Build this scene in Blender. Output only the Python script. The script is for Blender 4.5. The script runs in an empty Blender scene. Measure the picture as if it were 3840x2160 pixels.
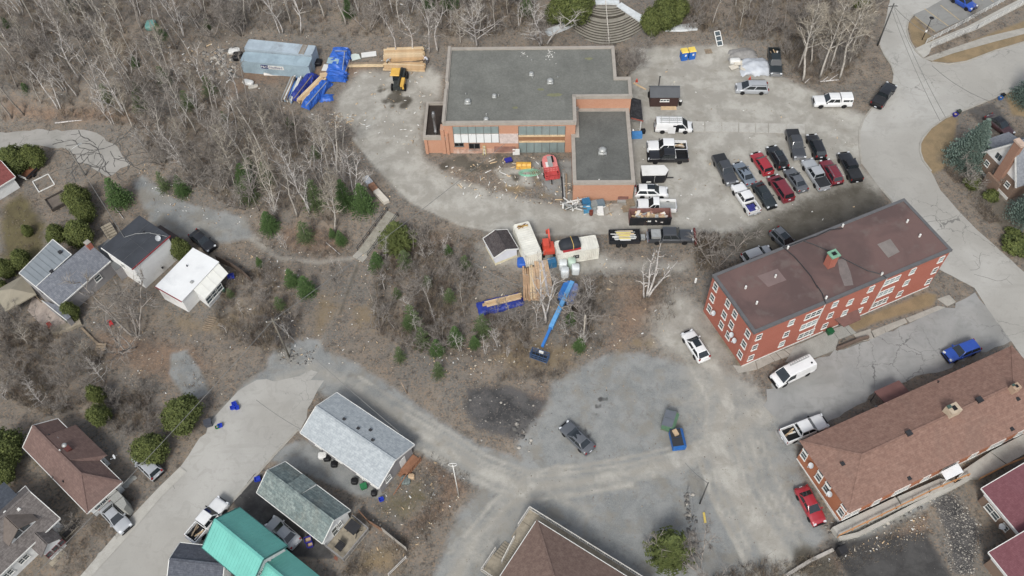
import bpy, bmesh, math, random
import numpy as np
from mathutils import Vector, Matrix
from mathutils.geometry import tessellate_polygon
R = math.radians
SC = bpy.context.scene
COL = SC.collection
# -- camera
CAM_H, CAM_F, CAM_DEP, CAM_ROLL = 102.0, 3280.0, 55.0, -2.5
cd = bpy.data.cameras.new('camera'); cam = bpy.data.objects.new('camera', cd); COL.objects.link(cam)
cd.sensor_width = 36.0; cd.lens = 36.0 * CAM_F / 3840.0; cd.clip_start = 1.0; cd.clip_end = 6000.0
_f = Vector((0, math.cos(R(CAM_DEP)), -math.sin(R(CAM_DEP)))); _r0 = Vector((1, 0, 0)); _u0 = _r0.cross(_f)
_cr, _sr = math.cos(R(CAM_ROLL)), math.sin(R(CAM_ROLL))
CR = _r0 * _cr + _u0 * _sr; CU = -_r0 * _sr + _u0 * _cr; CF = _f; CC = Vector((0, 0, CAM_H))
_m = Matrix((CR, CU, -CF)).transposed().to_4x4(); _m.translation = CC
cam.matrix_world = _m; SC.camera = cam
# -- sky, sun, exposure (overcast)
SUN_EL, SUN_AZ = 47.0, 195.0      # azimuth clockwise from +Y
W = bpy.data.worlds.new('World'); SC.world = W; W.use_nodes = True
_nt = W.node_tree; _bg = _nt.nodes['Background']
_sky = _nt.nodes.new('ShaderNodeTexSky'); _sky.sky_type = 'NISHITA'; _sky.sun_disc = False
_sky.sun_elevation = R(SUN_EL); _sky.sun_rotation = R(SUN_AZ); _sky.air_density = 1.0; _sky.dust_density = 3.0
_hs = _nt.nodes.new('ShaderNodeHueSaturation'); _hs.inputs['Saturation'].default_value = 0.5
_nt.links.new(_sky.outputs[0], _hs.inputs['Color']); _nt.links.new(_hs.outputs[0], _bg.inputs[0]); _bg.inputs[1].default_value = 0.118
sl = bpy.data.lights.new('sun', 'SUN'); sl.energy = 1.5; sl.angle = R(14); sl.color = (1.0, 0.98, 0.95)
sun = bpy.data.objects.new('sun', sl); COL.objects.link(sun)
_sd = Vector((math.sin(R(SUN_AZ)) * math.cos(R(SUN_EL)), math.cos(R(SUN_AZ)) * math.cos(R(SUN_EL)), math.sin(R(SUN_EL))))
sun.rotation_euler = _sd.to_track_quat('Z', 'Y').to_euler(); sun.location = (0, 40, 150)
SC.view_settings.view_transform = 'Standard'; SC.view_settings.look = 'None'; SC.view_settings.gamma = 1.0
SC.view_settings.exposure = 0.66
SC.render.engine = 'CYCLES'
SC.cycles.max_bounces = 5; SC.cycles.diffuse_bounces = 3; SC.cycles.transparent_max_bounces = 6
# -- photo measurement helpers
def T(c, r, x, y): return (960.0 * c + x * 960.0 / 2576.0, 540.0 * r + y * 540.0 / 1449.0)
def D(x, y): return (x * 3840.0 / 2576.0, y * 3840.0 / 2576.0)
def Zm(x0, y0, s, x, y): return (x0 + x / s, y0 + y / s)
def ray(p): return CF + CR * ((p[0] - 1920.0) / CAM_F) - CU * ((p[1] - 1080.0) / CAM_F)
def at(p, z=0.0):
 v = ray(p); return CC + v * ((z - CAM_H) / v.z)
# -- terrain height
_CTRL = [  # overview px, height
 ((200,330),-1.5),((60,420),-2.5),((330,520),-2.6),((470,590),-3),((560,600),-2.8),((250,700),-3),((100,800),-3),((500,780),-3),((700,800),-2.4),
 ((880,700),-2.5),((905,640),-2.6),((985,530),-0.1),((930,440),-0.3),((820,430),-1.2),((650,450),-1.8),((500,330),-0.8),((300,220),0.5),((120,120),2.5),((400,60),3),
 ((700,40),3),((950,40),3.2),((1150,40),3.2),((1350,30),3.4),((1700,40),3),((1900,30),2),((2050,60),0.8),((600,110),1.0),((560,190),0),((700,160),0),((850,110),0.6),((1000,110),0.3),((1130,100),0.3),((1300,100),.2),((1530,110),0),((1700,120),0),
 ((900,200),0),((1000,300),0),((1000,420),0),((1100,480),0),((1250,540),0),((1400,200),0),((1400,400),0),((1550,500),0),((1700,300),0),((1900,200),0),((1900,450),0),((2150,500),0),((1250,640),0),((1450,640),0),((1600,650),0),((1750,620),0),
 ((2000,700),0),((2200,600),0),((2350,700),0),((2250,300),0),((2250,80),0),((2450,120),0.4),((2500,250),0),((2450,450),0),((2550,700),0),((1050,640),-1.2),((1050,740),-1.8),((1200,750),-0.9),((1350,800),-.5),((1500,760),-0.1),((1650,850),0),((1850,900),0),((2100,950),0),((2400,900),0),
 ((950,850),-2),((800,930),-2.3),((600,1010),-2.5),((450,1200),-2.6),((300,1400),-2.7),((100,1200),-2.8),((100,1000),-3),((50,1400),-2.8),((900,1050),-2.1),((1050,1100),-1.6),((1000,900),-1.8),((1150,950),-0.8),((1250,1000),-.3),((1200,1150),-1.2),((1350,1230),-0.9),((1400,1050),-0.5),((1550,950),-.2),((1500,1150),-.5),((1700,1150),-.2),((1200,1350),-1.2),((900,1300),-1.8),((750,1200),-2.2),((700,1400),-2.2),((1000,1430),-1.6),((1400,1420),-1),((1700,1300),-.5),((1900,1200),-.1),((1950,1400),-.4),((2200,1150),0),((2400,1200),-.2),((2200,1400),-.6),((2500,1400),-.6),((2550,1000),0)]
_CTRL += [((1287.5 + (850 - 290*t)*.25, (62 + 262*t)*.25), 2.5 - 3.3*t) for t in (0, .3, .6, 1)] + [((1287.5 + 960*.25, (62 + 405*t)*.25), 2.5 - 3.3*t) for t in (0, .25, .5, .75, 1)] + [((1287.5 + (1050 + 340*t)*.25, (62 + 240*t)*.25), 2.5 - 3.3*t) for t in (.3, .6, 1)]
_cp = np.array([[*at(D(*p), h).to_2d(), h] for p, h in _CTRL])
def hgt_arr(X, Y):
 X = np.asarray(X, float); Y = np.asarray(Y, float); sh = X.shape; X = X.ravel(); Y = Y.ravel(); out = np.empty(X.shape)
 for i in range(0, len(X), 20000):
  d2 = (X[i:i+20000, None] - _cp[None, :, 0]) ** 2 + (Y[i:i+20000, None] - _cp[None, :, 1]) ** 2
  dm = d2.min(1, keepdims=True)
  w = np.exp(-(d2 - dm) / (2 * 4.2 ** 2))
  out[i:i+20000] = (w * _cp[None, :, 2]).sum(1) / w.sum(1) * np.exp(-np.maximum(dm[:, 0] - 900, 0) / 20000)
 return out.reshape(sh)
_GX0, _GY0, _GS = -140.0, 0.0, 0.8
_gx = np.arange(_GX0, 141, _GS); _gy = np.arange(_GY0, 200, _GS)
_HG = hgt_arr(*np.meshgrid(_gx, _gy, indexing='ij'))
for _ in range(6):
 _HG[1:-1, 1:-1] = (_HG[1:-1, 1:-1] * 2 + _HG[2:, 1:-1] + _HG[:-2, 1:-1] + _HG[1:-1, 2:] + _HG[1:-1, :-2]) / 6
def hgt(X, Y):
 fx = np.clip((np.asarray(X, float) - _GX0) / _GS, 0, len(_gx) - 1.001); fy = np.clip((np.asarray(Y, float) - _GY0) / _GS, 0, len(_gy) - 1.001)
 i = fx.astype(int); j = fy.astype(int); a = fx - i; b = fy - j
 return _HG[i, j] * (1-a) * (1-b) + _HG[i+1, j] * a * (1-b) + _HG[i, j+1] * (1-a) * b + _HG[i+1, j+1] * a * b
def hz(x, y): return float(hgt(x, y))
def gp(p, dz=0.0):
 z = 0.0
 for _ in range(10):
  q = at(p, z + dz); z = hz(q.x, q.y)
 q = at(p, z + dz); return q
def g2(p, dz=0.0): q = gp(p, dz); return (q.x, q.y)
# -- object helpers
def tag(o, label=None, cat=None, group=None, kind=None):
 if label: o['label'] = label
 if cat: o['category'] = cat
 if group: o['group'] = group
 if kind: o['kind'] = kind
 return o
def empty(name, loc=(0, 0, 0), rz=0.0, label=None, cat=None, group=None):
 o = bpy.data.objects.new(name, None); COL.objects.link(o); o.location = loc; o.rotation_euler = (0, 0, rz); o.empty_display_size = .2
 return tag(o, label, cat, group)
def link(name, me, parent=None, mat4=None, mats=None):
 o = bpy.data.objects.new(name, me); COL.objects.link(o)
 if parent: o.parent = parent
 if mat4 is not None: o.matrix_local = mat4
 return o
class MB:
 def __init__(s): s.v = []; s.f = []; s.m = []; s.ci = 0
 def mi(s, i): s.ci = i; return s
 def add(s, vs, fs):
  n = len(s.v); s.v += [tuple(a) for a in vs]; s.f += [tuple(n + i for i in f) for f in fs]; s.m += [s.ci] * len(fs); return s
 def box(s, c, d, rz=0.0, tap=1.0):
  x, y, z = d[0] / 2, d[1] / 2, d[2] / 2; k = tap; cs, sn = math.cos(rz), math.sin(rz)
  P = [(-x, -y, -z), (x, -y, -z), (x, y, -z), (-x, y, -z), (-x*k, -y*k, z), (x*k, -y*k, z), (x*k, y*k, z), (-x*k, y*k, z)]
  return s.add([(c[0] + a*cs - b*sn, c[1] + a*sn + b*cs, c[2] + e) for a, b, e in P], [(3,2,1,0), (4,5,6,7), (0,1,5,4), (1,2,6,5), (2,3,7,6), (3,0,4,7)])
 def b2(s, a, b): return s.box([(a[i] + b[i]) / 2 for i in range(3)], [abs(b[i] - a[i]) for i in range(3)])
 def bar(s, p, q, w, h=None, up=(0, 0, 1)):
  p = Vector(p); q = Vector(q); d = (q - p); 
  if d.length < 1e-6: return s
  d.normalize(); u = Vector(up)
  if abs(d.dot(u)) > .98: u = Vector((0, 1, 0)) if abs(d.y) < .9 else Vector((1, 0, 0))
  x = d.cross(u).normalized(); y = x.cross(d); h = h or w; x *= w / 2; y *= h / 2
  P = [p - x - y, p + x - y, p + x + y, p - x + y, q - x - y, q + x - y, q + x + y, q - x + y]
  return s.add(P, [(3,2,1,0), (4,5,6,7), (0,1,5,4), (1,2,6,5), (2,3,7,6), (3,0,4,7)])
 def tube(s, pts, rs, n=6, cap=True):
  pts = [Vector(p) for p in pts]
  if not hasattr(rs, '__len__'): rs = [rs] * len(pts)
  rings = []; ref = Vector((0.3, 0.2, 1))
  for i, p in enumerate(pts):
   d = (pts[min(i+1, len(pts)-1)] - pts[max(i-1, 0)])
   d = d.normalized() if d.length > 1e-9 else Vector((0,0,1))
   if abs(d.dot(ref.normalized())) > .97: rf = Vector((1, 0, 0))
   else: rf = ref
   x = d.cross(rf).normalized(); y = d.cross(x)
   rings.append([p + x * (rs[i] * math.cos(2*math.pi*k/n)) + y * (rs[i] * math.sin(2*math.pi*k/n)) for k in range(n)])
  vs = [v for r in rings for v in r]; fs = []
  for i in range(len(pts) - 1):
   for k in range(n): fs.append((i*n+k, i*n+(k+1) % n, (i+1)*n+(k+1) % n, (i+1)*n+k))
  if cap: fs += [tuple(range(n-1, -1, -1)), tuple((len(pts)-1)*n + k for k in range(n))]
  return s.add(vs, fs)
 def lathe(s, prof, c=(0, 0, 0), n=12):
  vs = [(c[0] + r*math.cos(2*math.pi*k/n), c[1] + r*math.sin(2*math.pi*k/n), c[2] + z) for r, z in prof for k in range(n)]
  fs = [(i*n+k, i*n+(k+1) % n, (i+1)*n+(k+1) % n, (i+1)*n+k) for i in range(len(prof)-1) for k in range(n)]
  fs += [tuple(range(n-1, -1, -1)), tuple((len(prof)-1)*n + k for k in range(n))]
  return s.add(vs, fs)
 def prism(s, poly, z0, z1):
  n = len(poly); vs = [(x, y, z0) for x, y in poly] + [(x, y, z1) for x, y in poly]
  return s.add(vs, [tuple(range(n-1, -1, -1)), tuple(range(n, 2*n))] + [(i, (i+1) % n, n + (i+1) % n, n + i) for i in range(n)])
 def slab(s, pts, t):
  P = [Vector(p) for p in pts]; nrm = (P[1]-P[0]).cross(P[2]-P[0]).normalized(); n = len(P)
  vs = P + [p - nrm * t for p in P]
  return s.add(vs, [tuple(range(n)), tuple(range(2*n-1, n-1, -1))] + [(i, n+i, n+(i+1) % n, (i+1) % n) for i in range(n)])
 def mesh(s, name, mats, smooth=False):
  me = bpy.data.meshes.new(name); me.from_pydata(s.v, [], s.f)
  for m in (mats if isinstance(mats, (list, tuple)) else [mats]): me.materials.append(m)
  if any(s.m): me.polygons.foreach_set('material_index', s.m)
  if smooth: me.polygons.foreach_set('use_smooth', [True] * len(s.f))
  me.update(); return me
 def build(s, name, mats, parent=None, smooth=False, mat4=None):
  return link(name, s.mesh(name, mats, smooth), parent, mat4)
def np_mesh(name, V, F, mat, smooth=False, fm=None):
 me = bpy.data.meshes.new(name); V = np.ascontiguousarray(V, np.float32); F = np.ascontiguousarray(F, np.int32); k = F.shape[1]
 me.vertices.add(len(V)); me.vertices.foreach_set('co', V.ravel()); me.loops.add(F.size); me.loops.foreach_set('vertex_index', F.ravel())
 me.polygons.add(len(F)); me.polygons.foreach_set('loop_start', np.arange(0, F.size, k, dtype=np.int32)); me.polygons.foreach_set('loop_total', np.full(len(F), k, np.int32))
 for m in (mat if isinstance(mat, (list, tuple)) else [mat]): me.materials.append(m)
 if fm is not None: me.polygons.foreach_set('material_index', np.ascontiguousarray(fm, np.int32))
 if smooth: me.polygons.foreach_set('use_smooth', np.ones(len(F), bool))
 me.update(calc_edges=True); return me
# -- materials
ALB = 0.80
def lin(c, k=ALB):
 r = []
 for v in c[:3]:
  v = v / 255.0; r.append(k * (v / 12.92 if v <= .04045 else ((v + .055) / 1.055) ** 2.4))
 g = .3 * r[0] + .55 * r[1] + .15 * r[2]; r = [v * .86 + g * .14 for v in r]
 return (*r, 1.0)
class N:
 def __init__(s, name):
  s.m = bpy.data.materials.new(name); s.m.use_nodes = True; s.t = s.m.node_tree; s.b = s.t.nodes['Principled BSDF']
  s.co = None
 def n(s, typ, **kw):
  x = s.t.nodes.new(typ)
  for k, v in kw.items(): setattr(x, k, v)
  return x
 def l(s, a, b): s.t.links.new(a, b)
 def coord(s, kind='Object'):
  c = s.n('ShaderNodeTexCoord'); return c.outputs[kind]
 def pos(s):
  if s.co is None: s.co = s.n('ShaderNodeNewGeometry').outputs['Position']
  return s.co
 def mapping(s, v, scale=(1, 1, 1), rot=(0, 0, 0)):
  m = s.n('ShaderNodeMapping'); s.l(v, m.inputs['Vector']); m.inputs['Scale'].default_value = scale; m.inputs['Rotation'].default_value = rot; return m.outputs[0]
 def noise(s, v, scale, det=4, rough=.6, dist=0.0):
  x = s.n('ShaderNodeTexNoise'); s.l(v, x.inputs['Vector']); x.inputs['Scale'].default_value = scale; x.inputs['Detail'].default_value = det; x.inputs['Roughness'].default_value = rough; x.inputs['Distortion'].default_value = dist
  return x.outputs[0]
 def voro(s, v, scale, feat='F1', out='Distance'):
  x = s.n('ShaderNodeTexVoronoi'); x.feature = feat; s.l(v, x.inputs['Vector']); x.inputs['Scale'].default_value = scale; return x.outputs[out]
 def ramp(s, v, stops, interp='LINEAR'):
  x = s.n('ShaderNodeValToRGB'); x.color_ramp.interpolation = interp; e = x.color_ramp.elements
  while len(e) < len(stops): e.new(.5)
  for i, (p, c) in enumerate(stops): e[i].position = p; e[i].color = c if hasattr(c, '__len__') else (c, c, c, 1)
  s.l(v, x.inputs[0]); return x.outputs[0]
 def mix(s, f, a, b, mode='MIX'):
  x = s.n('ShaderNodeMix'); x.data_type = 'RGBA'; x.blend_type = mode
  for v, i in ((f, 0), (a, 6), (b, 7)):
   if isinstance(v, (int, float)): x.inputs[i].default_value = v
   elif isinstance(v, tuple): x.inputs[i].default_value = v
   else: s.l(v, x.inputs[i])
  return x.outputs[2]
 def math(s, op, a, b=0.0, c=None):
  x = s.n('ShaderNodeMath'); x.operation = op
  for i, v in enumerate((a, b) if c is None else (a, b, c)):
   if isinstance(v, (int, float)): x.inputs[i].default_value = v
   else: s.l(v, x.inputs[i])
  return x.outputs[0]
 def mr(s, v, a, b, c=0.0, d=1.0, smooth=True):
  x = s.n('ShaderNodeMapRange'); x.interpolation_type = 'SMOOTHSTEP' if smooth else 'LINEAR'; s.l(v, x.inputs[0])
  for i, k in enumerate((a, b, c, d)): x.inputs[i + 1].default_value = k
  return x.outputs[0]
 def bump(s, h, strength=.3, dist=.05):
  x = s.n('ShaderNodeBump'); x.inputs['Strength'].default_value = strength; x.inputs['Distance'].default_value = dist; s.l(h, x.inputs['Height']); s.l(x.outputs[0], s.b.inputs['Normal'])
 def done(s, col=None, rough=.85, metal=0.0, spec=.3, coat=0.0):
  if col is not None:
   if isinstance(col, tuple): s.b.inputs['Base Color'].default_value = col
   else: s.l(col, s.b.inputs['Base Color'])
  if isinstance(rough, (int, float)): s.b.inputs['Roughness'].default_value = rough
  else: s.l(rough, s.b.inputs['Roughness'])
  s.b.inputs['Metallic'].default_value = metal; s.b.inputs['Specular IOR Level'].default_value = spec
  s.b.inputs['Coat Weight'].default_value = coat; s.b.inputs['Coat Roughness'].default_value = .08
  return s.m
_MC = {}
def M(name, rgb, rough=.75, var=.18, scale=1.2, metal=0.0, spec=.3, coat=0.0, fine=0.0, dirt=None, dirt_amt=0.4, bump=0.0):
 if name in _MC: return _MC[name]
 s = N(name); p = s.coord('Object'); c = lin(rgb)
 n1 = s.noise(p, scale, 5, .62)
 dk = tuple(max(0, x * (1 - var)) for x in c[:3]) + (1,); lt = tuple(min(.92, x * (1 + var)) for x in c[:3]) + (1,)
 col = s.mix(s.mr(n1, .3, .7), dk, lt)
 if fine:
  n2 = s.noise(p, scale * 14, 3, .7); col = s.mix(fine, col, s.ramp(n2, [(.3, .12), (.7, .9)]), 'OVERLAY')
 if dirt: col = s.mix(s.math('MULTIPLY', s.mr(s.noise(p, scale * .7, 6, .7, .4), .5, .72), dirt_amt), col, lin(dirt))
 if bump: s.bump(s.noise(p, scale * 6, 4, .6), bump, .03)
 m = s.done(col, rough, metal, spec, coat); _MC[name] = m; return m
# == ground sheet
def poly_sd(X, Y, poly):
 P = np.array(poly); Q = np.roll(P, -1, 0); d = np.full(X.shape, 1e9); ins = np.zeros(X.shape, bool)
 for (ax, ay), (bx, by) in zip(P, Q):
  ex, ey = bx - ax, by - ay; L = ex * ex + ey * ey + 1e-12
  t = np.clip(((X - ax) * ex + (Y - ay) * ey) / L, 0, 1); d = np.minimum(d, (X - ax - t * ex) ** 2 + (Y - ay - t * ey) ** 2)
  c = ((ay > Y) != (by > Y)); xi = ax + (Y - ay) * ex / (ey if abs(ey) > 1e-12 else 1e-12); ins ^= c & (X < xi)
 d = np.sqrt(d); return np.where(ins, d, -d)
def line_d(X, Y, pts, ws):
 d = np.full(X.shape, 1e9)
 for i in range(len(pts) - 1):
  (ax, ay), (bx, by) = pts[i], pts[i+1]; ex, ey = bx - ax, by - ay; L = ex*ex + ey*ey + 1e-12
  t = np.clip(((X - ax) * ex + (Y - ay) * ey) / L, 0, 1); w = ws[i] + (ws[i+1] - ws[i]) * t
  d = np.minimum(d, np.hypot(X - ax - t*ex, Y - ay - t*ey) - w / 2)
 return d
_fx = np.arange(-112, 112.01, .32); _fy = np.arange(16, 152.01, .32)
_xs = np.concatenate([[-2500, -1200, -600, -300, -200, -150, -125], _fx, [125, 150, 200, 300, 600, 1200, 2500]])
_ys = np.concatenate([[-800, -400, -150, -60, -20, 5], _fy, [160, 175, 195, 230, 300, 500, 900, 1600, 3000]])
GX, GY = np.meshgrid(_xs, _ys, indexing='ij'); GZ = hgt(GX, GY)
_core = (GX > -115) & (GX < 115) & (GY > 14) & (GY < 154)
MSK = {k: np.zeros(GX.shape) for k in ('dirt', 'gravel', 'mud', 'straw', 'lawn', 'rock', 'rust', 'tar')}
_rs = np.random.RandomState(5)
def soft(d, s): return np.clip(.5 + d / (2 * s), 0, 1)
def paint_poly(k, pts, s=1.0, v=1.0, zone=D): MSK[k] = np.maximum(MSK[k], v * soft(poly_sd(GX, GY, [g2(zone(*p)) for p in pts]), s))
def paint_line(k, pts, w, s=.6, v=1.0, zone=D, erase=False):
 if not hasattr(w, '__len__'): w = [w] * len(pts)
 m = v * soft(-line_d(GX, GY, [g2(zone(*p)) for p in pts], w), s)
 MSK[k] = MSK[k] * (1 - m) if erase else np.maximum(MSK[k], m)
def ruts(k, pts, span, n, w=(.3, .9), v=.8, seed=1):
 rr = random.Random(seed); P = [Vector(g2(D(*p))) for p in pts]
 for _ in range(n):
  off = rr.uniform(-span, span); a = rr.uniform(0, .5); b = a + rr.uniform(.25, .7); Q = []
  for i, p in enumerate(P):
   t = i / (len(P) - 1)
   if t < a - .2 or t > b + .2: continue
   dd = (P[min(i+1, len(P)-1)] - P[max(i-1, 0)]).normalized(); Q.append((p.x - dd.y * off + rr.uniform(-.2, .2), p.y + dd.x * off + rr.uniform(-.2, .2)))
  if len(Q) > 1:
   m = v * rr.uniform(.5, 1) * soft(-line_d(GX, GY, Q, [rr.uniform(*w)] * len(Q)), .3); MSK[k] = np.maximum(MSK[k], m)
def blot(k, c, r, v=1.0, s=.8, n=5, seed=0):
 rr = random.Random(hash((c, seed)) & 0xffff); q = gp(D(*c))
 for _ in range(n):
  dx, dy = rr.gauss(0, r * .5), rr.gauss(0, r * .5); d = np.hypot(GX - q.x - dx, (GY - q.y - dy)) ; MSK[k] = np.maximum(MSK[k], v * soft(r * rr.uniform(.3, .8) - d, s))
paint_poly('dirt', [(858,232),(905,180),(1000,178),(1085,168),(1112,190),(1108,250),(1068,262),(1062,390),(1130,440),(1240,480),(1420,520),(1440,560),(1420,585),(1300,570),(1180,565),(1085,520),(1000,440),(940,380),(890,330),(840,280)], 1.6)
paint_line('dirt', [(900,255),(930,330),(985,400),(1065,480),(1180,530),(1300,556),(1430,560),(1560,548)], [5,5,6,6,5.5,5,5,5], 1.6)
paint_poly('dirt', [(1590,120),(1850,115),(1960,190),(2040,225),(2180,290),(2190,320),(2165,420),(2225,470),(2190,520),(2060,560),(1930,610),(1830,600),(1745,590),(1590,580),(1450,570),(1560,540)], 1.5)
ruts('mud', [(900,225),(930,330),(985,400),(1065,480),(1180,530),(1300,556),(1560,548),(1800,520)], 2.4, 10, (.2, .4), .35, 21); ruts('mud', [(1620,340),(1800,300),(2000,290),(2180,330)], 7, 12, (.25, .5), .35, 22); ruts('mud', [(1600,450),(1750,420),(1780,540),(1650,560)], 6, 10, (.25, .5), .35, 23)
for c, r in (((1690,230),1.2),((1790,255),1),((1845,285),1.2),((2010,330),1.4),((2100,340),1.2),((1960,250),1.2),((1740,480),1.5),((1650,500),1.2)): blot('straw', c, r, .45, 1, 5)
ruts('dirt', [(880,210),(930,330),(985,400),(1065,480),(1180,530),(1300,556),(1560,548)], 2.6, 16, seed=3)
paint_poly('mud', [(1990,505),(2080,470),(2170,440),(2215,480),(2240,520),(2150,580),(1990,640),(1880,650),(1800,610),(1870,570)], 2.2, .8)
paint_poly('mud', [(2060,395),(2100,400),(2170,470),(2120,490),(2050,440)], 1.5, .5)
for c, r in (((985,250),1.6),((1010,262),1.3),((960,225),.7),((1000,230),.8)): blot('mud', c, r, .9, .6, 6)
for c, r in (((1160,405),1.6),((1215,415),1.6),((1130,412),1.1),((1290,440),.9),((1250,395),1.0)): blot('mud', c, r, .95, .6, 5)
for c, r in (((1180,470),1.5),((1300,470),2),((1370,480),1.5),((1240,500),1.6),((1330,430),1.3)): blot('straw', c, r, .7, .9, 4)
paint_poly('dirt', [(1240,425),(1330,420),(1345,470),(1270,470)], .8, .9)
paint_poly('gravel', [(1310,405),(1450,395),(1440,510),(1370,490),(1350,430)], 1.2, .75)
paint_poly('gravel', [(1700,200),(1860,200),(1850,300),(1700,290)], 2.5, .35)
paint_poly('dirt', [(1190,610),(1300,600),(1520,620),(1560,640),(1700,650),(1760,640),(1730,700),(1560,690),(1450,700),(1330,690),(1220,680)], 1.8, .62)
paint_poly('gravel', [(1380,600),(1560,640),(1640,680),(1520,720),(1400,690)], 2, .5)
paint_poly('dirt', [(1690,700),(1770,760),(1830,850),(1870,900),(1800,960),(1700,920),(1640,880),(1610,800)], 2.5, .7)
paint_poly('gravel', [(1390,960),(1450,930),(1530,890),(1620,890),(1740,920),(1880,960),(1990,1060),(2010,1180),(2080,1350),(1990,1440),(1760,1470),(1500,1470),(1180,1470),(1080,1470),(1150,1300),(1210,1230),(1330,1200),(1300,1120),(1380,1020)], 1.6)
paint_line('gravel', [(640,985),(760,915),(850,950),(950,1010),(1060,1085),(1180,1160),(1330,1225)], [4,6,6,5.5,5,5,6], 1.3)
paint_line('gravel', [(720,905),(770,890)], 5, 1.2)
paint_poly('gravel', [(430,890),(470,880),(505,930),(530,990),(470,1010),(425,940)], .8, .95)
paint_poly('gravel', [(520,1060),(590,990),(660,950),(560,1050),(520,1100)], 1, .8)
for pts, w in (([(880,975),(980,1040),(1090,1110),(1200,1180),(1320,1228),(1450,1215),(1580,1190),(1700,1165),(1800,1120),(1900,1040)], [1.5,2,2,2.2,2.6,2.2,2.4,3,3,3]),
               ([(1330,1228),(1270,1280),(1200,1350),(1150,1449)], [2.5,2.2,2,2.5]), ([(1800,1100),(1830,1010),(1800,930),(1740,880)], [3,3,3,2.5]),
               ([(1800,1120),(1850,1230),(1930,1360),(1990,1440)], [3.5,4,4,4]), ([(1380,1240),(1480,1290)], [1.5,1])):
 paint_line('dirt', pts, w, 1.2, .8)
ruts('dirt', [(880,975),(980,1040),(1090,1110),(1200,1180),(1320,1228),(1450,1215),(1580,1190),(1700,1165),(1800,1120)], 2.4, 18, v=.7, seed=8)
paint_poly('dirt', [(1640,960),(1760,900),(1880,960),(1980,1060),(2000,1200),(2080,1380),(1950,1449),(1850,1300),(1760,1200),(1700,1080)], 4, .5); paint_poly('rust', [(1520,700),(1700,720),(1720,800),(1600,900),(1480,930),(1500,800)], 4, .6); paint_poly('dirt', [(1080,1449),(1170,1310),(1330,1230),(1420,1240),(1340,1300),(1240,1449)], 2, .55)
for c, r in (((1580,880),2),((1620,920),1.6),((1660,860),1.8),((1420,960),1.5),((1390,1100),1.8),((1760,1000),1.5),((1700,1060),1.2)): blot('straw', c, r, .6, 1.2, 5)
ruts('dirt', [(1420,1205),(1330,1240),(1270,1290),(1200,1370),(1140,1470)], 2.5, 16, v=.7, seed=9)
ruts('dirt', [(1780,900),(1830,1000),(1830,1110),(1870,1230),(1940,1360),(1990,1449)], 4.5, 26, v=.75, seed=10)
ruts('mud', [(1400,1210),(1320,1240),(1250,1310),(1180,1400),(1140,1470)], 2.2, 9, (.2, .45), .35, 24); ruts('mud', [(960,1030),(1090,1110),(1200,1180),(1320,1228),(1580,1190),(1800,1110)], 2.4, 9, (.2, .45), .3, 25)
ruts('mud', [(1780,900),(1830,1000),(1830,1110),(1870,1230),(1940,1360),(1990,1449)], 5, 12, w=(.2, .5), v=.4, seed=11)
paint_poly('mud', [(1405,1190),(1500,1165),(1560,1180),(1520,1215),(1440,1230)], 1.5, .35)
for c, r in (((1511,1005),.7),((1505,1022),.5),((1500,1042),.3),((1472,1083),.4),((1480,1095),.4),((1470,1070),.25)): blot('tar', c, r*.7, .9, .4, 6)
blot('mud', (2045,1420), 2.2, .9, 1, 5)
paint_poly('dirt', [(1730,760),(1830,880),(1900,940),(1960,1010),(1990,1080),(1900,1120),(1790,1040),(1700,950)], 2.2, .55)
paint_poly('lawn', [(1800,800),(1850,860),(1880,920),(1860,930),(1800,860)], .7, .7)
paint_poly('straw', [(2030,860),(2160,800),(2330,735),(2360,740),(2350,770),(2200,815),(2050,880)], .6, .9)
paint_poly('tar', [(2070,1360),(2200,1340),(2330,1330),(2400,1449),(2410,1490),(2150,1490)], 1.6, .85)
paint_poly('rust', [(2000,1440),(2100,1400),(2200,1370),(2330,1300),(2330,1340),(2220,1390),(2100,1440)], 1.5, .9)
paint_poly('rock', [(2330,1230),(2400,1240),(2470,1330),(2450,1449),(2400,1449),(2380,1340)], 1.2, .85)
paint_poly('gravel', [(2080,1340),(2200,1310),(2400,1200),(2420,1215),(2300,1300),(2120,1390)], 1, .8)
paint_poly('straw', [(1960,1390),(2080,1395),(2000,1449),(1850,1449)], 1.5, .6)
paint_poly('straw', [(2290,395),(2310,340),(2390,290),(2410,300),(2390,420),(2340,440)], .7, .95)
paint_poly('straw', [(2525,235),(2600,225),(2600,300),(2545,290)], .7, .9)
paint_poly('straw', [(2283,60),(2300,42),(2360,110),(2330,130),(2295,110)], .5, .95)
paint_poly('straw', [(2330,155),(2480,105),(2600,75),(2600,95),(2420,160)], .5, .95)
paint_poly('straw', [(2440,100),(2600,40),(2600,80),(2450,120)], .6, .7)
paint_poly('mud', [(2340,395),(2420,470),(2560,640),(2600,680),(2600,600),(2480,430),(2400,350)], 1.2, .6)
paint_poly('tar', [(2420,275),(2500,250),(2570,330),(2480,345)], .8, .55)
paint_poly('gravel', [(330,460),(360,440),(420,490),(500,520),(620,545),(640,600),(560,610),(450,600),(380,560)], 1.3, .95)
paint_poly('dirt', [(410,540),(520,545),(630,580),(600,600),(480,585)], 1.5, .45)
paint_line('dirt', [(640,600),(700,650),(800,660),(905,645)], [2.5,1.2,1.4,1.4], .9, .6)
paint_line('dirt', [(905,645),(880,700),(865,760),(830,820),(790,890)], [1.5,1.2,1.2,1.2,1.5], .8, .45)
paint_line('mud', [(905,650),(880,720),(855,790)], [.6,.7,.6], .5, .8)
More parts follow.
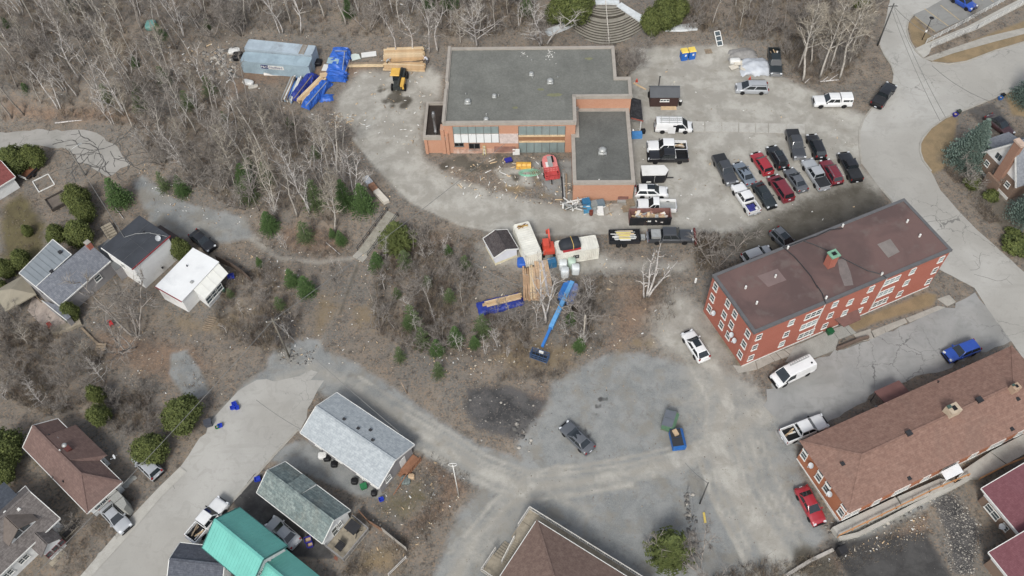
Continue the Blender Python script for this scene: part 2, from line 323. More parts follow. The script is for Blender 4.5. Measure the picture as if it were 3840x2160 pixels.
for pts in ([(780,730),(830,720),(890,760),(830,850),(770,880),(760,830)], [(380,740),(520,790),(620,740),(640,830),(500,860),(420,850)], [(860,760),(940,740),(1000,800),(940,850),(870,830)], [(1180,900),(1300,830),(1500,850),(1460,940),(1300,960)]):
 paint_poly('straw', pts, 2.5, .55)
for pts in ([(700,540),(860,560),(900,640),(760,660),(680,620)], [(200,800),(520,860),(560,940),(420,980),(250,920)], [(1350,960),(1400,940),(1400,1050),(1300,1130),(1190,1060),(1250,980)], [(0,250),(250,250),(480,330),(220,320),(0,320)], [(1060,560),(1200,600),(1180,650),(1060,620)], [(1530,690),(1680,700),(1700,780),(1560,800)], [(1100,420),(1240,440),(1200,480),(1120,470)], [(600,150),(1000,150),(900,200),(640,230),(540,280)]):
 paint_poly('rust', pts, 2.5, .6)
paint_poly('lawn', [(0,520),(60,480),(120,560),(110,640),(40,700),(0,690)], 1.5, .8)
paint_poly('lawn', [(160,1120),(280,1180),(310,1290),(210,1290),(90,1170),(60,1100)], 1.5, .8)
paint_poly('lawn', [(930,1250),(1070,1180),(1110,1260),(1010,1330),(920,1320)], 2.5, .6)
paint_poly('straw', [(900,1380),(1010,1360),(1020,1449),(880,1460)], 2, .7)
paint_poly('rust', [(1000,1090),(1180,1180),(1200,1230),(1120,1320),(1020,1380),(980,1340),(1080,1240)], 2, .6)
paint_poly('rock', [(1165,965),(1260,955),(1390,1000),(1360,1080),(1300,1115),(1200,1095),(1150,1030)], 3, .85)
paint_poly('rock', [(640,760),(740,740),(790,830),(740,900),(640,870)], 2.5, .6)
paint_poly('rock', [(0,40),(200,0),(700,0),(760,60),(560,130),(300,60),(100,160)], 4, .5)
paint_poly('rock', [(1100,20),(1300,30),(1330,100),(1180,90)], 3, .55); paint_poly('rock', [(1960,0),(2060,20),(2040,100),(1980,80)], 3, .6)
paint_poly('tar', [(395,1040),(530,1000),(560,1090),(470,1180),(420,1150)], 1.2, .35)
paint_poly('gravel', [(650,1150),(760,1100),(960,1205),(975,1260),(900,1250),(780,1200)], .8, .8); paint_line('dirt', [(700,960),(780,925),(850,950),(950,1010),(1060,1085),(1180,1160),(1330,1225)], 3.4, 1.8, .62)
paint_poly('tar', [(560,1240),(660,1190),(800,1330),(850,1410),(700,1400)], .7, .85)
paint_poly('tar', [(435,1449),(520,1340),(600,1449)], .6, .6)
_msk_r = [np.clip(MSK[k] * _core, 0, 1) for k in ('dirt', 'gravel', 'mud', 'straw', 'lawn', 'rock', 'rust', 'tar')]
_flat = np.clip(_msk_r[0] + _msk_r[1] + _msk_r[7], 0, 1)
_gv = np.stack([GX, GY, GZ], -1)
nx, ny = GX.shape
_idx = np.arange(nx * ny).reshape(nx, ny)
_F = np.stack([_idx[:-1, :-1], _idx[1:, :-1], _idx[1:, 1:], _idx[:-1, 1:]], -1).reshape(-1, 4)
def ground_mat():
 s = N('ground_soil'); p = s.pos()
 def attr(nm):
  a = s.n('ShaderNodeAttribute'); a.attribute_name = nm; sp = s.n('ShaderNodeSeparateColor'); s.l(a.outputs['Color'], sp.inputs[0]); return [sp.outputs[0], sp.outputs[1], sp.outputs[2], a.outputs['Alpha']]
 A = attr('zone_a') + attr('zone_b')
 big = s.noise(p, .09, 5, .6); mid = s.noise(p, .45, 6, .65, .3); fin = s.noise(p, 2.6, 5, .75); gr = s.noise(p, 8.0, 3, .8); lf = s.voro(p, 5.5, out='Color')
 lfv = s.n('ShaderNodeSeparateColor'); s.l(lf, lfv.inputs[0]); lfr = lfv.outputs[0]
 st = s.noise(p, .3, 6, .66, .25)
 lit = s.ramp(mid, [(.25, lin((100,95,87))), (.45, lin((124,116,105))), (.6, lin((138,127,112))), (.78, lin((156,147,132)))])
 lit = s.mix(s.mr(big, .42, .62, 0, .7), lit, lin((118,116,110)))
 lit = s.mix(s.mr(s.noise(p, 1.1, 5, .7), .5, .68, 0, .8), lit, lin((76,72,66)))
 lit = s.mix(s.mr(lfr, .72, .9, 0, .55), lit, lin((152,128,102)))
 lit = s.mix(s.mr(lfr, .28, .05, 0, .4), lit, lin((84,74,65)))
 def zone(i, lo=.3, hi=.7, k=.8):
  v = s.math('ADD', A[i], s.math('MULTIPLY', s.math('SUBTRACT', s.math('ADD', s.math('MULTIPLY', mid, .6), s.math('MULTIPLY', fin, .4)), .5), k))
  return s.mr(v, lo, hi)
 def col(a, b, n, lo=.35, hi=.65): return s.mix(s.mr(n, lo, hi), lin(a), lin(b))
 rust = s.mix(s.mr(lfr, .5, .85, 0, .8), col((116,94,77), (136,112,92), mid), lin((152,122,95))); c = s.mix(zone(6, .3, .8), lit, rust)
 straw = s.mix(s.mr(gr, .5, .7, 0, .6), col((150,128,94), (128,112,84), mid), lin((172,152,112))); c = s.mix(zone(3, .3, .75), c, straw)
 lawn = s.mix(s.mr(gr, .45, .65, 0, .6), col((92,82,60), (112,102,70), mid), lin((98,98,62))); c = s.mix(zone(4, .3, .75), c, lawn)
 rock = s.mix(s.mr(fin, .52, .66, 0, .6), col((66,66,66), (96,94,92), mid), lin((120,112,104))); c = s.mix(zone(5, .42, .62, .9), c, rock)
 grav = s.mix(s.mr(gr, .42, .62, 0, .5), col((124,128,127), (146,148,145), mid), lin((158,158,152))); grav = s.mix(s.mr(st, .46, .66, 0, .75), grav, lin((138,133,121))); grav = s.mix(s.mr(s.noise(p, .8, 5, .7, .6), .55, .7, 0, .5), grav, lin((114,109,100)))
 c = s.mix(zone(1), c, grav)
 dirt = s.mix(s.mr(st, .4, .65), lin((158,154,143)), lin((182,179,168))); dirt = s.mix(s.mr(mid, .54, .76, 0, .75), dirt, lin((142,135,120))); dirt = s.mix(s.mr(gr, .55, .7, 0, .35), dirt, lin((130,124,112)))
 c = s.mix(zone(0, .25, .8), c, dirt)
 mud = col((84,79,68), (104,99,88), st); c = s.mix(zone(2, .25, .8), c, mud)
 tar = col((66,65,64), (86,85,83), mid); c = s.mix(zone(7, .35, .65, .4), c, tar)
 c = s.mix(s.mr(s.voro(p, 1.7), .07, .03, 0, .5), c, lin((196,190,178)))
 s.bump(s.math('ADD', s.math('MULTIPLY', fin, .6), s.math('MULTIPLY', gr, .3)), .55, .12)
 return s.done(c, s.mr(A[2], 0, 1, .95, .6), 0, .2)
gme = np_mesh('ground', _gv.reshape(-1, 3), _F, ground_mat(), smooth=True)
for nm, ks in (('zone_a', (0, 1, 2, 3)), ('zone_b', (4, 5, 6, 7))):
 a = gme.color_attributes.new(nm, 'FLOAT_COLOR', 'POINT'); a.data.foreach_set('color', np.stack([_msk_r[k] for k in ks], -1).astype(np.float32).ravel())
tag(link('ground', gme), kind='structure')
def mask_at(k, x, y):
 i = int(np.clip(np.searchsorted(_xs, x), 0, nx-1)); j = int(np.clip(np.searchsorted(_ys, y), 0, ny-1)); return float(MSK[k][i, j])
# == roads, lots, walks
def sheet(name, pts, mat, dz=.03, step=1.6, zone=None, parent=None, flat=None, rag=0.0):
 P = [g2(p) if zone is None else p for p in pts]
 if rag:
  rr = random.Random(3); Q = []
  for i, a in enumerate(P):
   b = P[(i+1) % len(P)]; n = max(1, int(math.dist(a, b) / 1.1)); Q += [(a[0] + (b[0]-a[0])*k/n + rr.uniform(-rag, rag), a[1] + (b[1]-a[1])*k/n + rr.uniform(-rag, rag)) for k in range(n)]
  P = Q
 bm = bmesh.new(); vs = [bm.verts.new((x, y, 0)) for x, y in P]
 for t in tessellate_polygon([[Vector((x, y, 0)) for x, y in P]]):
  if len(set(t)) == 3:
   try: bm.faces.new([vs[i] for i in t])
   except ValueError: pass
 xs = [p[0] for p in P]; ys = [p[1] for p in P]
 if flat is None:
  for ax, lo, hi in ((0, min(xs), max(xs)), (1, min(ys), max(ys))):
   k = lo + step
   while k < hi:
    co = (k, 0, 0) if ax == 0 else (0, k, 0); no = (1, 0, 0) if ax == 0 else (0, 1, 0)
    bmesh.ops.bisect_plane(bm, geom=bm.verts[:] + bm.edges[:] + bm.faces[:], plane_co=co, plane_no=no); k += step
 for v in bm.verts: v.co.z = (hz(v.co.x, v.co.y) if flat is None else flat) + dz
 bm.normal_update()
 for f in bm.faces:
  if f.normal.z < 0: f.normal_flip()
 me = bpy.data.meshes.new(name); bm.to_mesh(me); bm.free(); me.materials.append(mat)
 o = link(name, me, parent)
 if parent is None: tag(o, kind='structure')
 return o
def strip(name, pts, w, h, mat, dz=0.0, parent=None, off=0.0, world=False):
 P = [Vector(p) if world else Vector(g2(p)) for p in pts]; Q = []
 for i in range(len(P) - 1):
  n = max(1, int((P[i+1] - P[i]).length / 1.2)); Q += [P[i].lerp(P[i+1], k / n) for k in range(n)]
 Q.append(P[-1]); mb = MB(); V = []
 for i, q in enumerate(Q):
  d = (Q[min(i+1, len(Q)-1)] - Q[max(i-1, 0)]).normalized(); nrm = Vector((-d.y, d.x)); z = hz(q.x, q.y) + dz
  for a, b in ((-w/2, -.15), (w/2, -.15), (w/2 * .9, h), (-w/2 * .9, h)): c = q + nrm * (a + off); V.append((c.x, c.y, z + b))
 F = [(0, 1, 2, 3)] + [(i*4+k, i*4+(k+1) % 4, (i+1)*4+(k+1) % 4, (i+1)*4+k) for i in range(len(Q)-1) for k in range(4)] + [tuple((len(Q)-1)*4 + k for k in (3, 2, 1, 0))]
 mb.add(V, F); o = mb.build(name, mat, parent)
 if parent is None: tag(o, kind='structure')
 return o
def road_mat(name, a, b, dark, crack=.5, cs=.28, yellow=0):
 s = N(name); p = s.pos(); n1 = s.noise(p, .16, 5, .6, .5); n2 = s.noise(p, 1.3, 5, .7); gr = s.noise(p, 9, 3, .8)
 c = s.mix(s.mr(n1, .35, .65), lin(a), lin(b)); c = s.mix(s.mr(n2, .55, .75, 0, .45), c, lin(dark)); c = s.mix(s.mr(gr, .5, .75, 0, .22), c, lin((110,110,106)))
 c = s.mix(s.mr(s.noise(p, .45, 4, .6, 1.5), .54, .62, 0, .3), c, lin(dark)); c = s.mix(s.mr(s.noise(p, .05, 3, .5), .45, .6, 0, .4), c, lin((150,146,136)))
 lg = s.noise(s.mapping(p, (.22, 1.6, 1), (0, 0, 1.0)), .7, 4, .55); c = s.mix(s.mr(lg, .56, .72, 0, .35), c, lin(dark))
 w = s.noise(p, .9, 4, .6); vm = s.n('ShaderNodeVectorMath'); vm.operation = 'ADD'; s.l(p, vm.inputs[0]); sc = s.n('ShaderNodeVectorMath'); sc.operation = 'SCALE'; cmb = s.n('ShaderNodeCombineXYZ'); s.l(w, cmb.inputs[0]); s.l(s.noise(p, 1.1, 4, .6), cmb.inputs[1]); s.l(cmb.outputs[0], sc.inputs[0]); sc.inputs['Scale'].default_value = 1.6; s.l(sc.outputs[0], vm.inputs[1])
 ck = s.voro(vm.outputs[0], cs, 'DISTANCE_TO_EDGE'); msk = s.math('MULTIPLY', s.mr(ck, .012, .004), s.mr(s.noise(p, .07, 3, .5), .45, .6)); c = s.mix(s.math('MULTIPLY', msk, crack), c, lin((84,84,82)))
 s.bump(gr, .2, .02); return s.done(c, .92, 0, .2)
M_street = road_mat('street_asphalt', (174,172,164), (184,182,174), (156,154,146), .6)
M_drive = road_mat('driveway_asphalt', (144,145,142), (162,162,158), (130,130,126), .7)
M_lot = road_mat('lot_asphalt', (138,138,133), (146,146,141), (126,126,120), .5)
M_conc = M('concrete', (166,162,151), .9, .1, .8, fine=.18, dirt=(140,134,122), dirt_amt=.5)
M_conc2 = M('pale_concrete', (180,177,167), .9, .08, .8, fine=.15, dirt=(150,145,134), dirt_amt=.5)
M_yel = M('yellow_line_paint', (196,170,112), .8, .2, 2.0)
# --- main street on the right with its side road
st_l = [T(3,0,1240,-60), T(3,0,1175,230), T(3,0,1120,450), T(3,0,1165,550), T(3,0,1240,660), T(3,0,1262,740), T(3,0,1250,840), T(3,0,1070,1060), T(3,0,960,1200), T(3,0,920,1320), T(3,1,920,30), T(3,1,945,200), T(3,1,1120,440), T(3,1,1240,580), T(3,1,1700,1250), T(3,2,2080,0), T(3,2,2200,200), T(3,2,2450,540), T(3,2,2700,900)]
st_r = [T(3,2,3200,700), T(3,1,2576,1290), T(3,1,2100,860), T(3,1,1900,660), T(3,1,1740,470), T(3,1,1640,275), T(3,1,1560,170), T(3,1,1530,80), T(3,0,1530,1449), T(3,0,1560,1390), T(3,0,1640,1290), T(3,0,1780,1190), T(3,0,2050,1080), T(3,0,2340,960), T(3,0,2576,870), T(3,0,3100,690), T(3,0,3100,290), T(3,0,2576,425), T(3,0,2290,510), T(3,0,2000,620), T(3,0,1820,648), T(3,0,1650,628), T(3,0,1560,585), T(3,0,1490,520), T(3,0,1420,400), T(3,0,1395,300), T(3,0,1410,220), T(3,0,1460,152), T(3,0,1600,90), T(3,0,1860,-60)]
sheet('street', st_l + st_r, M_street, rag=.05)
strip('kerb', st_l[2:6], .22, .13, M_conc); strip('kerb', st_l[7:12], .3, .06, M_conc)
strip('kerb', [T(3,1,1130,445), T(3,1,1180,500), T(3,1,1250,585)], .3, .13, M_conc)
strip('kerb', [T(3,1,1640,275), T(3,1,1560,170), T(3,1,1530,80), T(3,0,1530,1449), T(3,0,1560,1390), T(3,0,1640,1290), T(3,0,1780,1190), T(3,0,2050,1080), T(3,0,2340,960), T(3,0,2620,855)], .3, .13, M_conc)
strip('kerb', [T(3,0,2620,412), T(3,0,2290,510), T(3,0,2000,620), T(3,0,1820,648), T(3,0,1650,628)], .25, .13, M_conc)
strip('kerb', [T(3,0,1560,585), T(3,0,1490,520), T(3,0,1420,400), T(3,0,1395,300), T(3,0,1410,220), T(3,0,1460,152)], .25, .13, M_conc)
# --- parking lot top right
sheet('parking_lot', [T(3,0,1462,148), T(3,0,1600,86), T(3,0,1860,-64), T(3,0,3000,-200), T(3,0,2420,-10), T(3,0,2100,140), T(3,0,1690,325), T(3,0,1560,240)], M_lot, .045)
def paint_line_obj(a, b, w=.12):
 A, B = Vector(g2(a)), Vector(g2(b)); d = (B - A).normalized(); n = Vector((-d.y, d.x)) * w / 2
 return sheet('painted_line', [A - n, B - n, B + n, A + n], M_yel, .055, zone=1)
for a, b in (((1478,168),(1680,320)), ((1575,90),(1815,265)), ((1735,55),(1925,205)), ((1918,48),(2035,132)), ((2095,-40),(2160,8)), ((2240,0),(2270,20))): paint_line_obj(T(3,0,*a), T(3,0,*b))
sheet('ramp_walk', [T(3,0,1480,490), T(3,0,1585,440), T(3,0,2000,270), T(3,0,2420,50), T(3,0,2700,-90), T(3,0,2800,-80), T(3,0,2576,50), T(3,0,2100,300), T(3,0,1640,490), T(3,0,1620,545), T(3,0,1560,588)], M_conc2, .05)
sheet('sidewalk', [T(3,0,1560,590), T(3,0,1700,540), T(3,0,2200,370), T(3,0,2650,265), T(3,0,2650,325), T(3,0,2250,430), T(3,0,1860,540), T(3,0,1650,615)], M_conc, .06)
# --- apartment driveway
_rr = random.Random(4)
dv = [(440,735),(690,640),(1000,520),(1170,455),(1400,352),(1700,240),(1860,190),(1900,140),(2080,40),(2190,195),(2440,530),(2270,600),(1600,880),(1290,950),(900,1180),(560,1380),(470,1500),(330,1560),(150,1560),(60,1430),(110,1330),(20,1260),(-60,1190),(10,1120),(-20,1040),(60,1010),(20,960),(120,900)]
sheet('driveway', [T(3,2,x, y) for x, y in dv], M_drive, .022, rag=.3)
# --- street bottom left
bl = [T(0,3,760,1520), T(0,3,860,1400), T(0,3,1290,920), T(0,3,1600,560), T(0,3,1815,350), T(0,3,1960,150), T(0,3,2060,0), T(0,2,2180,1250), T(0,2,2400,1040), T(0,2,2576,940), T(1,2,180,930), T(1,2,300,930), T(1,2,420,890), T(1,2,545,815), T(1,2,610,850), T(1,2,560,910), T(1,2,670,950), T(1,2,640,1030), T(1,2,560,1150), T(1,2,430,1449), T(1,3,400,0), T(1,3,150,270), T(1,3,0,440), T(0,3,2330,710), T(0,3,2060,1110), T(0,3,1700,1449), T(0,3,1620,1540)]
sheet('street', bl, M_street, .03, rag=.28)
strip('kerb', [T(1,3,420,-20), T(1,3,150,270), T(1,3,0,440), T(0,3,2330,710), T(0,3,2060,1110), T(0,3,1690,1470)], .35, .08, M_conc)
sheet('sidewalk', [T(0,3,780,1490), T(0,3,1160,1040), T(0,3,1330,845), T(0,3,1600,560), T(0,3,1815,352), T(0,3,1880,402), T(0,3,1620,660), T(0,3,1290,1050), T(0,3,890,1490)], M_conc2, .09)
# --- cul-de-sac upper left
M_cul = road_mat('cul_de_sac_asphalt', (164,161,154), (152,150,142), (136,133,125), .9, .42)
sheet('road', [T(0,0,-200,1350), T(0,0,0,1335), T(0,0,300,1308), T(0,0,700,1310), T(0,0,900,1325), T(0,0,1040,1375), T(0,0,1130,1449), T(0,1,1180,20), T(0,1,1240,130), T(0,1,1310,225), T(0,1,1200,260), T(0,1,1060,345), T(0,1,930,240), T(0,1,780,170), T(0,1,690,50), T(0,1,450,20), T(0,1,0,70), T(0,1,-200,80)], M_cul, rag=.3)
M_crack = M('crack_tar', (92,90,86), .9, .2); ck = MB(); rr = random.Random(12)
def crack(p, n, dirn, w, zone):
 q = Vector(g2(zone(*p))); a = dirn
 for i in range(n):
  a += rr.uniform(-.6, .6); e = q + Vector((math.cos(a), math.sin(a))) * rr.uniform(.5, 1.1); ck.bar((*q, hz(*q) + .035), (*e, hz(*e) + .035), w*rr.uniform(.5, 1.2), .012); q = e
  if rr.random() < .3 and n > 4: crack2(q, n // 3, a + rr.choice((-1, 1)), w*.7)
def crack2(q, n, a, w):
 for i in range(n): a += rr.uniform(-.6, .6); e = q + Vector((math.cos(a), math.sin(a))) * rr.uniform(.4, .9); ck.bar((*q, hz(*q) + .035), (*e, hz(*e) + .035), w*rr.uniform(.5, 1.2), .012); q = e
for i in range(16): crack((rr.uniform(215, 300), rr.uniform(345, 425)), rr.randrange(5, 12), rr.uniform(0, 6.28), .16, D)
for p in ((60,340),(120,338),(440,1230),(2330,560),(2390,600),(2450,690),(2440,680)): crack(p, 6, rr.uniform(0, 6.28), .035, D)
tag(ck.build('pavement_cracks', M_crack), 'dark tarred cracks wandering over the asphalt', 'cracks', kind='stuff')
# --- concrete walk slabs beside the school parking
walk = empty('concrete_walk', gp(T(2,0,2200,1270))); tag(walk, 'pale concrete slab walk running from the school door to the parking lot', 'walkway')
wl = [(1300,1205,1330),(1440,1215,1318),(1600,1218,1320),(1770,1220,1322),(1940,1225,1325),(2110,1230,1328),(2280,1235,1330),(2450,1240,1335),(2580,1243,1338),(2760,1246,1342),(2950,1250,1346)]
base = Vector(walk.location)
for (xa, t0, b0), (xb, t1, b1) in zip(wl[1:], wl[2:]):
 q = [Vector(g2(T(2,0,xa+5,b0))), Vector(g2(T(2,0,xb-5,b1))), Vector(g2(T(2,0,xb-5,t1))), Vector(g2(T(2,0,xa+5,t0)))]
 MB().prism([(v.x - base.x, v.y - base.y) for v in q], -.05 - base.z, .05 - base.z).build('slab', M_conc2, walk)
# == building helpers
def shingle(name, a, b, c, sc=1.0, stain=None):
 s = N(name); p = s.coord('Object'); br = s.n('ShaderNodeTexBrick'); s.l(s.mapping(p, (1, 1, 1)), br.inputs['Vector'])
 br.inputs['Scale'].default_value = 1.0; br.inputs['Brick Width'].default_value = .55 * sc; br.inputs['Row Height'].default_value = .2 * sc; br.inputs['Mortar Size'].default_value = .012; br.inputs['Mortar Smooth'].default_value = .3; br.inputs['Bias'].default_value = 0.0
 br.inputs['Color1'].default_value = lin(a); br.inputs['Color2'].default_value = lin(b); br.inputs['Mortar'].default_value = lin(c)
 n = s.noise(p, 2.2, 5, .75); col = s.mix(s.mr(n, .4, .62, 0, .75), br.outputs['Color'], lin(c)); col = s.mix(s.mr(s.noise(p, 5, 3, .7), .52, .7, 0, .55), col, lin(b))
 n3 = s.noise(p, .25, 4, .6, .6); col = s.mix(s.mr(n3, .5, .75, 0, .35), col, lin(stain or c)); s.bump(br.outputs['Fac'], -.4, .02)
 return s.done(col, .93, 0, .15)
def brick(name, a, b, mortar):
 s = N(name); p = s.coord('Object'); sx = s.n('ShaderNodeSeparateXYZ'); s.l(p, sx.inputs[0]); cm = s.n('ShaderNodeCombineXYZ'); s.l(s.math('ADD', sx.outputs[0], sx.outputs[1]), cm.inputs[0]); s.l(sx.outputs[2], cm.inputs[1])
 br = s.n('ShaderNodeTexBrick'); s.l(cm.outputs[0], br.inputs['Vector']); br.inputs['Scale'].default_value = 1.0; br.inputs['Brick Width'].default_value = .24; br.inputs['Row Height'].default_value = .08; br.inputs['Mortar Size'].default_value = .008
 br.inputs['Color1'].default_value = lin(a); br.inputs['Color2'].default_value = lin(b); br.inputs['Mortar'].default_value = lin(mortar)
 n = s.noise(p, .5, 5, .65); col = s.mix(s.mr(n, .4, .7, 0, .4), br.outputs['Color'], lin(b)); col = s.mix(s.mr(s.noise(s.mapping(p, (1, 1, .25)), 1.2, 4, .7), .55, .75, 0, .3), col, lin(mortar)); s.bump(br.outputs['Fac'], -.25, .01)
 return s.done(col, .9, 0, .2)
def corrug(name, rgb, rgb2=None):
 return M(name, rgb, .6, .1, .5, fine=.08, dirt=rgb2, dirt_amt=.5)
M_glass = M('window_glass', (72,84,88), .12, .25, .9, spec=.7); M_glass_pale = M('window_glass_pale', (140,160,162), .2, .2, .9, spec=.6)
M_white = M('white_trim', (226,226,220), .6, .05, 1, dirt=(190,186,176), dirt_amt=.4); M_dark = M('dark_metal', (52,52,54), .5, .2); M_black = M('black_plastic', (30,30,32), .5, .2)
M_galv = M('galvanised_metal', (176,178,174), .45, .12, 2, metal=.3); M_stucco = M('white_stucco', (232,232,228), .9, .05, .6, dirt=(190,184,170), dirt_amt=.5, fine=.1)
M_apt = brick('red_brick', (180,102,82), (168,94,75), (178,116,97)); M_sch = brick('orange_brick', (200,146,113), (190,134,102), (194,152,126)); M_brown = brick('brown_brick', (126,106,92), (140,112,92), (134,120,106))
M_apt2 = brick('tan_brick', (182,112,74), (168,100,64), (180,124,90))
M_wood = M('fresh_lumber', (214,184,140), .85, .12, 2, fine=.2); M_wood2 = M('weathered_wood', (150,132,108), .9, .2, 2, fine=.25); M_deck = M('grey_deck_wood', (158,148,128), .9, .15, 2, fine=.2); M_redwood = M('stained_deck_wood', (150,104,74), .85, .15, 2, fine=.2)
class House: pass
def frame(name, pA, pB, pC, eave, label, cat='house', L=None, Wd=None, z0=None, group=None, ov=0.0):
 h = House(); zz = 0.0
 for _ in range(6):
  A, B, C = (at(p, zz + eave) for p in (pA, pB, pC)); m = (A + C) / 2; zz = hz(m.x, m.y) if z0 is None else z0
 u = (B - A).to_2d(); h.L = L or u.length; u.normalize(); v = Vector((-u.y, u.x)); h.W = Wd or (C - B).to_2d().dot(v)
 A = A + (u + v).to_3d() * ov; h.L -= 2*ov; h.W -= 2*ov
 h.o = empty(name, (A.x, A.y, zz), math.atan2(u.y, u.x), label, cat, group); h.A = Vector((A.x, A.y)); h.u, h.v, h.z0, h.e = u, v, zz, eave
 return h
def loc(h, p, z):
 q = at(p, h.z0 + z).to_2d() - h.A; return (q.dot(h.u), q.dot(h.v))
def wallpt(h, side, p):
 w = ray(p); c = CC.to_2d() - h.A; cx, cy = c.dot(h.u), c.dot(h.v); wx, wy = w.to_2d().dot(h.u), w.to_2d().dot(h.v)
 if side == 'S': t = -cy / wy
 elif side == 'N': t = (h.W - cy) / wy
 elif side == 'W': t = -cx / wx
 elif side == 'E': t = (h.L - cx) / wx
 else: t = (side[1] - cy) / wy if side[0] == 'y' else (side[1] - cx) / wx
 return (cx + wx*t if (side in ('S', 'N') or side[0] == 'y') else cy + wy*t), CAM_H + w.z*t - h.z0
def side_m(h, side, a, z, out=0.0):
 if side == 'S': return Matrix.Translation((a, -out, z))
 if side == 'N': return Matrix.Translation((a, h.W + out, z)) @ Matrix.Rotation(math.pi, 4, 'Z')
 if side == 'E': return Matrix.Translation((h.L + out, a, z)) @ Matrix.Rotation(math.pi / 2, 4, 'Z')
 if side == 'W': return Matrix.Translation((-out, a, z)) @ Matrix.Rotation(-math.pi / 2, 4, 'Z')
 if side[0] == 'y': return Matrix.Translation((a, side[1] - out, z))
 return Matrix.Translation((side[1] + out, a, z)) @ Matrix.Rotation(math.pi / 2, 4, 'Z')
_wm = {}
def window(h, side, a, z, w=.95, ht=1.4, n=1, frame_m=None, glass=None, sill=True, name='window', bars=True, d=.1):
 fm = frame_m or M_white; gm = glass or M_glass; key = (round(w, 2), round(ht, 2), n, fm.name, gm.name, sill, bars, d)
 if key not in _wm:
  t = .065; f = MB(); f.b2((-w/2, -d, -ht/2), (-w/2+t, .02, ht/2)); f.b2((w/2-t, -d, -ht/2), (w/2, .02, ht/2)); f.b2((-w/2+t, -d, ht/2-t), (w/2-t, .02, ht/2)); f.b2((-w/2+t, -d, -ht/2), (w/2-t, .02, -ht/2+t))
  for i in range(1, n): x = -w/2 + w*i/n; f.b2((x-.05, -d+.006, -ht/2+t), (x+.05, .02, ht/2-t))
  if bars: f.b2((-w/2+t, -d+.015, -.03), (w/2-t, .02, .03))
  p = MB().b2((-w/2+t-.01, -d*.55, -ht/2+t-.01), (w/2-t+.01, .01, ht/2-t+.01)); s = MB().b2((-w/2-.05, -d-.05, -ht/2-.08), (w/2+.05, .02, -ht/2-.003))
  _wm[key] = (f.mesh('window_frame', fm), p.mesh('pane', gm), s.mesh('sill', fm))
 fr, pa, si = _wm[key]; o = link(name, fr, h.o, side_m(h, side, a, z)); link('pane', pa, o)
 if sill: link('sill', si, o)
 return o
def dish(h, side, a, z, r=.38, tilt=.5, nm='satellite_dish'):
 m = MB(); n = 14; V = [(0, 0, 0)]; F = []
 for i, (rr, zz) in enumerate(((r*.5, .03), (r, .12))):
  for k in range(n): V.append((rr*math.cos(2*math.pi*k/n), rr*math.sin(2*math.pi*k/n)*1.1, zz))
 for k in range(n): F += [(0, 1+k, 1+(k+1) % n), (1+k, 1+n+k, 1+n+(k+1) % n, 1+(k+1) % n)]
 m.add(V, F); V2 = [(x, y, zz-.02) for x, y, zz in V]; m.add(V2, [tuple(reversed(f)) for f in F]); m.bar((0, -r*.9, .05), (0, -r*.5, .5), .04); m.box((0, -r*.5, .52), (.1, .1, .12)); m.tube([(0, 0, -.02), (0, .05, -.35)], .03, 5)
 mm = side_m(h, side, a, z, .35) if side != 'R' else Matrix.Translation((*a, z + .5))
 return m.build(nm, M('dish_grey', (198,202,204), .5, .06), h.o, True, mm @ Matrix.Rotation(R(62), 4, 'X'))
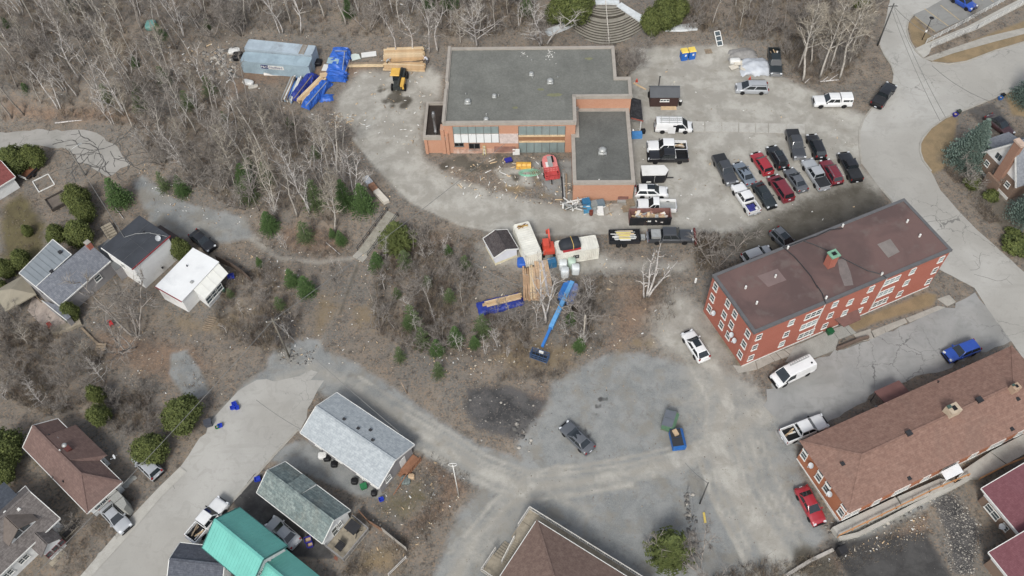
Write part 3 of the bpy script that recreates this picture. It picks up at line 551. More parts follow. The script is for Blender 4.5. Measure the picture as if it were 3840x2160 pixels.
def gable(h, e, rise, m_roof, ov=.35, m_wall=None, ridge=.5, wall_z=-1.2, hipE=0.0, hipW=0.0, x0=0.0, x1=None, y0=0.0, y1=None, fascia=None, th=.14, rake=True, nm='roof'):
 x1 = h.L if x1 is None else x1; y1 = h.W if y1 is None else y1; yr = y0 + (y1 - y0) * ridge; zr = e + rise; o = h.o; w = m_wall
 b = MB(); P0 = [(x0, y0), (x1, y0), (x1, y1), (x0, y1)]; b.prism(P0, wall_z, e)
 if not hipE: b.add([(x1, y0, e), (x1, y1, e), (x1, yr, zr-.02), (x1-.2, y0, e), (x1-.2, y1, e), (x1-.2, yr, zr-.02)], [(0,1,2), (5,4,3), (0,2,5,3), (1,4,5,2)])
 if not hipW: b.add([(x0, y1, e), (x0, y0, e), (x0, yr, zr-.02), (x0+.2, y1, e), (x0+.2, y0, e), (x0+.2, yr, zr-.02)], [(0,1,2), (5,4,3), (0,2,5,3), (1,4,5,2)])
 if w: b.build('wall', w, o)
 sl0 = rise / (yr - y0); sl1 = rise / (y1 - yr); e0 = e - ov*sl0 + .1; e1 = e - ov*sl1 + .1; zr += .1; oE = ov; oW = ov
 rf = MB(); xa, xb = x0 - oW, x1 + oE; ra, rb = (x0 + hipW if hipW else xa), (x1 - hipE if hipE else xb)
 rf.slab([(xa, y0-ov, e0), (xb, y0-ov, e0), (rb, yr, zr), (ra, yr, zr)], th); rf.slab([(xb, y1+ov, e1), (xa, y1+ov, e1), (ra, yr, zr), (rb, yr, zr)], th)
 if hipE: rf.slab([(xb, y0-ov, e0), (xb, y1+ov, e1), (rb, yr, zr)], th)
 if hipW: rf.slab([(xa, y1+ov, e1), (xa, y0-ov, e0), (ra, yr, zr)], th)
 ro = rf.build(nm, m_roof, o)
 rc = MB().bar((ra, yr, zr+.02), (rb, yr, zr+.02), .3, .04)
 for f, X, rx in ((hipE, xb, rb), (hipW, xa, ra)):
  if f: rc.bar((X, y0-ov, e0+.02), (rx, yr, zr+.02), .28, .04); rc.bar((X, y1+ov, e1+.02), (rx, yr, zr+.02), .28, .04)
 rc.build('ridge_cap', m_roof, ro)
 if fascia:
  f = MB(); f.bar((xa, y0-ov-.04, e0-.08), (xb, y0-ov-.04, e0-.08), .08, .2); f.bar((xa, y1+ov+.04, e1-.08), (xb, y1+ov+.04, e1-.08), .08, .2)
  for X, hp in ((xa-.03, hipW), (xb+.03, hipE)):
   if hp: f.bar((X, y0-ov, e0-.08), (X, y1+ov, e0-.08), .08, .2)
   else: f.bar((X, y0-ov, e0-.04), (X, yr, zr-.04), .08, .22); f.bar((X, yr, zr-.04), (X, y1+ov, e1-.04), .08, .22)
  f.build('eaves_trim', fascia, o)
 h.roofz = lambda x, y: (e0 + (y - y0 + ov) * (zr - e0) / (yr - y0 + ov)) if y < yr else (e1 + (y1 + ov - y) * (zr - e1) / (y1 + ov - yr))
 return ro
def roofvent(h, p, z, kind='pipe', m=None, par=None, s=1.0):
 x, y = loc(h, p, z); b = MB()
 if kind == 'pipe': b.lathe([(.09*s, -.3), (.09*s, .35*s), (.05*s, .37*s)], (x, y, z), 8)
 elif kind == 'box': b.box((x, y, z+.12*s), (.5*s, .5*s, .3*s)); b.box((x, y, z+.3*s), (.62*s, .62*s, .08*s))
 elif kind == 'fan': b.box((x, y, z+.15*s), (1.0*s, 1.0*s, .35*s)); b.lathe([(.42*s, 0), (.5*s, .05), (.46*s, .3*s), (.3*s, .42*s), (.08*s, .45*s)], (x, y, z+.32*s), 14)
 elif kind == 'turbine': b.lathe([(.16*s, -.2), (.16*s, .25), (.3*s, .3), (.34*s, .5), (.26*s, .68), (.05, .74)], (x, y, z), 12)
 elif kind == 'low': b.box((x, y, z+.06), (.5*s, .5*s, .16), tap=.7)
 return b.build({'pipe': 'vent_pipe', 'box': 'roof_vent', 'fan': 'roof_fan', 'turbine': 'turbine_vent', 'low': 'roof_vent'}[kind], m or M_galv, par or h.o, kind in ('fan', 'turbine'))
def steps(parent, p0, p1, z0, z1, w, n, mat, nm='step', th=.05, m2=None):
 a, b = Vector((*p0, z0)), Vector((*p1, z1)); d = (b - a); rz = math.atan2(d.y, d.x); run = d.to_2d().length / n
 for i in range(n):
  c = a + d * ((i + .5) / n); me = MB().box((0, 0, 0), (run*1.05, w, th)).mesh(nm, mat); link(nm, me, parent, Matrix.Translation(c) @ Matrix.Rotation(rz, 4, 'Z'))
 u = Vector((-math.sin(rz), math.cos(rz), 0)) * (w/2)
 for s in (-1, 1): MB().bar(a + u*s - Vector((0, 0, .14)), b + u*s - Vector((0, 0, .14)), .06, .22).build('stringer', m2 or mat, parent)
def railing(parent, pts, m, hgt_=1.0, bal=.3, nm='railing', thick=.06):
 r = MB(); pts = [Vector(p) for p in pts]
 for a, b in zip(pts, pts[1:]):
  r.bar(a + Vector((0, 0, hgt_)), b + Vector((0, 0, hgt_)), thick*1.6, thick); r.bar(a + Vector((0, 0, .12)), b + Vector((0, 0, .12)), thick, thick); n = max(1, int((b-a).length / bal))
  for i in range(n + 1): q = a.lerp(b, i / n); r.bar(q, q + Vector((0, 0, hgt_)), .04 if i % 5 else .09)
 return r.build(nm, m, parent)
# == school
Zs = lambda x, y: Zm(1560, 300, 2.898, x, y)
SE, AE = 6.4, 3.9
h = frame('school_building', Zs(295, 478), Zs(1735, 468), T(2,0,640,975), SE, 'large orange brick school with flat grey gravel roof under renovation', 'school', z0=0.0)
SCH = h
xin, xR = loc(h, Zs(1735, 468), SE)[0], loc(h, T(2,0,1202,975), SE)[0]; yin = loc(h, T(2,0,900,978), SE)[1]; xst = loc(h, T(2,0,1045,790), SE)[0]; yst = loc(h, T(2,0,1120,790), SE)[1]; yN = loc(h, T(2,0,500,482), SE)[1]
main = [(0, 0), (xin, 0), (xin, yin), (xR, yin), (xR, yst), (xst, yst), (xst, yN), (0, yN)]
M_roofg = M('grey_membrane_roof', (116,117,110), .95, .12, .25, fine=.2, dirt=(94,95,90), dirt_amt=.5)
M_roofd = M('dark_membrane_roof', (102,103,98), .95, .12, .3, fine=.2, dirt=(70,72,70), dirt_amt=.5)
M_cap = M('metal_coping', (168,160,148), .6, .08, 1.0, dirt=(130,124,116), dirt_amt=.4); M_capd = M('grey_coping', (100,100,101), .6, .08)
MB().prism(main, -.6, SE - .25).build('wall', M_sch, h.o)
def inset(poly, d):
 n = len(poly); out = []
 for i in range(n):
  a, b, c = Vector(poly[i-1]), Vector(poly[i]), Vector(poly[(i+1) % n]); e1 = (b-a).normalized(); e2 = (c-b).normalized(); n1 = Vector((-e1.y, e1.x)); n2 = Vector((-e2.y, e2.x)); k = 1 + n1.dot(n2)
  q = b + (n1 + n2) * (d / max(k, .2)); out.append((q.x, q.y))
 return out
def flat_roof(h, poly, z, m_roof, m_cap, w=.35, up=.22, over=.12, nm='roof'):
 MB().prism(inset(poly, w - .02), z - .3, z).build(nm, m_roof, h.o)
 o = inset(poly, -over); i = inset(poly, w); n = len(poly); b = MB()
 for k in range(n):
  q = [o[k], o[(k+1) % n], i[(k+1) % n], i[k]]; b.prism(q, z - .28, z + up)
 return b.build('coping', m_cap, h.o)
flat_roof(h, main, SE, M_roofg, M_cap, .4, .25)
ann = [(xin, loc(h, Zs(2000, 1122), AE)[1]), (loc(h, Zs(2374, 1122), AE)[0], 0), (0, 0), (0, 0)]
yS = ann[0][1]; xAR = ann[1][0]; xAL = loc(h, Zs(1712, 1122), AE)[0]
ann = [(xAL, yS), (xAR, yS), (xAR, yin), (xAL, yin)]
MB().prism([(xAL, yS), (xAR, yS), (xAR - .06, yin - .003), (xin + .003, yin - .003), (xin + .003, 0), (xAL, -.003)] if xAL < xin else ann, -.6, AE - .25).build('annex_wall', M_sch, h.o)
flat_roof(h, [(xAL, yS), (xAR, yS), (xAR, yin - .15), (xin + .18, yin - .15), (xin + .18, -.15), (xAL, -.15)], AE, M_roofd, M_cap, .45, .2)
MB().b2((xin - .3, -.1, SE + .252), (xin + .15, yin, SE + .36)).build('parapet', M_cap, h.o); MB().b2((xin - .3, yin - .12, SE + .252), (xR + .15, yin + .3, SE + .36)).build('parapet', M_cap, h.o)
MB().b2((-.2, 0, SE + .252), (.25, yN * .42, SE + .5)).build('parapet', M_cap, h.o); MB().b2((-.2, yN * .52, SE + .252), (.25, yN + .1, SE + .5)).build('parapet', M_cap, h.o)
for p, k, s in ((Zs(563,250),'fan',.95),(Zs(852,185),'fan',.7),(Zs(763,440),'fan',.75),(Zs(1458,30),'fan',1.0),(T(2,0,195,755),'fan',.75),(Zs(543,160),'pipe',1),(Zs(898,175),'pipe',1),(T(2,0,200,615),'pipe',1),(T(2,0,460,785),'pipe',1),(T(2,0,205,785),'pipe',.8),(Zs(765,388),'pipe',1.2)): roofvent(h, p, SE, k, s=s)
roofvent(h, Zs(2024, 790), AE, 'fan', s=1.25)
for p, s in ((Zs(1990,1087), 1), (Zs(2360,545), .8)): roofvent(h, p, AE, 'low', M_white, s=.5)
M_moss = M('roof_moss', (138,138,70), .95, .15, 2); M_gritw = M('white_grit', (214,212,204), .9, .1)
def blob(h, p, rx, ry, z, m, n=16, nm='roof_stain', sd=1):
 x, y = loc(h, p, z); rr = random.Random(sd); P = [(x + rx*math.cos(2*math.pi*k/n)*rr.uniform(.7, 1.1), y + ry*math.sin(2*math.pi*k/n)*rr.uniform(.7, 1.1)) for k in range(n)]
 return MB().prism(P, z - .05, z + .006).build(nm, m, h.o)
M_mossy = M('mossy_membrane', (122,123,92), .95, .12, .6, fine=.2)
for p, rx, ry, k in ((T(2,0,430,955), 1.4, .45, 1), (T(2,0,775,590), .7, .35, 2), (T(2,0,290,900), .6, .3, 3), (Zs(1080,300), .5, .3, 4)): blob(h, p, rx, ry, SE, M_mossy, sd=k)
rr = random.Random(6); g = MB()
for cx, cy, n, sp in ((385, 545, 34, 32), (115, 545, 12, 22)):
 for _ in range(n):
  x, y = loc(h, T(2,0,cx + rr.gauss(0, sp*.6), cy + rr.gauss(0, sp)), SE); g.box((x, y, SE + .02), (rr.uniform(.08, .2), rr.uniform(.06, .15), .06), rr.uniform(0, 3))
g.build('roof_grit', M_gritw, h.o)['kind'] = 'stuff'
M_pane = M('spandrel_glass', (132,148,146), .25, .1, .6, spec=.5); M_panel = M('white_wall_panel', (226,230,228), .5, .05, .8); M_alu = M('aluminium', (120,124,122), .4, .1, 1, metal=.4)
def bay(xs, z0, z1, mat, nm, out=.06):
 for a, b in zip(xs, xs[1:]): MB().b2((a + .035, -out, z0), (b - .035, .05, z1)).build(nm, mat, h.o)
 for a in xs: MB().b2((a - .035, -out - .05, z0 - .04), (a + .035, .05, z1 + .04)).build('mullion', M_alu, h.o)
W1 = [wallpt(h, 'S', Zs(x, 540))[0] for x in (402, 480, 563, 648, 733, 815, 897)]; W2 = [wallpt(h, 'S', Zs(x, 720))[0] for x in (1118, 1200, 1283, 1367, 1450, 1533, 1615)]
zt, z1a, z1b = (wallpt(h, 'S', Zs(650, y))[1] for y in (505, 585, 675))
bay(W1, z1a + .05, min(zt, SE - .55), M_pane, 'window_pane'); bay(W1, z1b, z1a - .05, M_panel, 'wall_panel', .12)
zb1, zb2, zb3 = (wallpt(h, 'S', Zs(1367, y))[1] for y in (600, 662, 785))
bay(W2, zb1 + .1, SE - .6, M_pane, 'window_pane'); bay(W2, zb3, zb2 - .1, M_pane, 'window_pane')
for z in (zb1, zb2): MB().b2((W2[0], -.2, z - .16), (W2[-1], .05, z + .12)).build('beam', M_wood, h.o)
MB().b2((W2[0], -.05, zb2 + .12), (W2[-1], .03, zb1 - .16)).build('wall_panel', M('raw_plywood', (150,108,72), .9, .15, 1, fine=.2), h.o)
MB().b2((W2[0] - .1, -.25, zb3 - .3), (W2[-1] + .1, .05, zb3 - .06)).build('sill', M_conc, h.o)
for p, w, ht in ((Zs(468, 700), 1.45, .75), (Zs(635, 720), 1.75, 1.4)):
 a, z = wallpt(h, 'S', p); window(h, 'S', a, z, w, ht, 2, M_alu, M_black, bars=False)
a0, zc = wallpt(h, 'S', Zs(850, 685)); a1, zd = wallpt(h, 'S', Zs(1078, 780)); MB().b2((a0, -1.0, .55*zc + .45*zd), (a1, .05, .55*zc + .45*zd + .12)).build('canopy', M('rusty_sheet', (140,104,90), .7, .2, 1, dirt=(110,84,76)), h.o)
a0 = wallpt(h, 'S', Zs(905, 600))[0]; a1 = wallpt(h, 'S', Zs(1110, 600))[0]; MB().b2((a0, -.12, z1b - .2), (a1, .02, z1a)).build('plastic_sheet', M('torn_plastic', (206,190,182), .4, .15, 2, fine=.3), h.o)
MB().b2((W1[0] - .3, -.1, -.2), (W2[0] - .5, .02, 1.0)).build('wall_patch', M('scraped_plaster', (190,150,128), .9, .25, 1.2, fine=.3, dirt=(214,200,186), dirt_amt=.8), h.o)
xa, yA = loc(h, Zs(60, 628), 3.6); xb, yB = loc(h, Zs(100, 245), 3.6)
xa = (xa + xb) / 2 + .3; low = [(xa, yA + .2), (-.02, yA + .2), (-.02, yB), (xa, yB)]
MB().prism(low, -.6, 3.2).build('flue_room_wall', M_sch, h.o); flat_roof(h, low, 3.25, M('tar_roof', (58,50,44), .8, .2), M_cap, .3, .45)
fx, fy = loc(h, Zs(215, 572), 3.3); MB().lathe([(.26, 0), (.26, .5), (.21, .52), (.21, 3.3), (.27, 3.35), (.27, 4.1), (.25, 4.15), (.2, 4.5)], (fx, fy, 3.2), 14).build('flue_pipe', M('flue_steel', (140,140,140), .35, .2, 2, metal=.5), h.o, True)
MB().b2((-.6, -.15, -.4), (-.02, 1.2, SE - 1.2)).build('pier', M_sch, h.o)
for x in (.35, xa + .3): MB().b2((x - .2, -.3 if x > 0 else yA - .05, -.3), (x + .2, .02 if x > 0 else yA + .21, 4.6 if x > 0 else 3.0)).build('downpipe', M_sch, h.o)
cx0, cy0 = loc(h, T(2,0,1195,1200), 3.0); cx1, cy1 = loc(h, T(2,0,1300,990), 3.0)
cn = MB(); cn.slab([(xR + .1, cy0, 3.4), (cx1, cy0, 2.7), (cx1, cy1, 2.7), (xR + .1, cy1, 3.4)], .18); ec = cn.build('entrance_canopy', shingle('charcoal_tiles', (58,58,60), (74,74,76), (36,36,38), 1.8), h.o)
MB().bar((xR + .1, cy0 - .06, 3.3), (cx1 + .05, cy0 - .06, 2.6), .08, .22).build('fascia', M('fascia_red', (150,82,66)), ec)
for yy in (cy0 + .3, cy1 - .3): MB().bar((cx1 - .25, yy, -.2), (cx1 - .25, yy, 2.62), .14).build('post', M_white, ec)
a, z = wallpt(h, ('y', yS), T(2,1,1118, 540)); MB().b2((a - .85, yS - .5, z - .55), (a + .85, yS + .02, z - .4)).build('door_canopy', M_galv, h.o); MB().b2((a - .8, yS - .06, z - .4), (a + .8, yS + .02, z + .3)).build('door_hood', M('brown_hood', (130,88,78)), h.o); MB().b2((a - .6, yS - .05, -.2), (a + .6, yS + .02, z - .6)).build('door', M_dark, h.o)
MB().b2((xin + .18, yin - .6, AE + .01), (xin + .65, yin - .16, AE + .7)).build('vent_box', M_galv, h.o)
MB().bar((*loc(h, T(2,0,1300, 1290), .1), .05), (*loc(h, T(2,0,1215, 1300), .1), .05), .08).build('pipe_rail', M_galv, h.o)
# == red brick apartment block
Za = lambda x, y: Zm(2600, 1050, 4.14, x, y); Zb = lambda x, y: Zm(3000, 900, 3.15, x, y)
AH = 8.5
h = frame('apartment_building', Za(950, 815), T(3,1,1845, 1065), T(3,1,1388, 548), AH, 'three-storey red brick apartment block with flat brown roof', 'apartments', z0=0.0)
APT = h; rect = [(0, 0), (h.L, 0), (h.L, h.W), (0, h.W)]
MB().prism(rect, -1.5, AH - .2).build('wall', M_apt, h.o)
s = N('brown_flat_roof'); p = s.coord('Object'); c = s.mix(s.mr(s.noise(p, .16, 4, .55, .6), .35, .65), lin((98,80,77)), lin((116,92,87))); c = s.mix(s.mr(s.noise(p, .35, 5, .6), .52, .7, 0, .6), c, lin((118,106,100))); c = s.mix(s.mr(s.noise(p, 6, 3, .8), .5, .75, 0, .25), c, lin((84,66,64))); M_aroof = s.done(c, .95, 0, .15)
flat_roof(h, rect, AH, M_aroof, M_capd, .3, .08, .12)
MB().b2((-.04, -.05, -1.2), (h.L * .42, -.002, .28)).build('foundation', M_white, h.o); MB().b2((h.L * .46, -.05, -1.2), (h.L + .03, -.002, .18)).build('foundation', M_white, h.o)
for p in ((350,105),(300,275),(255,440),(540,365),(485,540),(440,700),(650,530),(595,695),(545,860),(850,830),(790,995),(730,1155)):
 a, z = wallpt(h, 'W', Za(*p)); window(h, 'W', h.W - a if False else a, z, .9, 1.35, 1)
WA = [('b',1665,225,1),('b',1330,365,1),('b',1085,475,3),('b',838,575,1),('b',590,730,1),('b',412,755,1),('b',155,875,3),('a',1520,655,1),('a',1015,880,1),('b',1590,355,1),('b',1255,500,1),('b',1010,610,3),('b',765,705,1),('b',525,855,1),('b',355,885,1),('b',100,995,3),('a',1440,835,1),('a',950,1040,1),('b',1515,485,1),('b',1175,630,1),('b',940,735,3),('b',700,830,1),('b',290,1010,1),('b',70,1105,3),('a',1370,985,1),('a',890,1200,1),('b',1440,600,1),('b',1105,745,1),('b',870,850,3),('b',640,950,1),('b',225,1120,1),('a',1740,950,1)]
for k, x, y, n in WA:
 a, z = wallpt(h, 'S', (Za if k == 'a' else Zb)(x, y))
 if z > .45: window(h, 'S', a, z, .85 if n == 1 else 2.5, 1.2, n, glass=M_glass if (x * 7 + y) % 3 else M_glass_pale)
for p in ((355,500),(635,835),(680,925)): dish(h, 'W', *wallpt(h, 'W', Za(*p)), r=.36)
for p in (Za(808,130), Za(980,370), Za(35, 15), T(3,1,748,832), T(3,1,197,1052), T(3,1,1397,788), T(3,1,1522,933), T(3,1,1142,1318), Zb(305,693), Zb(962,412), T(3,1,72,1340)): roofvent(h, p, AH, 'pipe', M_white, s=1.5)
for P in ([T(3,1,750,850),T(3,1,620,865),T(3,1,480,930),T(3,1,350,972),T(3,1,200,1030),T(3,1,150,1040)],[T(3,1,350,972),T(3,1,480,1020),T(3,1,620,1080),T(3,1,700,1125),T(3,1,830,1190),T(3,1,1000,1275),T(3,1,1130,1308),T(3,1,1190,1345)],[T(3,1,150,1040),T(3,1,260,1130),T(3,1,340,1220),T(3,1,430,1330),T(3,1,500,1449),Zb(200,540),Zb(260,630),Zb(300,745)]):
 MB().tube([(*loc(h, q, AH + .1), AH + .12) for q in P], .07, 5).build('roof_cable', M_dark, h.o)
cx, cy = loc(h, Zb(345, 300), AH); ch = MB().b2((cx - .55, cy - .45, AH - .1), (cx + .55, cy + .55, AH + 2.3)).build('chimney', M_apt, h.o)
MB().b2((cx - .65, cy - .55, AH + 2.3), (cx + .65, cy + .65, AH + 2.5)).build('chimney_cap', M('copper_green', (120,170,140), .7, .15), ch); MB().b2((cx - .3, cy - .2, AH + 2.5), (cx + .3, cy + .3, AH + 2.56)).build('flue', M_black, ch)
for P, m, nm in (([T(3,1,1100,1010), T(3,1,1230,955), T(3,1,1325,1085), T(3,1,1210,1145)], M('patched_membrane', (132,124,118), .95, .1, .8, fine=.1), 'roof_patch'), ([T(3,1,-110,1330), T(3,1,95,1255), T(3,1,185,1370), T(3,1,0,1440)], M('patched_membrane_brown', (126,106,102), .95, .06, .8, fine=.1), 'roof_patch')):
 MB().prism([loc(h, q, AH) for q in P], AH - .05, AH + .02).build(nm, m, h.o)
MB().prism([loc(h, q, AH) for q in (T(3,1,700,1165), T(3,1,775,1150), T(3,1,830,1290), T(3,1,860,1420), T(3,1,770,1430), T(3,1,720,1300))], AH - .05, AH + .008).build('roof_stain', M('pale_stained_membrane', (122,112,108), .95, .1, .7, fine=.15), h.o)
a, z = wallpt(h, 'S', Zb(505, 960)); dc = MB(); dc.prism([(a - 1.9, .05), (a - 1.5, -1.5), (a + 1.2, -1.5), (a + 1.9, .05)], 2.25, 2.45); dc.build('door_canopy', M('brown_canopy', (126,92,84), .85, .1), h.o); MB().b2((a - .6, -.06, -.3), (a + .6, .02, 2.1)).build('door', M_dark, h.o)
for p0, p1 in ((Zb(290,770), Zb(150,1075)), (Zb(1020,462), Zb(760,925))):
 x0, z0 = wallpt(h, 'S', p0); x1, z1 = wallpt(h, 'S', p1); MB().bar((x0, -.06, AH - .4), (x0, -.06, .2), .08).build('downpipe', M_white, h.o)
M_conc3 = M('grey_concrete', (158,158,150), .9, .1, .6, fine=.2, dirt=(126,124,116), dirt_amt=.5)
tr = empty('entrance_terrace', gp(Zb(450, 1150)), 0, 'grey concrete entrance terrace along the red brick apartment block', 'terrace'); tb = Vector(tr.location)
def rel(px, dz=0.0): q = gp(px, dz) - tb; return (q.x, q.y)
for q in ([(-60,1260),(370,1060),(450,1180),(420,1300),(60,1440),(-180,1449)], [(375,1058),(510,1015),(600,1125),(455,1178)], [(515,1013),(560,1000),(660,1100),(605,1122)]):
 MB().prism([rel(Zb(x, y)) for x, y in q], -.3 - tb.z, .14 - tb.z).build('slab', M_conc3, tr)
wall_p = [Zb(430, 1300), Zb(600, 1230), Zb(690, 1190), Zb(800, 1165)]
strip('low_wall', wall_p, .3, .65, M('brown_wall', (112,96,84), .9, .15), parent=None)
fw = bpy.data.objects['low_wall']; fw.name = 'garden_wall'; del fw['kind']; tag(fw, 'low brown wall along the edge of the apartment terrace by the driveway', 'wall')
wk = empty('entry_walk', gp(Zb(1100, 1000)), 0, 'pale concrete slab walk beside the dry strip in front of the brick apartments', 'walkway'); tb = Vector(wk.location)
for q in ([(835,1080),(985,1020),(1010,1095),(870,1160)],[(985,1020),(1235,925),(1265,975),(1015,1095)],[(1250,925),(1620,780),(1720,795),(1295,978)],[(1620,700),(1760,650),(1840,735),(1740,785)],[(630,1115),(830,1050),(880,1160),(760,1195),(680,1180)]):
 MB().prism([rel(Zb(x, y)) for x, y in q], -.2 - tb.z, .07 - tb.z).build('slab', M_conc, wk)
for q in ((620,1300),(935,1340),(1125,1260),(1240,1210),(1330,1160),(1410,1130)): pass
ws = empty('side_walk', gp(Za(900, 1380)), 0, 'pale concrete slabs along the foot of the red brick front by the white van', 'walkway'); tb = Vector(ws.location)
for q in ([(615,1325),(765,1340),(960,1265),(990,1390),(700,1449)],[(970,1262),(1180,1170),(1260,1260),(1000,1385)],[(1190,1168),(1270,1130),(1360,1230),(1270,1262)],[(1280,1128),(1400,1090),(1520,1180),(1370,1225)],[(1410,1085),(1660,985),(1750,1080),(1530,1175)]):
 MB().prism([rel(Za(x, y)) for x, y in q], -.2 - tb.z, .06 - tb.z).build('slab', M_conc, ws)
# == hip-roofed brick apartments, lower right
h = frame('apartment_building', T(3,3,820,815), T(3,3,2480,20), T(3,2,2428,545), 4.6, 'long two-storey tan brick apartment block with brown shingled hip roof', 'apartments', z0=-.1, ov=.5)
h2A = h; dW = (at(T(3,3,385,62), 4.5).to_2d() - h.A).dot(h.v); h.L = max(h.L, (at(T(3,2,2428,545), 4.5).to_2d() - h.A).dot(h.u) - .5); h.W = dW - .5
M_sh_br = shingle('brown_shingles', (144,110,95), (155,122,106), (124,95,83), 1.2, (126,104,93))
ro = gable(h, 4.6, 1.35, M_sh_br, .5, M_apt2, hipE=h.W * .5, hipW=h.W * .5)
for p in ((410,150),(365,235),(565,370),(512,455),(640,490),(590,570),(795,725),(738,805)):
 a, z = wallpt(h, 'W', T(3,3,*p)); window(h, 'W', a, min(max(z, .9), 3.9), .95, 1.35)
for i in range(9):
 for z in (1.2, 3.5): window(h, 'S', 1.3 + i * (h.L - 2.5) / 8, z, 1.1 if i % 2 else 2.3, 1.3, 2 if i % 2 == 0 else 1)
for p in ((462,325),(650,612)): dish(h, 'W', *wallpt(h, 'W', T(3,3,*p)), r=.36)
MB().b2((-.05, 0, -1), (-.002, h.W, .25)).build('foundation', M_white, h.o); MB().b2((0, -.05, -1), (h.L, -.002, .25)).build('foundation', M_white, h.o)
def onroof(h, p):
 z = 5.0
 for _ in range(12): x, y = loc(h, p, z); z = max(4.0, min(h.roofz(x, y), 4.7 + 1.4 * max(0, min(x + .5, h.L - x + .5)) / (h.W * .5)))
 return z
for p, k, s in ((T(3,3,752,318),'low',1),(T(3,3,1422,465),'low',1),(T(3,3,1412,20),'box',1.1),(T(3,2,2120,1135),'box',1.2),(T(3,2,1963,788),'low',.8),(T(3,2,1710,950),'pipe',1),(T(3,2,1085,1190),'low',.7),(T(3,2,2455,1418),'low',1),(T(3,2,2515,1115),'low',1)): roofvent(h, p, onroof(h, p), k, M_dark, s=s)
for p, w, m in ((T(3,2,1840,1250), 1.5, M('pale_block', (190,172,146), .9, .1, 2)), (T(3,2,2462,1030), 1.0, M('pale_block2', (178,150,124), .9, .1, 2))):
 z = onroof(h, p); x, y = loc(h, p, z); ch = MB().b2((x - w*.5, y - w*.4, z - .8), (x + w*.5, y + w*.4, z + 1.1)).build('chimney', m, h.o); MB().b2((x - w*.15, y - w*.2, z + 1.1), (x + w*.2, y + w*.2, z + 1.14)).build('flue', M_black, ch); MB().b2((x - w*.5, y + .1*w, z + 1.14), (x - w*.16, y + w*.38, z + 1.3)).build('chimney_cap', M('dark_green_metal', (70,92,84), .5, .1), ch)
px, py = loc(h, T(3,2,1250,1040), 2.8); pr = MB(); pr.slab([(px - 1.9, py - 1.2, 2.9), (px + 1.9, py - 1.2, 2.9), (px + 1.9, py + 1.0, 2.6), (px - 1.9, py + 1.0, 2.6)], .15); pc = pr.build('porch_canopy', M('maroon_metal', (116,80,74), .7, .1), h.o)
for sx in (-1.7, 1.7): MB().bar((px + sx, py + .8, -.2), (px + sx, py + .8, 2.6), .1).build('post', M_dark, pc)
MB().b2((px + 1.95, py - .6, -.2), (px + 4.3, py - .45, .75)).build('railing', M_dark, h.o)
MB().b2((px - 2.3, h.W + .02, -.3), (px + 4.5, h.W + 1.5, .15)).build('porch_slab', M_conc3, h.o)
dk = empty('rear_walkway', gp(T(3,3,1400,700)), 0, 'concrete walkway with tan rail along the lower side of the hip-roofed apartments', 'walkway'); tb = Vector(dk.location)
for q in ([(640,970),(745,918),(1280,660),(1300,690),(1340,760),(700,1050)],[(1300,655),(1730,470),(1850,500),(1880,530),(1350,755)],[(1900,470),(1970,380),(2230,205),(2390,330),(2130,460)],[(2235,200),(2576,20),(2620,200),(2400,325)]):
 MB().prism([rel(T(3,3,x, y), .6) for x, y in q], -1.2 - tb.z, .55 - tb.z).build('slab', M_conc2, dk)
rl = [Vector((*rel(T(3,3,x, y), 1.3), 1.2 - tb.z)) for x, y in ((708,1050),(1300,760),(1640,590),(2030,425))]
m = MB()
for a, b in zip(rl, rl[1:]):
 m.bar(a, b, .14, .14); n = max(1, int((b - a).length / 1.8))
 for i in range(n + 1): q = a.lerp(b, i / n); m.bar(q, q - Vector((0, 0, .8)), .1)
m.build('handrail', M('tan_rail', (190,136,84), .8, .15), dk)
rl = [Vector((*rel(T(3,3,x, y), 1.3), 1.2 - tb.z)) for x, y in ((2130,470),(2400,330),(2640,230))]; m = MB()
for a, b in zip(rl, rl[1:]): m.bar(a, b, .12, .12); m.bar(a - Vector((0, 0, .4)), b - Vector((0, 0, .4)), .1, .1)
m.build('handrail', M('tan_rail', (190,136,84), .8, .15), dk)
A_, B_, C_, D_ = (Vector((*rel(T(3,3,x, y), 2.4), 2.4 - tb.z)) for x, y in ((1790,492),(1960,408),(1905,320),(1735,408)))
aw = MB(); aw.slab([A_, B_, C_, D_], .08); awn = aw.build('awning', M('white_awning', (238,240,240), .5, .03), dk)
for q in (A_, B_): MB().bar(q, (q.x, q.y, .5 - tb.z), .08).build('post', M_white, awn)
ww = strip('retaining_wall', [T(3,3,700,1085), T(3,3,900,1040), T(3,3,1200,890), T(3,3,1500,730), T(3,3,1800,590), T(3,3,2020,470)], .5, .5, M_conc2); del ww['kind']; tag(ww, 'pale concrete retaining wall below the apartment walkway beside rubble', 'wall')
# == houses
M_gsid = M('grey_siding', (150,148,148), .8, .08, .8, fine=.1); M_wsid = M('white_siding', (226,228,226), .8, .05, .8, dirt=(196,194,188), dirt_amt=.4)
h = frame('bungalow', T(1,3,445,5), T(1,3,1235,562), T(1,3,1598,128), 3.0, 'bungalow with pale grey shingled gable roof at the end of the street', ov=.35)
M_sh_g = shingle('pale_grey_shingles', (172,180,182), (186,193,195), (150,158,162), 1.3, (166,172,174))
gable(h, 3.0, 1.5, M_sh_g, .35, M_gsid, fascia=M_white)
for p in (T(1,2,885,1320), T(1,2,1027,1413), T(1,2,1150,1430), T(1,3,1172,82)):
 z = 4.0
 for _ in range(8): x, y = loc(h, p, z); z = h.roofz(x, y)
 roofvent(h, p, z, 'low', M_dark, s=.9)
for a in (2.0, 5.5, 9.0, 12.0): window(h, 'S', min(a, h.L - 1), 1.6, 1.1, 1.1)
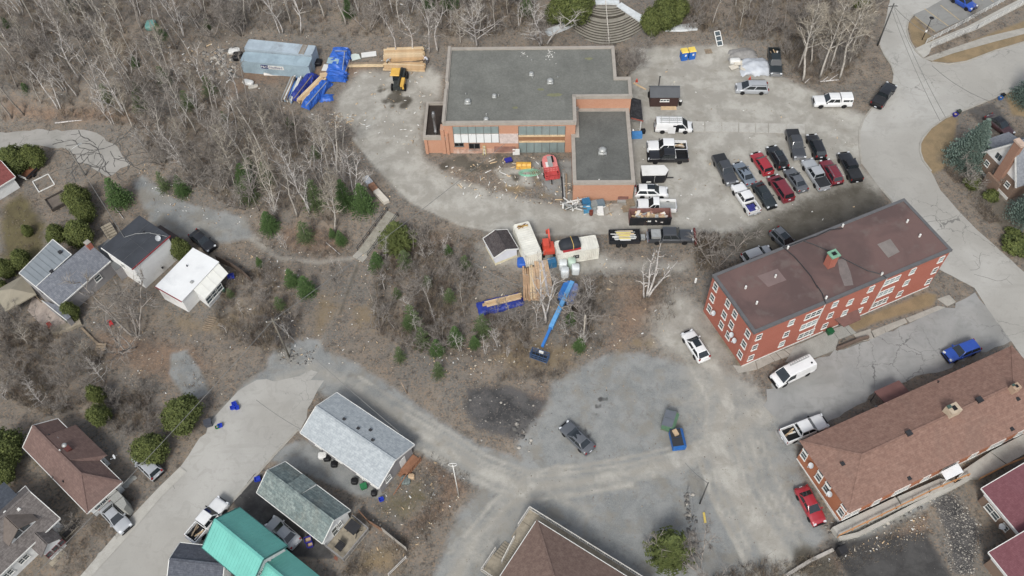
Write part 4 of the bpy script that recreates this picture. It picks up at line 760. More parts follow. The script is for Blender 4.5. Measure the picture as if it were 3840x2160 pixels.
MB().b2((h.L - 3.2, -.08, -.4), (h.L - 2.2, .0, 2.0)).build('door', M_white, h.o); MB().b2((h.L, h.W*.62, .2), (h.L + .07, h.W*.62 + 1.0, 2.3)).build('door', M_white, h.o); window(h, 'E', h.W*.25, 1.7, 1.0, 1.0)
sd = empty('deck_stairs', h.o.location.copy(), h.o.rotation_euler.z, 'brown wooden stairs and landing against the gable of the pale grey bungalow', 'stairs')
MB().b2((h.L + .1, h.W*.62 - .3, .5), (h.L + 1.5, h.W - .1, .62)).build('landing', M_redwood, sd); steps(sd, (h.L + .8, h.W*.62 - .3), (h.L + .8, .6), .55, -.6, 1.2, 9, M_redwood)
railing(sd, [(h.L + 1.45, h.W - .1, .62), (h.L + 1.45, h.W*.62 - .3, .62), (h.L + 1.45, .6, -.5)], M_redwood, .9, .35); MB().b2((h.L + .1, -1.3, -.7), (h.L + 1.7, .5, -.5)).build('landing', M_deck, sd)
h = frame('bungalow', T(1,3,5,605), T(1,3,665,1118), T(1,3,990,815), 2.9, 'house with mottled green-grey shingled roof between the bungalow and the teal roof', ov=.35)
M_sh_gr = shingle('mottled_green_shingles', (150,162,156), (120,136,134), (96,106,104), 1.5, (128,122,106))
gable(h, 2.9, 1.7, M_sh_gr, .35, M_wsid, fascia=M_white)
jx, jy = loc(h, T(1,3,625,500), 3.2); jx0, _ = loc(h, T(1,3,365,550), 3.2)
bm_ = MB(); yj = h.W * .52; bm_.slab([(jx0, yj, h.roofz(jx0, yj) + .12), (jx, yj, h.roofz(jx, yj) + .12), (jx, h.W + .35, 3.35), (jx0, h.W + .35, 3.35)], .12); dr = bm_.build('dormer_roof', M_sh_gr, h.o)
MB().add([(jx, yj + .3, h.roofz(jx, yj + .3)), (jx, h.W + .3, 2.8), (jx, h.W + .3, 3.3), (jx, yj, h.roofz(jx, yj))], [(0,1,2,3)]).build('dormer_cheek', M_wsid, dr)
window(h, 'E', h.W*.45, 1.5, 1.1, 1.9, name='patio_door', sill=False); window(h, 'E', h.W*.62, 1.7, .9, 1.1); window(h, 'S', 3, 1.6); window(h, 'S', 7, 1.6); window(h, 'S', h.L - 2, 1.6)
GH = h
dk = empty('back_deck', h.o.location.copy(), h.o.rotation_euler.z, 'weathered back deck with grey rail behind the green-grey house', 'deck')
MB().b2((h.L + .05, -.1, .3), (h.L + 3.1, h.W + .3, .42)).build('deck_floor', M_deck, dk)
railing(dk, [(h.L + .1, -.1, .42), (h.L + 3.05, -.1, .42), (h.L + 3.05, h.W + .2, .42), (h.L + .4, h.W + .3, .42)], M('deck_rail_grey', (150,148,146), .8, .1), .95, .18)
for x, y in ((h.L + .3, 0), (h.L + 3, 0), (h.L + 3, h.W*.5), (h.L + 3, h.W)): MB().bar((x, y, -1), (x, y, .3), .14).build('post', M_deck, dk)
steps(dk, (h.L + 2.2, -.2), (h.L + 2.2, -1.6), .3, -.6, 1.1, 4, M('brick_steps', (132,84,66), .9, .15))
h = frame('house', T(0,3,2028,1158), T(1,3,-70,1560), T(1,3,303,1148), 4.4, 'house with bright teal ribbed metal roof by the bottom street', L=None, ov=.4)
Dp = loc(h, T(0,3,2400,748), 4.4); h.W = Dp[1] - .4; h.L = loc(h, T(1,3,303,1148), 4.4)[0] - .4
M_teal = M('teal_metal_roof', (98,186,172), .45, .08, .5, fine=.05, spec=.4); M_teal2 = M('teal_rib', (110,196,183), .45, .05, .5)
def ribs(ro, h, x0, x1, y0, yr, y1, e, zr, ov, mat, stp=.42):
 n = int((x1 - x0) / stp); m = MB()
 for i in range(n + 1): x = x0 + i*stp; m.bar((x, y0 - ov, e + .03), (x, yr, zr + .03), .05, .04); m.bar((x, yr, zr + .03), (x, y1 + ov, e + .03), .05, .04)
 o = m.build('roof_rib', mat, ro); o['kind'] = 'stuff'
ro = gable(h, 4.4, 2.3, M_teal, .4, M_wsid, fascia=M('dark_teal_trim', (60,110,106), .5, .1)); ribs(ro, h, -.3, h.L + .3, 0, h.W/2, h.W, 4.4 - .4*2.3/(h.W/2) + .1, 6.8, .4, M_teal2)
for y in (h.W*.3, h.W*.55): window(h, 'E', y, 4.1 if y < 3 else 4.4, .8, .5, 2, bars=False, sill=False)
ex = h.L + 7; ro2 = gable(h, 2.7, 1.9, M_teal, .4, M_wsid, x0=h.L + .03, x1=ex, y0=.25, y1=h.W - .2, nm='lower_roof'); ribs(ro2, h, h.L + .3, ex, .25, h.W/2, h.W - .2, 2.7 - .3, 4.7, .4, M_teal2)
MB().slab([(-.9, h.W*.52, 4.0), (-.02, h.W*.52, 4.25), (-.02, h.W + .1, 4.25), (-.9, h.W + .1, 4.0)], .12).build('porch_roof', M('dark_teal_metal', (62,142,132), .5, .1), h.o)
for y in (1.5, h.W - 1.5): window(h, 'W', y, 3.2, 1.0, 1.1); window(h, 'W', y, 1.1, 1.0, 1.1)
h = frame('house', T(0,3,1680,1520), T(0,3,2050,1560), T(0,3,1945,1412), 3.0, 'corner of a dark grey shingled roof at the bottom edge beside the kerb', L=6, Wd=4.2)
h.o.location = (*at(T(0,3,1700,1490), 0.6).to_2d(), -2.3); gable(h, 2.6, 1.2, shingle('slate_shingles', (92,96,106), (104,108,116), (74,78,86)), .3, M_wsid, fascia=M_white)
h = frame('house', T(0,3,222,148), T(0,3,868,812), T(0,3,1208,482), 2.9, 'single-storey house with brown shingled roof beside the cedar hedge', ov=.4)
M_sh_b2 = shingle('rust_brown_shingles', (122,98,90), (131,107,98), (108,86,79), 1.1, (112,94,87))
ro = gable(h, 2.9, 1.8, M_sh_b2, .4, M_wsid, hipE=3.2, fascia=M_white)
wx = h.L - 4.6; b = MB(); b.b2((2.5, h.W - .5, -1), (wx, h.W + 1.0, 2.6)); b.build('wing_wall', M_wsid, h.o)
rz_ = h.roofz(3, h.W*.5 + .4); wr = MB(); wr.slab([(wx + .4, h.W + 1.4, 2.55), (2.1, h.W + 1.4, 2.55), (2.1, h.W*.55, h.roofz(3, h.W*.55) + .12), (wx - 1.2, h.W*.55, h.roofz(3, h.W*.55) + .12)], .12); wr.slab([(wx + .4, h.W - .1, 2.75), (wx + .4, h.W + 1.4, 2.55), (wx - 1.2, h.W*.55, h.roofz(3, h.W*.55) + .12)], .12); wr.build('wing_roof', M_sh_b2, h.o)
window(h, ('x', wx), h.W + .3, 1.5, .8, .8)
for i in range(4): window(h, 'E', 1.0 + i * (h.W - 1.6) / 3.6, 1.7, 1.1, .95, bars=False)
MB().b2((h.L, .4, 1.0), (h.L + .12, h.W - .4, 1.12)).build('trim_board', M_white, h.o)
for p, k, m_ in ((T(0,3,665,150),'turbine',M_galv),(T(0,3,575,68),'low',M_galv),(T(0,3,768,240),'low',M_galv),(T(0,3,610,190),'pipe',M_white),(T(0,3,500,35),'pipe',M_dark),(T(0,3,640,503),'pipe',M_dark),(T(0,3,530,465),'pipe',M_galv)):
 z = 4.0
 for _ in range(8): x, y = loc(h, p, z); z = h.roofz(x, y)
 roofvent(h, p, z, k, m_, s=1.0)
x, y = loc(h, T(0,3,690,172), 4.2); MB().b2((x - .5, y - .4, 3.6), (x + .4, y + .3, h.roofz(x, y) + .5)).build('skylight', M('skylight_brown', (96,52,46), .4), h.o)
dish(h, 'R', loc(h, T(0,3,1165,255), 3.1), 2.9, .3)
pt = empty('entry_path', gp(T(0,3,1250,740)), 0, 'grey stone slab path leading to the brown-roofed house', 'path'); tb = Vector(pt.location)
for q in ([(1110,690),(1190,610),(1255,665),(1170,735)],[(1175,740),(1262,668),(1310,720),(1225,790)],[(1230,795),(1315,724),(1350,800),(1320,850),(1280,840)]): MB().prism([rel(T(0,3,x, y)) for x, y in q], -.2 - tb.z, .08 + hz(tb.x, tb.y) - tb.z).build('slab', M_conc3, pt)
for i, (x, y) in enumerate(((1215,590),(1265,545),(1285,515),(1310,490),(1345,465))): q = gp(T(0,3,x, y)); o = MB().prism([(.45*math.cos(k*1.05), .35*math.sin(k*1.05)) for k in range(6)], -.05, .08).build('stepping_stone', M_conc3, pt, False, Matrix.Translation(q - tb))
h = frame('house', T(0,3,102,1328), T(0,3,595,862), T(0,3,268,512), 3.4, 'corner house with mottled grey-brown roof, dormer and white walls in the bottom left', L=None, ov=.45)
ox = 3.5; h.A = h.A - h.u * ox; h.o.location.x, h.o.location.y = h.A.x, h.A.y; h.L += ox
M_sh_c = shingle('weathered_shingles', (118,112,108), (128,122,118), (88,82,80), 1.2, (96,88,84))
gable(h, 3.4, 2.6, M_sh_c, .45, M_wsid, ridge=.55, fascia=M_white)
MB().slab([(-.6, h.W - .2, 3.6), (h.L - .8, h.W - .2, 3.6), (h.L - .8, h.W + 3.2, 3.0), (-.6, h.W + 3.2, 3.0)], .15).build('rear_roof', shingle('blue_grey_shingles', (78,84,94), (90,96,104), (64,70,78)), h.o); MB().b2((-.3, h.W + .01, -1), (h.L - 1.1, h.W + 2.9, 2.95)).build('rear_wall', M_wsid, h.o)
dx0 = wallpt(h, ('y', 1.0), T(0,3,165,1150))[0]; dx1 = wallpt(h, ('y', 1.0), T(0,3,420,945))[0]; dxm = (dx0 + dx1)/2; d = MB(); zb, zt = h.roofz(0, .9), 4.9
d.add([(dx0, .9, zb - .1), (dx1, .9, zb - .1), (dx1, .9, zt), (dxm, .9, zt + 1.0), (dx0, .9, zt), (dx0, h.W*.45, zb - .1), (dx1, h.W*.45, zb - .1), (dx1, h.W*.45, zt), (dxm, h.W*.45, zt + 1), (dx0, h.W*.45, zt)], [(0,1,2,3,4), (1,6,7,2), (5,0,4,9)]); dw = d.build('dormer', M_wsid, h.o)
d = MB(); d.slab([(dx0 - .3, .55, zt - .22), (dxm, .55, zt + 1.06), (dxm, h.W*.5, zt + 1.06), (dx0 - .3, h.W*.5, zt - .22)][::-1], .12); d.slab([(dxm, .55, zt + 1.06), (dx1 + .3, .55, zt - .22), (dx1 + .3, h.W*.5, zt - .22), (dxm, h.W*.5, zt + 1.06)][::-1], .12); d.build('dormer_roof', M('brown_grey_shingle', (112,102,94), .93, .12, 2, fine=.2), dw)
for k in (-.55, .55): window(h, ('y', .9), dxm + k, zt + .05, .95, .9, bars=True, sill=False, frame_m=M('dark_frame', (80,72,70)))
px0 = loc(h, T(0,3,395,1180), 1.5)[0]; px1 = loc(h, T(0,3,600,1130), 1.0)[0] + .4; pm = (px0 + px1)/2
d = MB(); d.b2((px0, -1.9, -1), (px1, -.01, 2.5)); d.add([(px0, -1.9, 2.5), (px1, -1.9, 2.5), (pm, -1.9, 3.5)], [(0,1,2)]); pw = d.build('porch', M_wsid, h.o)
d = MB(); d.slab([(px0 - .3, -2.2, 2.4), (pm, -2.2, 3.6), (pm, .3, 3.6), (px0 - .3, .3, 2.4)][::-1], .12); d.slab([(pm, -2.2, 3.6), (px1 + .3, -2.2, 2.4), (px1 + .3, .3, 2.4), (pm, .3, 3.6)][::-1], .12); d.build('porch_roof', M_sh_c, pw)
for k in (-.8, .1, 1.0): window(h, ('y', -1.9), pm + k, 1.4, .7, .8, bars=False, frame_m=M('maroon_frame', (110,60,64)))
for a in (2.0, 4.2): window(h, 'S', min(a, px0 - 1), 1.6, 1.3, 1.0, 2)
MB().b2((px1 + .4, -1.4, .4), (px1 + 2.4, -.05, .52)).build('balcony', M_deck, h.o); MB().b2((px1 + .5, -1.3, .52), (px1 + 2.3, -1.2, 1.4)).build('balcony_rail', M_dark, h.o)
for p in (T(0,3,190,778), T(0,3,55,808)):
 z = 5.0
 for _ in range(8): x, y = loc(h, p, z); z = h.roofz(x, y)
 roofvent(h, p, z, 'low', M_white, s=.8)
st = empty('porch_stairs', h.o.location.copy(), h.o.rotation_euler.z, 'weathered wooden porch stairs in front of the corner house', 'stairs'); steps(st, (pm - .6, -2.0), (pm - .6, -4.2), 0, -.9, 1.6, 6, M_deck); MB().b2((pm - 1.6, -2.6, -.1), (pm + .5, -1.95, .05)).build('landing', M_deck, st)
h = frame('house', T(2,3,1165,1455), T(2,3,248,884), T(2,3,-20,1265), 4.6, 'house with brown hip roof and white railed deck at the bottom centre', Wd=13, ov=.5)
h.L += 3; h.A = h.A - h.u*3; h.o.location.x, h.o.location.y = h.A.x, h.A.y
M_sh_d = shingle('taupe_shingles', (134,110,98), (146,122,108), (116,94,84), .9, (126,104,92))
gable(h, 4.6, 3.4, M_sh_d, .5, M('tan_siding', (186,178,164), .8, .08), hipE=6.4, hipW=6.4, fascia=M_white)
dk = empty('wrap_deck', h.o.location.copy(), h.o.rotation_euler.z, 'wrap-around wooden deck and stairs with white rails at the bottom centre house', 'deck')
DZ = 2.7
MB().b2((-.5, -1.75, DZ - .15), (h.L + 2.3, -.05, DZ)).build('deck_floor', M_deck, dk); MB().b2((h.L + .05, 0, DZ - .15), (h.L + 2.3, 2.2, DZ)).build('deck_floor', M_deck, dk)
railing(dk, [(-.5, -1.7, DZ), (h.L + 2.25, -1.7, DZ), (h.L + 2.25, .8, DZ)], M('white_rail', (204,200,190), .7, .08), 1.0, .22)
steps(dk, (h.L + 1.2, 2.2), (h.L + 1.2, 5.0), DZ - .1, .8, 1.2, 11, M_deck); MB().b2((h.L + .5, 4.6, .65), (h.L + 3.4, 7.0, .8)).build('landing', M_deck, dk)
railing(dk, [(h.L + 1.85, 2.2, DZ), (h.L + 1.85, 5.0, .9)], M('white_rail', (204,200,190), .7, .08), .9, .3); railing(dk, [(h.L + 3.35, 4.0, .8), (h.L + 3.35, 7.0, .8), (h.L + .5, 7.0, .8)], M('white_rail', (204,200,190), .7, .08), .9, .25); steps(dk, (h.L + 2.7, 4.6), (h.L + 2.7, 1.2), .75, -.5, 1.1, 9, M_deck)
for x in (0, 4, 8, h.L, h.L + 2): MB().bar((x, -1.6, -1.2), (x, -1.6, DZ - .15), .16).build('post', M_deck, dk)
# ---- left cluster
h = frame('house', T(0,1,360,1430), T(0,2,592,172), T(0,1,1108,1172), 3.4, 'long grey house with seamed metal rear roof and grey shingled front slope')
d_ = loc(h, T(0,1,885,985), 4.6)
A0 = Vector(loc(h, T(0,1,358,1432), 4.9)); A1 = Vector(loc(h, T(0,1,885,988), 4.9)); B0 = Vector(loc(h, T(0,2,592,175), 3.2)); B1 = Vector(loc(h, T(0,1,1110,1172), 3.2)); C0 = Vector(loc(h, T(0,1,190,1298), 4.4)); C1 = Vector(loc(h, T(0,1,530,958), 4.4)); C2 = Vector(loc(h, T(0,1,720,1112), 4.8))
w = MB(); w.prism([tuple(B0.lerp(A0, .06)), tuple(B1.lerp(A1, .06)), tuple(A1.lerp(B1, .05)), tuple(A0.lerp(B0, .05))], -1, 3.0); w.prism([tuple(A0), tuple(C2), tuple(C1.lerp(C2, .06)), tuple(C0.lerp(A0, .06))], -1, 4.2); w.build('wall', M_gsid, h.o)
M_sh_gh = shingle('medium_grey_shingles', (122,126,134), (136,140,146), (100,104,112), 1.1)
d = MB(); d.slab([(*B0, 3.1), (*B1, 3.1), (*A1, 4.8), (*A0, 4.8)], .16); d.build('front_roof', M_sh_gh, h.o)
d = MB(); d.slab([(*C0, 4.35), (*A0, 4.78), (*C2, 4.78), (*C1, 4.35)], .16); mr = d.build('metal_roof', M('blue_grey_metal', (136,144,148), .5, .08, .4, spec=.4), h.o)
for k in range(1, 8): a = C0.lerp(C1, k/8); b = A0.lerp(C2, k/8); MB().bar((*a, 4.37), (*b, 4.8), .05, .05).build('roof_seam', M('seam_grey', (124,132,136), .5), mr)
f = MB(); f.bar((*C0, 4.3), (*C1, 4.3), .1, .2); f.bar((*C1, 4.3), (*C2, 4.72), .1, .2); f.bar((*C0, 4.3), (*A0, 4.72), .1, .2); f.bar((*B0, 3.02), (*B1, 3.02), .12, .2); f.bar((*A0, 4.82), (*C2, 4.82), .1, .08); f.bar((*B0, 3.05), (*A0, 4.75), .1, .2); f.build('eaves_trim', M_white, h.o)
ww_ = House(); ww_.o, ww_.A, ww_.u, ww_.v, ww_.z0, ww_.L, ww_.W = h.o, h.A, h.u, h.v, h.z0, h.L, h.W
bx = B0.lerp(B1, .62); o = window(h, 'E', bx.y, 1.9, 1.1, 1.1)
o.matrix_local = Matrix.Translation((*B0.lerp(A0, .055).lerp(B1.lerp(A1, .055), .7), 2.0)) @ Matrix.Rotation(math.atan2((B1-B0).y, (B1-B0).x), 4, 'Z')
x, y = loc(h, T(0,1,900,1025), 4.8); ch = MB().b2((x - .35, y - .35, 3.8), (x + .35, y + .35, 5.6)).build('chimney', M_apt, h.o); MB().b2((x - .4, y - .4, 5.6), (x + .4, y + .4, 5.72)).build('chimney_cap', M_conc, ch)
for p in (T(0,1,610,1095), T(0,1,525,1290)): x, y = loc(h, p, 4.6); MB().box((x, y, 4.75), (.5, .5, .35)).build('roof_vent', M_dark, h.o)
e0, e1, e2, e3 = (Vector(loc(h, q, 2.4)) for q in (T(0,2,600,180), T(0,2,712,288), T(0,2,668,325), T(0,2,425,130)))
MB().slab([(*e3, 2.5), (*e2, 2.4), (*e1, 2.4), (*e0, 2.5)], .14).build('side_roof', M_sh_gh, h.o); MB().prism([tuple(e3.lerp(e1, .05)), tuple(e2.lerp(e0, .1)), tuple(e1.lerp(e3, .05)), tuple(e0.lerp(e2, .1))], -1, 2.3).build('side_wall', M_gsid, h.o); MB().bar((*e3, 2.45), (*e2, 2.35), .1, .18).build('side_trim', M_white, h.o)
l0, l1, l2, l3 = (Vector(loc(h, q, 2.6)) for q in (T(0,1,985,1050), T(0,1,1160,1270), T(0,1,1240,1215), T(0,1,1105,965)))
MB().slab([(*l0, 2.9), (*l1, 2.5), (*l2, 2.5), (*l3, 2.9)], .14).build('link_roof', M('link_roof_grey', (104,106,106), .9, .1, 1, fine=.2), h.o); MB().prism([tuple(l0), tuple(l1), tuple(l2), tuple(l3)], -1, 2.4).build('link_wall', M_gsid, h.o)
h = frame('house', T(0,1,1335,1242), T(0,1,1688,932), T(0,1,1420,748), 5.2, 'tall white stucco house with black flat roof and red eaves trim', Wd=None)
MB().prism([(0, 0), (h.L, 0), (h.L, h.W), (0, h.W)], -1.5, 5.0).build('wall', M_stucco, h.o); M_rollb = M('black_roll_roof', (62,66,72), .8, .15, .5, fine=.1)
ro = MB().slab([(-.25, -.12, 5.2), (h.L + .3, -.12, 5.2), (h.L + .3, h.W + .2, 5.7), (-.25, h.W + .2, 5.7)], .15).build('roof', M_rollb, h.o)
for f_ in (.33, .66): MB().bar((-.2, h.W*f_, 5.22 + .5*f_), (h.L + .25, h.W*f_, 5.22 + .5*f_), .05, .03).build('roof_seam', M('seam_dark', (84,88,92)), ro)
MB().bar((h.L*.45, 0, 5.23), (h.L*.5, h.W, 5.73), .05, .03).build('roof_seam', M('seam_dark', (84,88,92)), ro)
MB().bar((-.28, -.17, 5.12), (h.L + .33, -.17, 5.12), .1, .2).build('eaves_trim', M('red_trim', (150,52,58), .6), h.o); MB().bar((-.3, -.12, 5.12), (-.3, h.W + .2, 5.62), .1, .2).build('eaves_trim', M_white, h.o)
dish(h, 'R', loc(h, T(0,1,1595,965), 5.3), 5.2, .42); MB().tube([(*loc(h, T(0,1,1250,940), 5.6), 5.62), (*loc(h, T(0,1,1360,905), 5.6), 5.62), (*loc(h, T(0,1,1500,895), 5.5), 5.55), (*loc(h, T(0,1,1680,930), 5.3), 5.3)], .03, 4).build('roof_cable', M_galv, h.o)
roofvent(h, T(0,1,1450,890), 5.45, 'pipe', M_dark); window(h, 'W', h.W*.5, 3.4, .9, 1.1); a, z = wallpt(h, 'S', T(0,1,1630,1242)); MB().box((a, -.1, z), (.25, .2, .25)).build('wall_vent', M_dark, h.o)
p0 = loc(h, T(0,1,1560,800), 2.6); l = MB(); x0, y0 = loc(h, T(0,1,1765,912), 2.7); l.slab([(h.L + .05, .8, 3.2), (x0, .8, 2.8), (x0, h.W*.8, 2.8), (h.L + .05, h.W*.8, 3.2)], .12); l.build('lean_to_roof', M('brown_lean_to', (84,74,70), .8, .1), h.o); MB().b2((h.L + .05, 1, -1), (x0 - .3, h.W*.8 - .2, 2.7)).build('lean_to_wall', M_gsid, h.o)
h = frame('house', T(0,2,1828,122), T(0,1,2190,1188), T(0,1,1945,1066), 3.1, 'low white house with white flat roof and lean-to sun porch'); WF = h
MB().prism([(0, 0), (h.L, 0), (h.L, h.W), (0, h.W)], -1.5, 2.95).build('wall', M_stucco, h.o); MB().slab([(-.15, -.15, 3.1), (h.L + .15, -.15, 3.1), (h.L + .15, h.W + .15, 3.35), (-.15, h.W + .15, 3.35)], .14).build('roof', M('white_membrane', (232,234,232), .7, .04, .5, dirt=(200,204,204), dirt_amt=.5), h.o)
MB().bar((-.2, -.15, 3.02), (-.2, h.W + .15, 3.28), .1, .18).build('eaves_trim', M('red_trim', (150,52,58), .6), h.o); roofvent(h, T(0,1,1885,1232), 3.25, 'pipe', M_dark); roofvent(h, T(0,1,1930,1388), 3.2, 'low', M_galv)
q0, q1 = Vector(loc(h, T(0,2,2062,112), 2.5)), Vector(loc(h, T(0,1,2296,1302), 2.5)); q2, q3 = Vector(loc(h, T(0,1,2185,1190), 2.9)), Vector(loc(h, T(0,2,1930,8), 2.9))
l = MB(); l.slab([(*q0, 2.5), (*q1, 2.5), (q2.x, -.02, 2.9), (q3.x, -.02, 2.9)], .1); sp = l.build('sun_porch_roof', M('cream_metal', (228,228,218), .5, .04), h.o)
for k in range(1, 4): a = q0.lerp(q1, k/4); b = Vector((q3.x, -.02)).lerp(Vector((q2.x, -.02)), k/4); MB().bar((*a, 2.53), (*b, 2.93), .06, .05).build('roof_seam', M('cream_metal', (228,228,218), .5, .04), sp)
ph = House(); ph.o = h.o; ph.L = h.L; ph.W = h.W
MB().prism([tuple(q0 + Vector((.15, .15))), tuple(q0.lerp(q1, .6) + Vector((0, .15))), (q0.lerp(q1, .6).x, -.02), (q3.x + .15, -.02)], -1.2, 2.4).build('sun_porch_wall', M_wsid, h.o)
for k in (.1, .3, .5): q = q0.lerp(q1, k); window(ph, ('y', q.y + .14), q.x + .2, 1.6, 1.35, 1.3, 1, bars=True)
gz = gp(T(0,2,175,80), 1.5); g = empty('gazebo', (gz.x, gz.y, hz(gz.x, gz.y)), R(38), 'gazebo with tan pyramid canopy beside the grey house', 'gazebo'); 
b = MB(); s_ = 2.3; b.add([(-s_, -s_, 2.3), (s_, -s_, 2.3), (s_, s_, 2.3), (-s_, s_, 2.3), (0, 0, 3.3), (-s_, -s_, 2.1), (s_, -s_, 2.1), (s_, s_, 2.1), (-s_, s_, 2.1)], [(0,1,4), (1,2,4), (2,3,4), (3,0,4), (5,6,1,0), (6,7,2,1), (7,8,3,2), (8,5,0,3)]); b.build('canopy', M('tan_canvas', (152,144,124), .9, .06), g)
for x in (-1, 1):
 for y in (-1, 1): MB().bar((x*2.1, y*2.1, 0), (x*2.1, y*2.1, 2.3), .12).build('post', M_wood2, g)
pz = MB(); q = [g2(T(0,2,x, y)) for x, y in ((330,90),(430,130),(670,330),(700,350),(520,440),(440,400),(280,230))]
pat = empty('patio', gp(T(0,2,500,300)), 0, 'pale brick-paved patio beside the grey house under bare branches', 'patio'); pb = Vector(pat.location); MB().prism([(x - pb.x, y - pb.y) for x, y in q][::-1], -.4, .1).build('paving', M('pale_paving', (178,164,152), .9, .12, 2.5, fine=.2), pat)
strip('deck_edge', [T(0,2,530,445), T(0,2,700,400), T(0,2,820,345)], 1.3, .5, M_deck, parent=pat).matrix_parent_inverse = pat.matrix_world.inverted() if False else Matrix.Translation(-pb)
h = frame('house', T(0,1,-200,760), T(0,1,95,575), T(0,1,75,515), 3.0, 'white house with red-brown roof cut off at the left edge', L=8, Wd=5)
h.o.location = (*at(T(0,1,-330,640), -.4).to_2d(), -2.4); gable(h, 2.5, 1.4, shingle('red_brown_shingles', (136,74,70), (148,84,78), (110,60,58)), .3, M_wsid, fascia=M_white)
Zr = lambda x, y: Zm(3480, 380, 3.622, x, y)
h = frame('house', Zr(752, 672), Zr(1215, 1150), Zr(1500, 850), 3.7, 'house with grey roof, white gable and brick chimney at the right edge', L=None, Wd=9, z0=0.0, ov=.35)
b = MB(); b.prism([(0, 0), (h.L, 0), (h.L, h.W), (0, h.W)], -1.2, 3.6); b.build('wall', M_brown, h.o)
zp = 9.0; b = MB(); b.add([(0, -.03, 3.62), (h.L, -.03, 3.62), (h.L/2, -.03, zp - .15), (0, .2, 3.62), (h.L, .2, 3.62), (h.L/2, .2, zp - .15)], [(0,1,2), (5,4,3), (0,2,5,3), (1,4,5,2)]); b.build('gable_wall', M_stucco, h.o)
M_sh_r = shingle('slate_grey_shingles', (138,142,148), (150,154,158), (116,120,126), 1.1); b = MB(); b.slab([(-.35, -.4, 3.4), (h.L/2, -.4, zp), (h.L/2, h.W, zp), (-.35, h.W, 3.4)][::-1], .16); b.slab([(h.L/2, -.4, zp), (h.L + .35, -.4, 3.4), (h.L + .35, h.W, 3.4), (h.L/2, h.W, zp)][::-1], .16); b.build('roof', M_sh_r, h.o)
b = MB(); b.bar((-.35, -.44, 3.3), (h.L/2, -.44, zp - .1), .08, .24); b.bar((h.L/2, -.44, zp - .1), (h.L + .35, -.44, 3.3), .08, .24); b.build('eaves_trim', M_white, h.o)
ch = MB().b2((h.L/2 - .1, -.75, -.6), (h.L/2 + 1.2, -.035, 9.4)).build('chimney', brick('chimney_brick', (164,122,98), (152,110,88), (158,134,118)), h.o); MB().b2((h.L/2 - .25, -.85, 9.4), (h.L/2 + 1.35, .05, 9.7)).build('chimney_cap', M('pale_cap', (196,170,150), .9), ch)
MB().b2((h.L/2 - .9, -1.1, -.6), (h.L/2 + 1.8, -.76, 2.2)).build('chimney_base', M_brown, ch)
for k in (.28, .36): a = h.L*k; window(h, 'S', a - .1, 4.7, .45, 1.0, bars=False, sill=False, frame_m=M_dark)
window(h, 'S', h.L*.15, 2.2, .9, .9); window(h, 'S', h.L*.82, 2.2, .9, .9)
MB().b2((-.1, -.06, -1), (h.L, -.002, .5)).build('foundation', M_white, h.o)
ll = MB(); x0, y0 = loc(h, Zr(820, 528), 2.8); ll.slab([(-2.6, 1.5, 3.0), (.1, 1.5, 3.6), (.1, 6.5, 3.6), (-2.6, 6.5, 3.0)], .14); ll.build('side_roof', M_sh_r, h.o); MB().b2((-2.3, 1.8, -1), (-.01, 6.2, 2.9)).build('side_wall', M_brown, h.o)
Zq = lambda x, y: Zm(3540, 1740, 3.45, x, y)
M_maroon = shingle('maroon_shingles', (122,76,82), (130,84,90), (112,68,74), .8, (120,80,86))
h = frame('house', Zq(990, 925), Zq(1500, 640), Zq(1000, -100), 3.6, 'brick house with maroon shingled roof and white soffit in the lower right corner', L=11, Wd=None, z0=-.5, ov=.7)
yw = loc(h, Zq(512, 285), 3.6)[1]; h.W = yw - .7; X2 = 5.5; ly = loc(h, Zq(583, 1138), 3.6)
def block(x0, y0, y1, nm):
 MB().b2((x0, y0, -1), (11, y1, 2.0)).build(nm + '_wall', M_brown, h.o); MB().b2((x0 - .04, y0 - .04, 2.0), (11, y1 + .04, 3.35)).build(nm + '_upper_wall', M_wsid, h.o)
 b = MB(); b.slab([(x0 - .6, y1 + .6, 3.45), (x0 - .6, y0 - .6, 3.45), (x0 + X2, y0 - .6, 5.3), (x0 + X2, y1 + .6, 5.3)], .14); b.slab([(x0 + X2, y1 + .6, 5.3), (x0 + X2, y0 - .6, 5.3), (x0 + 2*X2, y0 - .6, 3.45), (x0 + 2*X2, y1 + .6, 3.45)], .14); b.build(nm + '_roof', M_maroon, h.o)
 f = MB(); f.bar((x0 - .64, y0 - .62, 3.38), (x0 - .64, y1 + .62, 3.38), .08, .2); f.bar((x0 - .6, y1 + .63, 3.38), (x0 + X2, y1 + .63, 5.22), .08, .2); f.build('eaves_trim', M_white, h.o)
block(0, -.5, h.W, 'main'); block(ly[0] + .6, -9, ly[1] - .6, 'wing')
a, z = wallpt(h, 'W', Zq(590, 650)); window(h, 'W', a, 1.2, 2.0, 1.2, 2); a2, z = wallpt(h, 'W', Zq(845, 930)); window(h, 'W', min(max(a2, 1.0), h.W - 1), 1.2, .9, 1.0)
dish(h, 'W', *wallpt(h, 'W', Zq(790, 790)), r=.36)
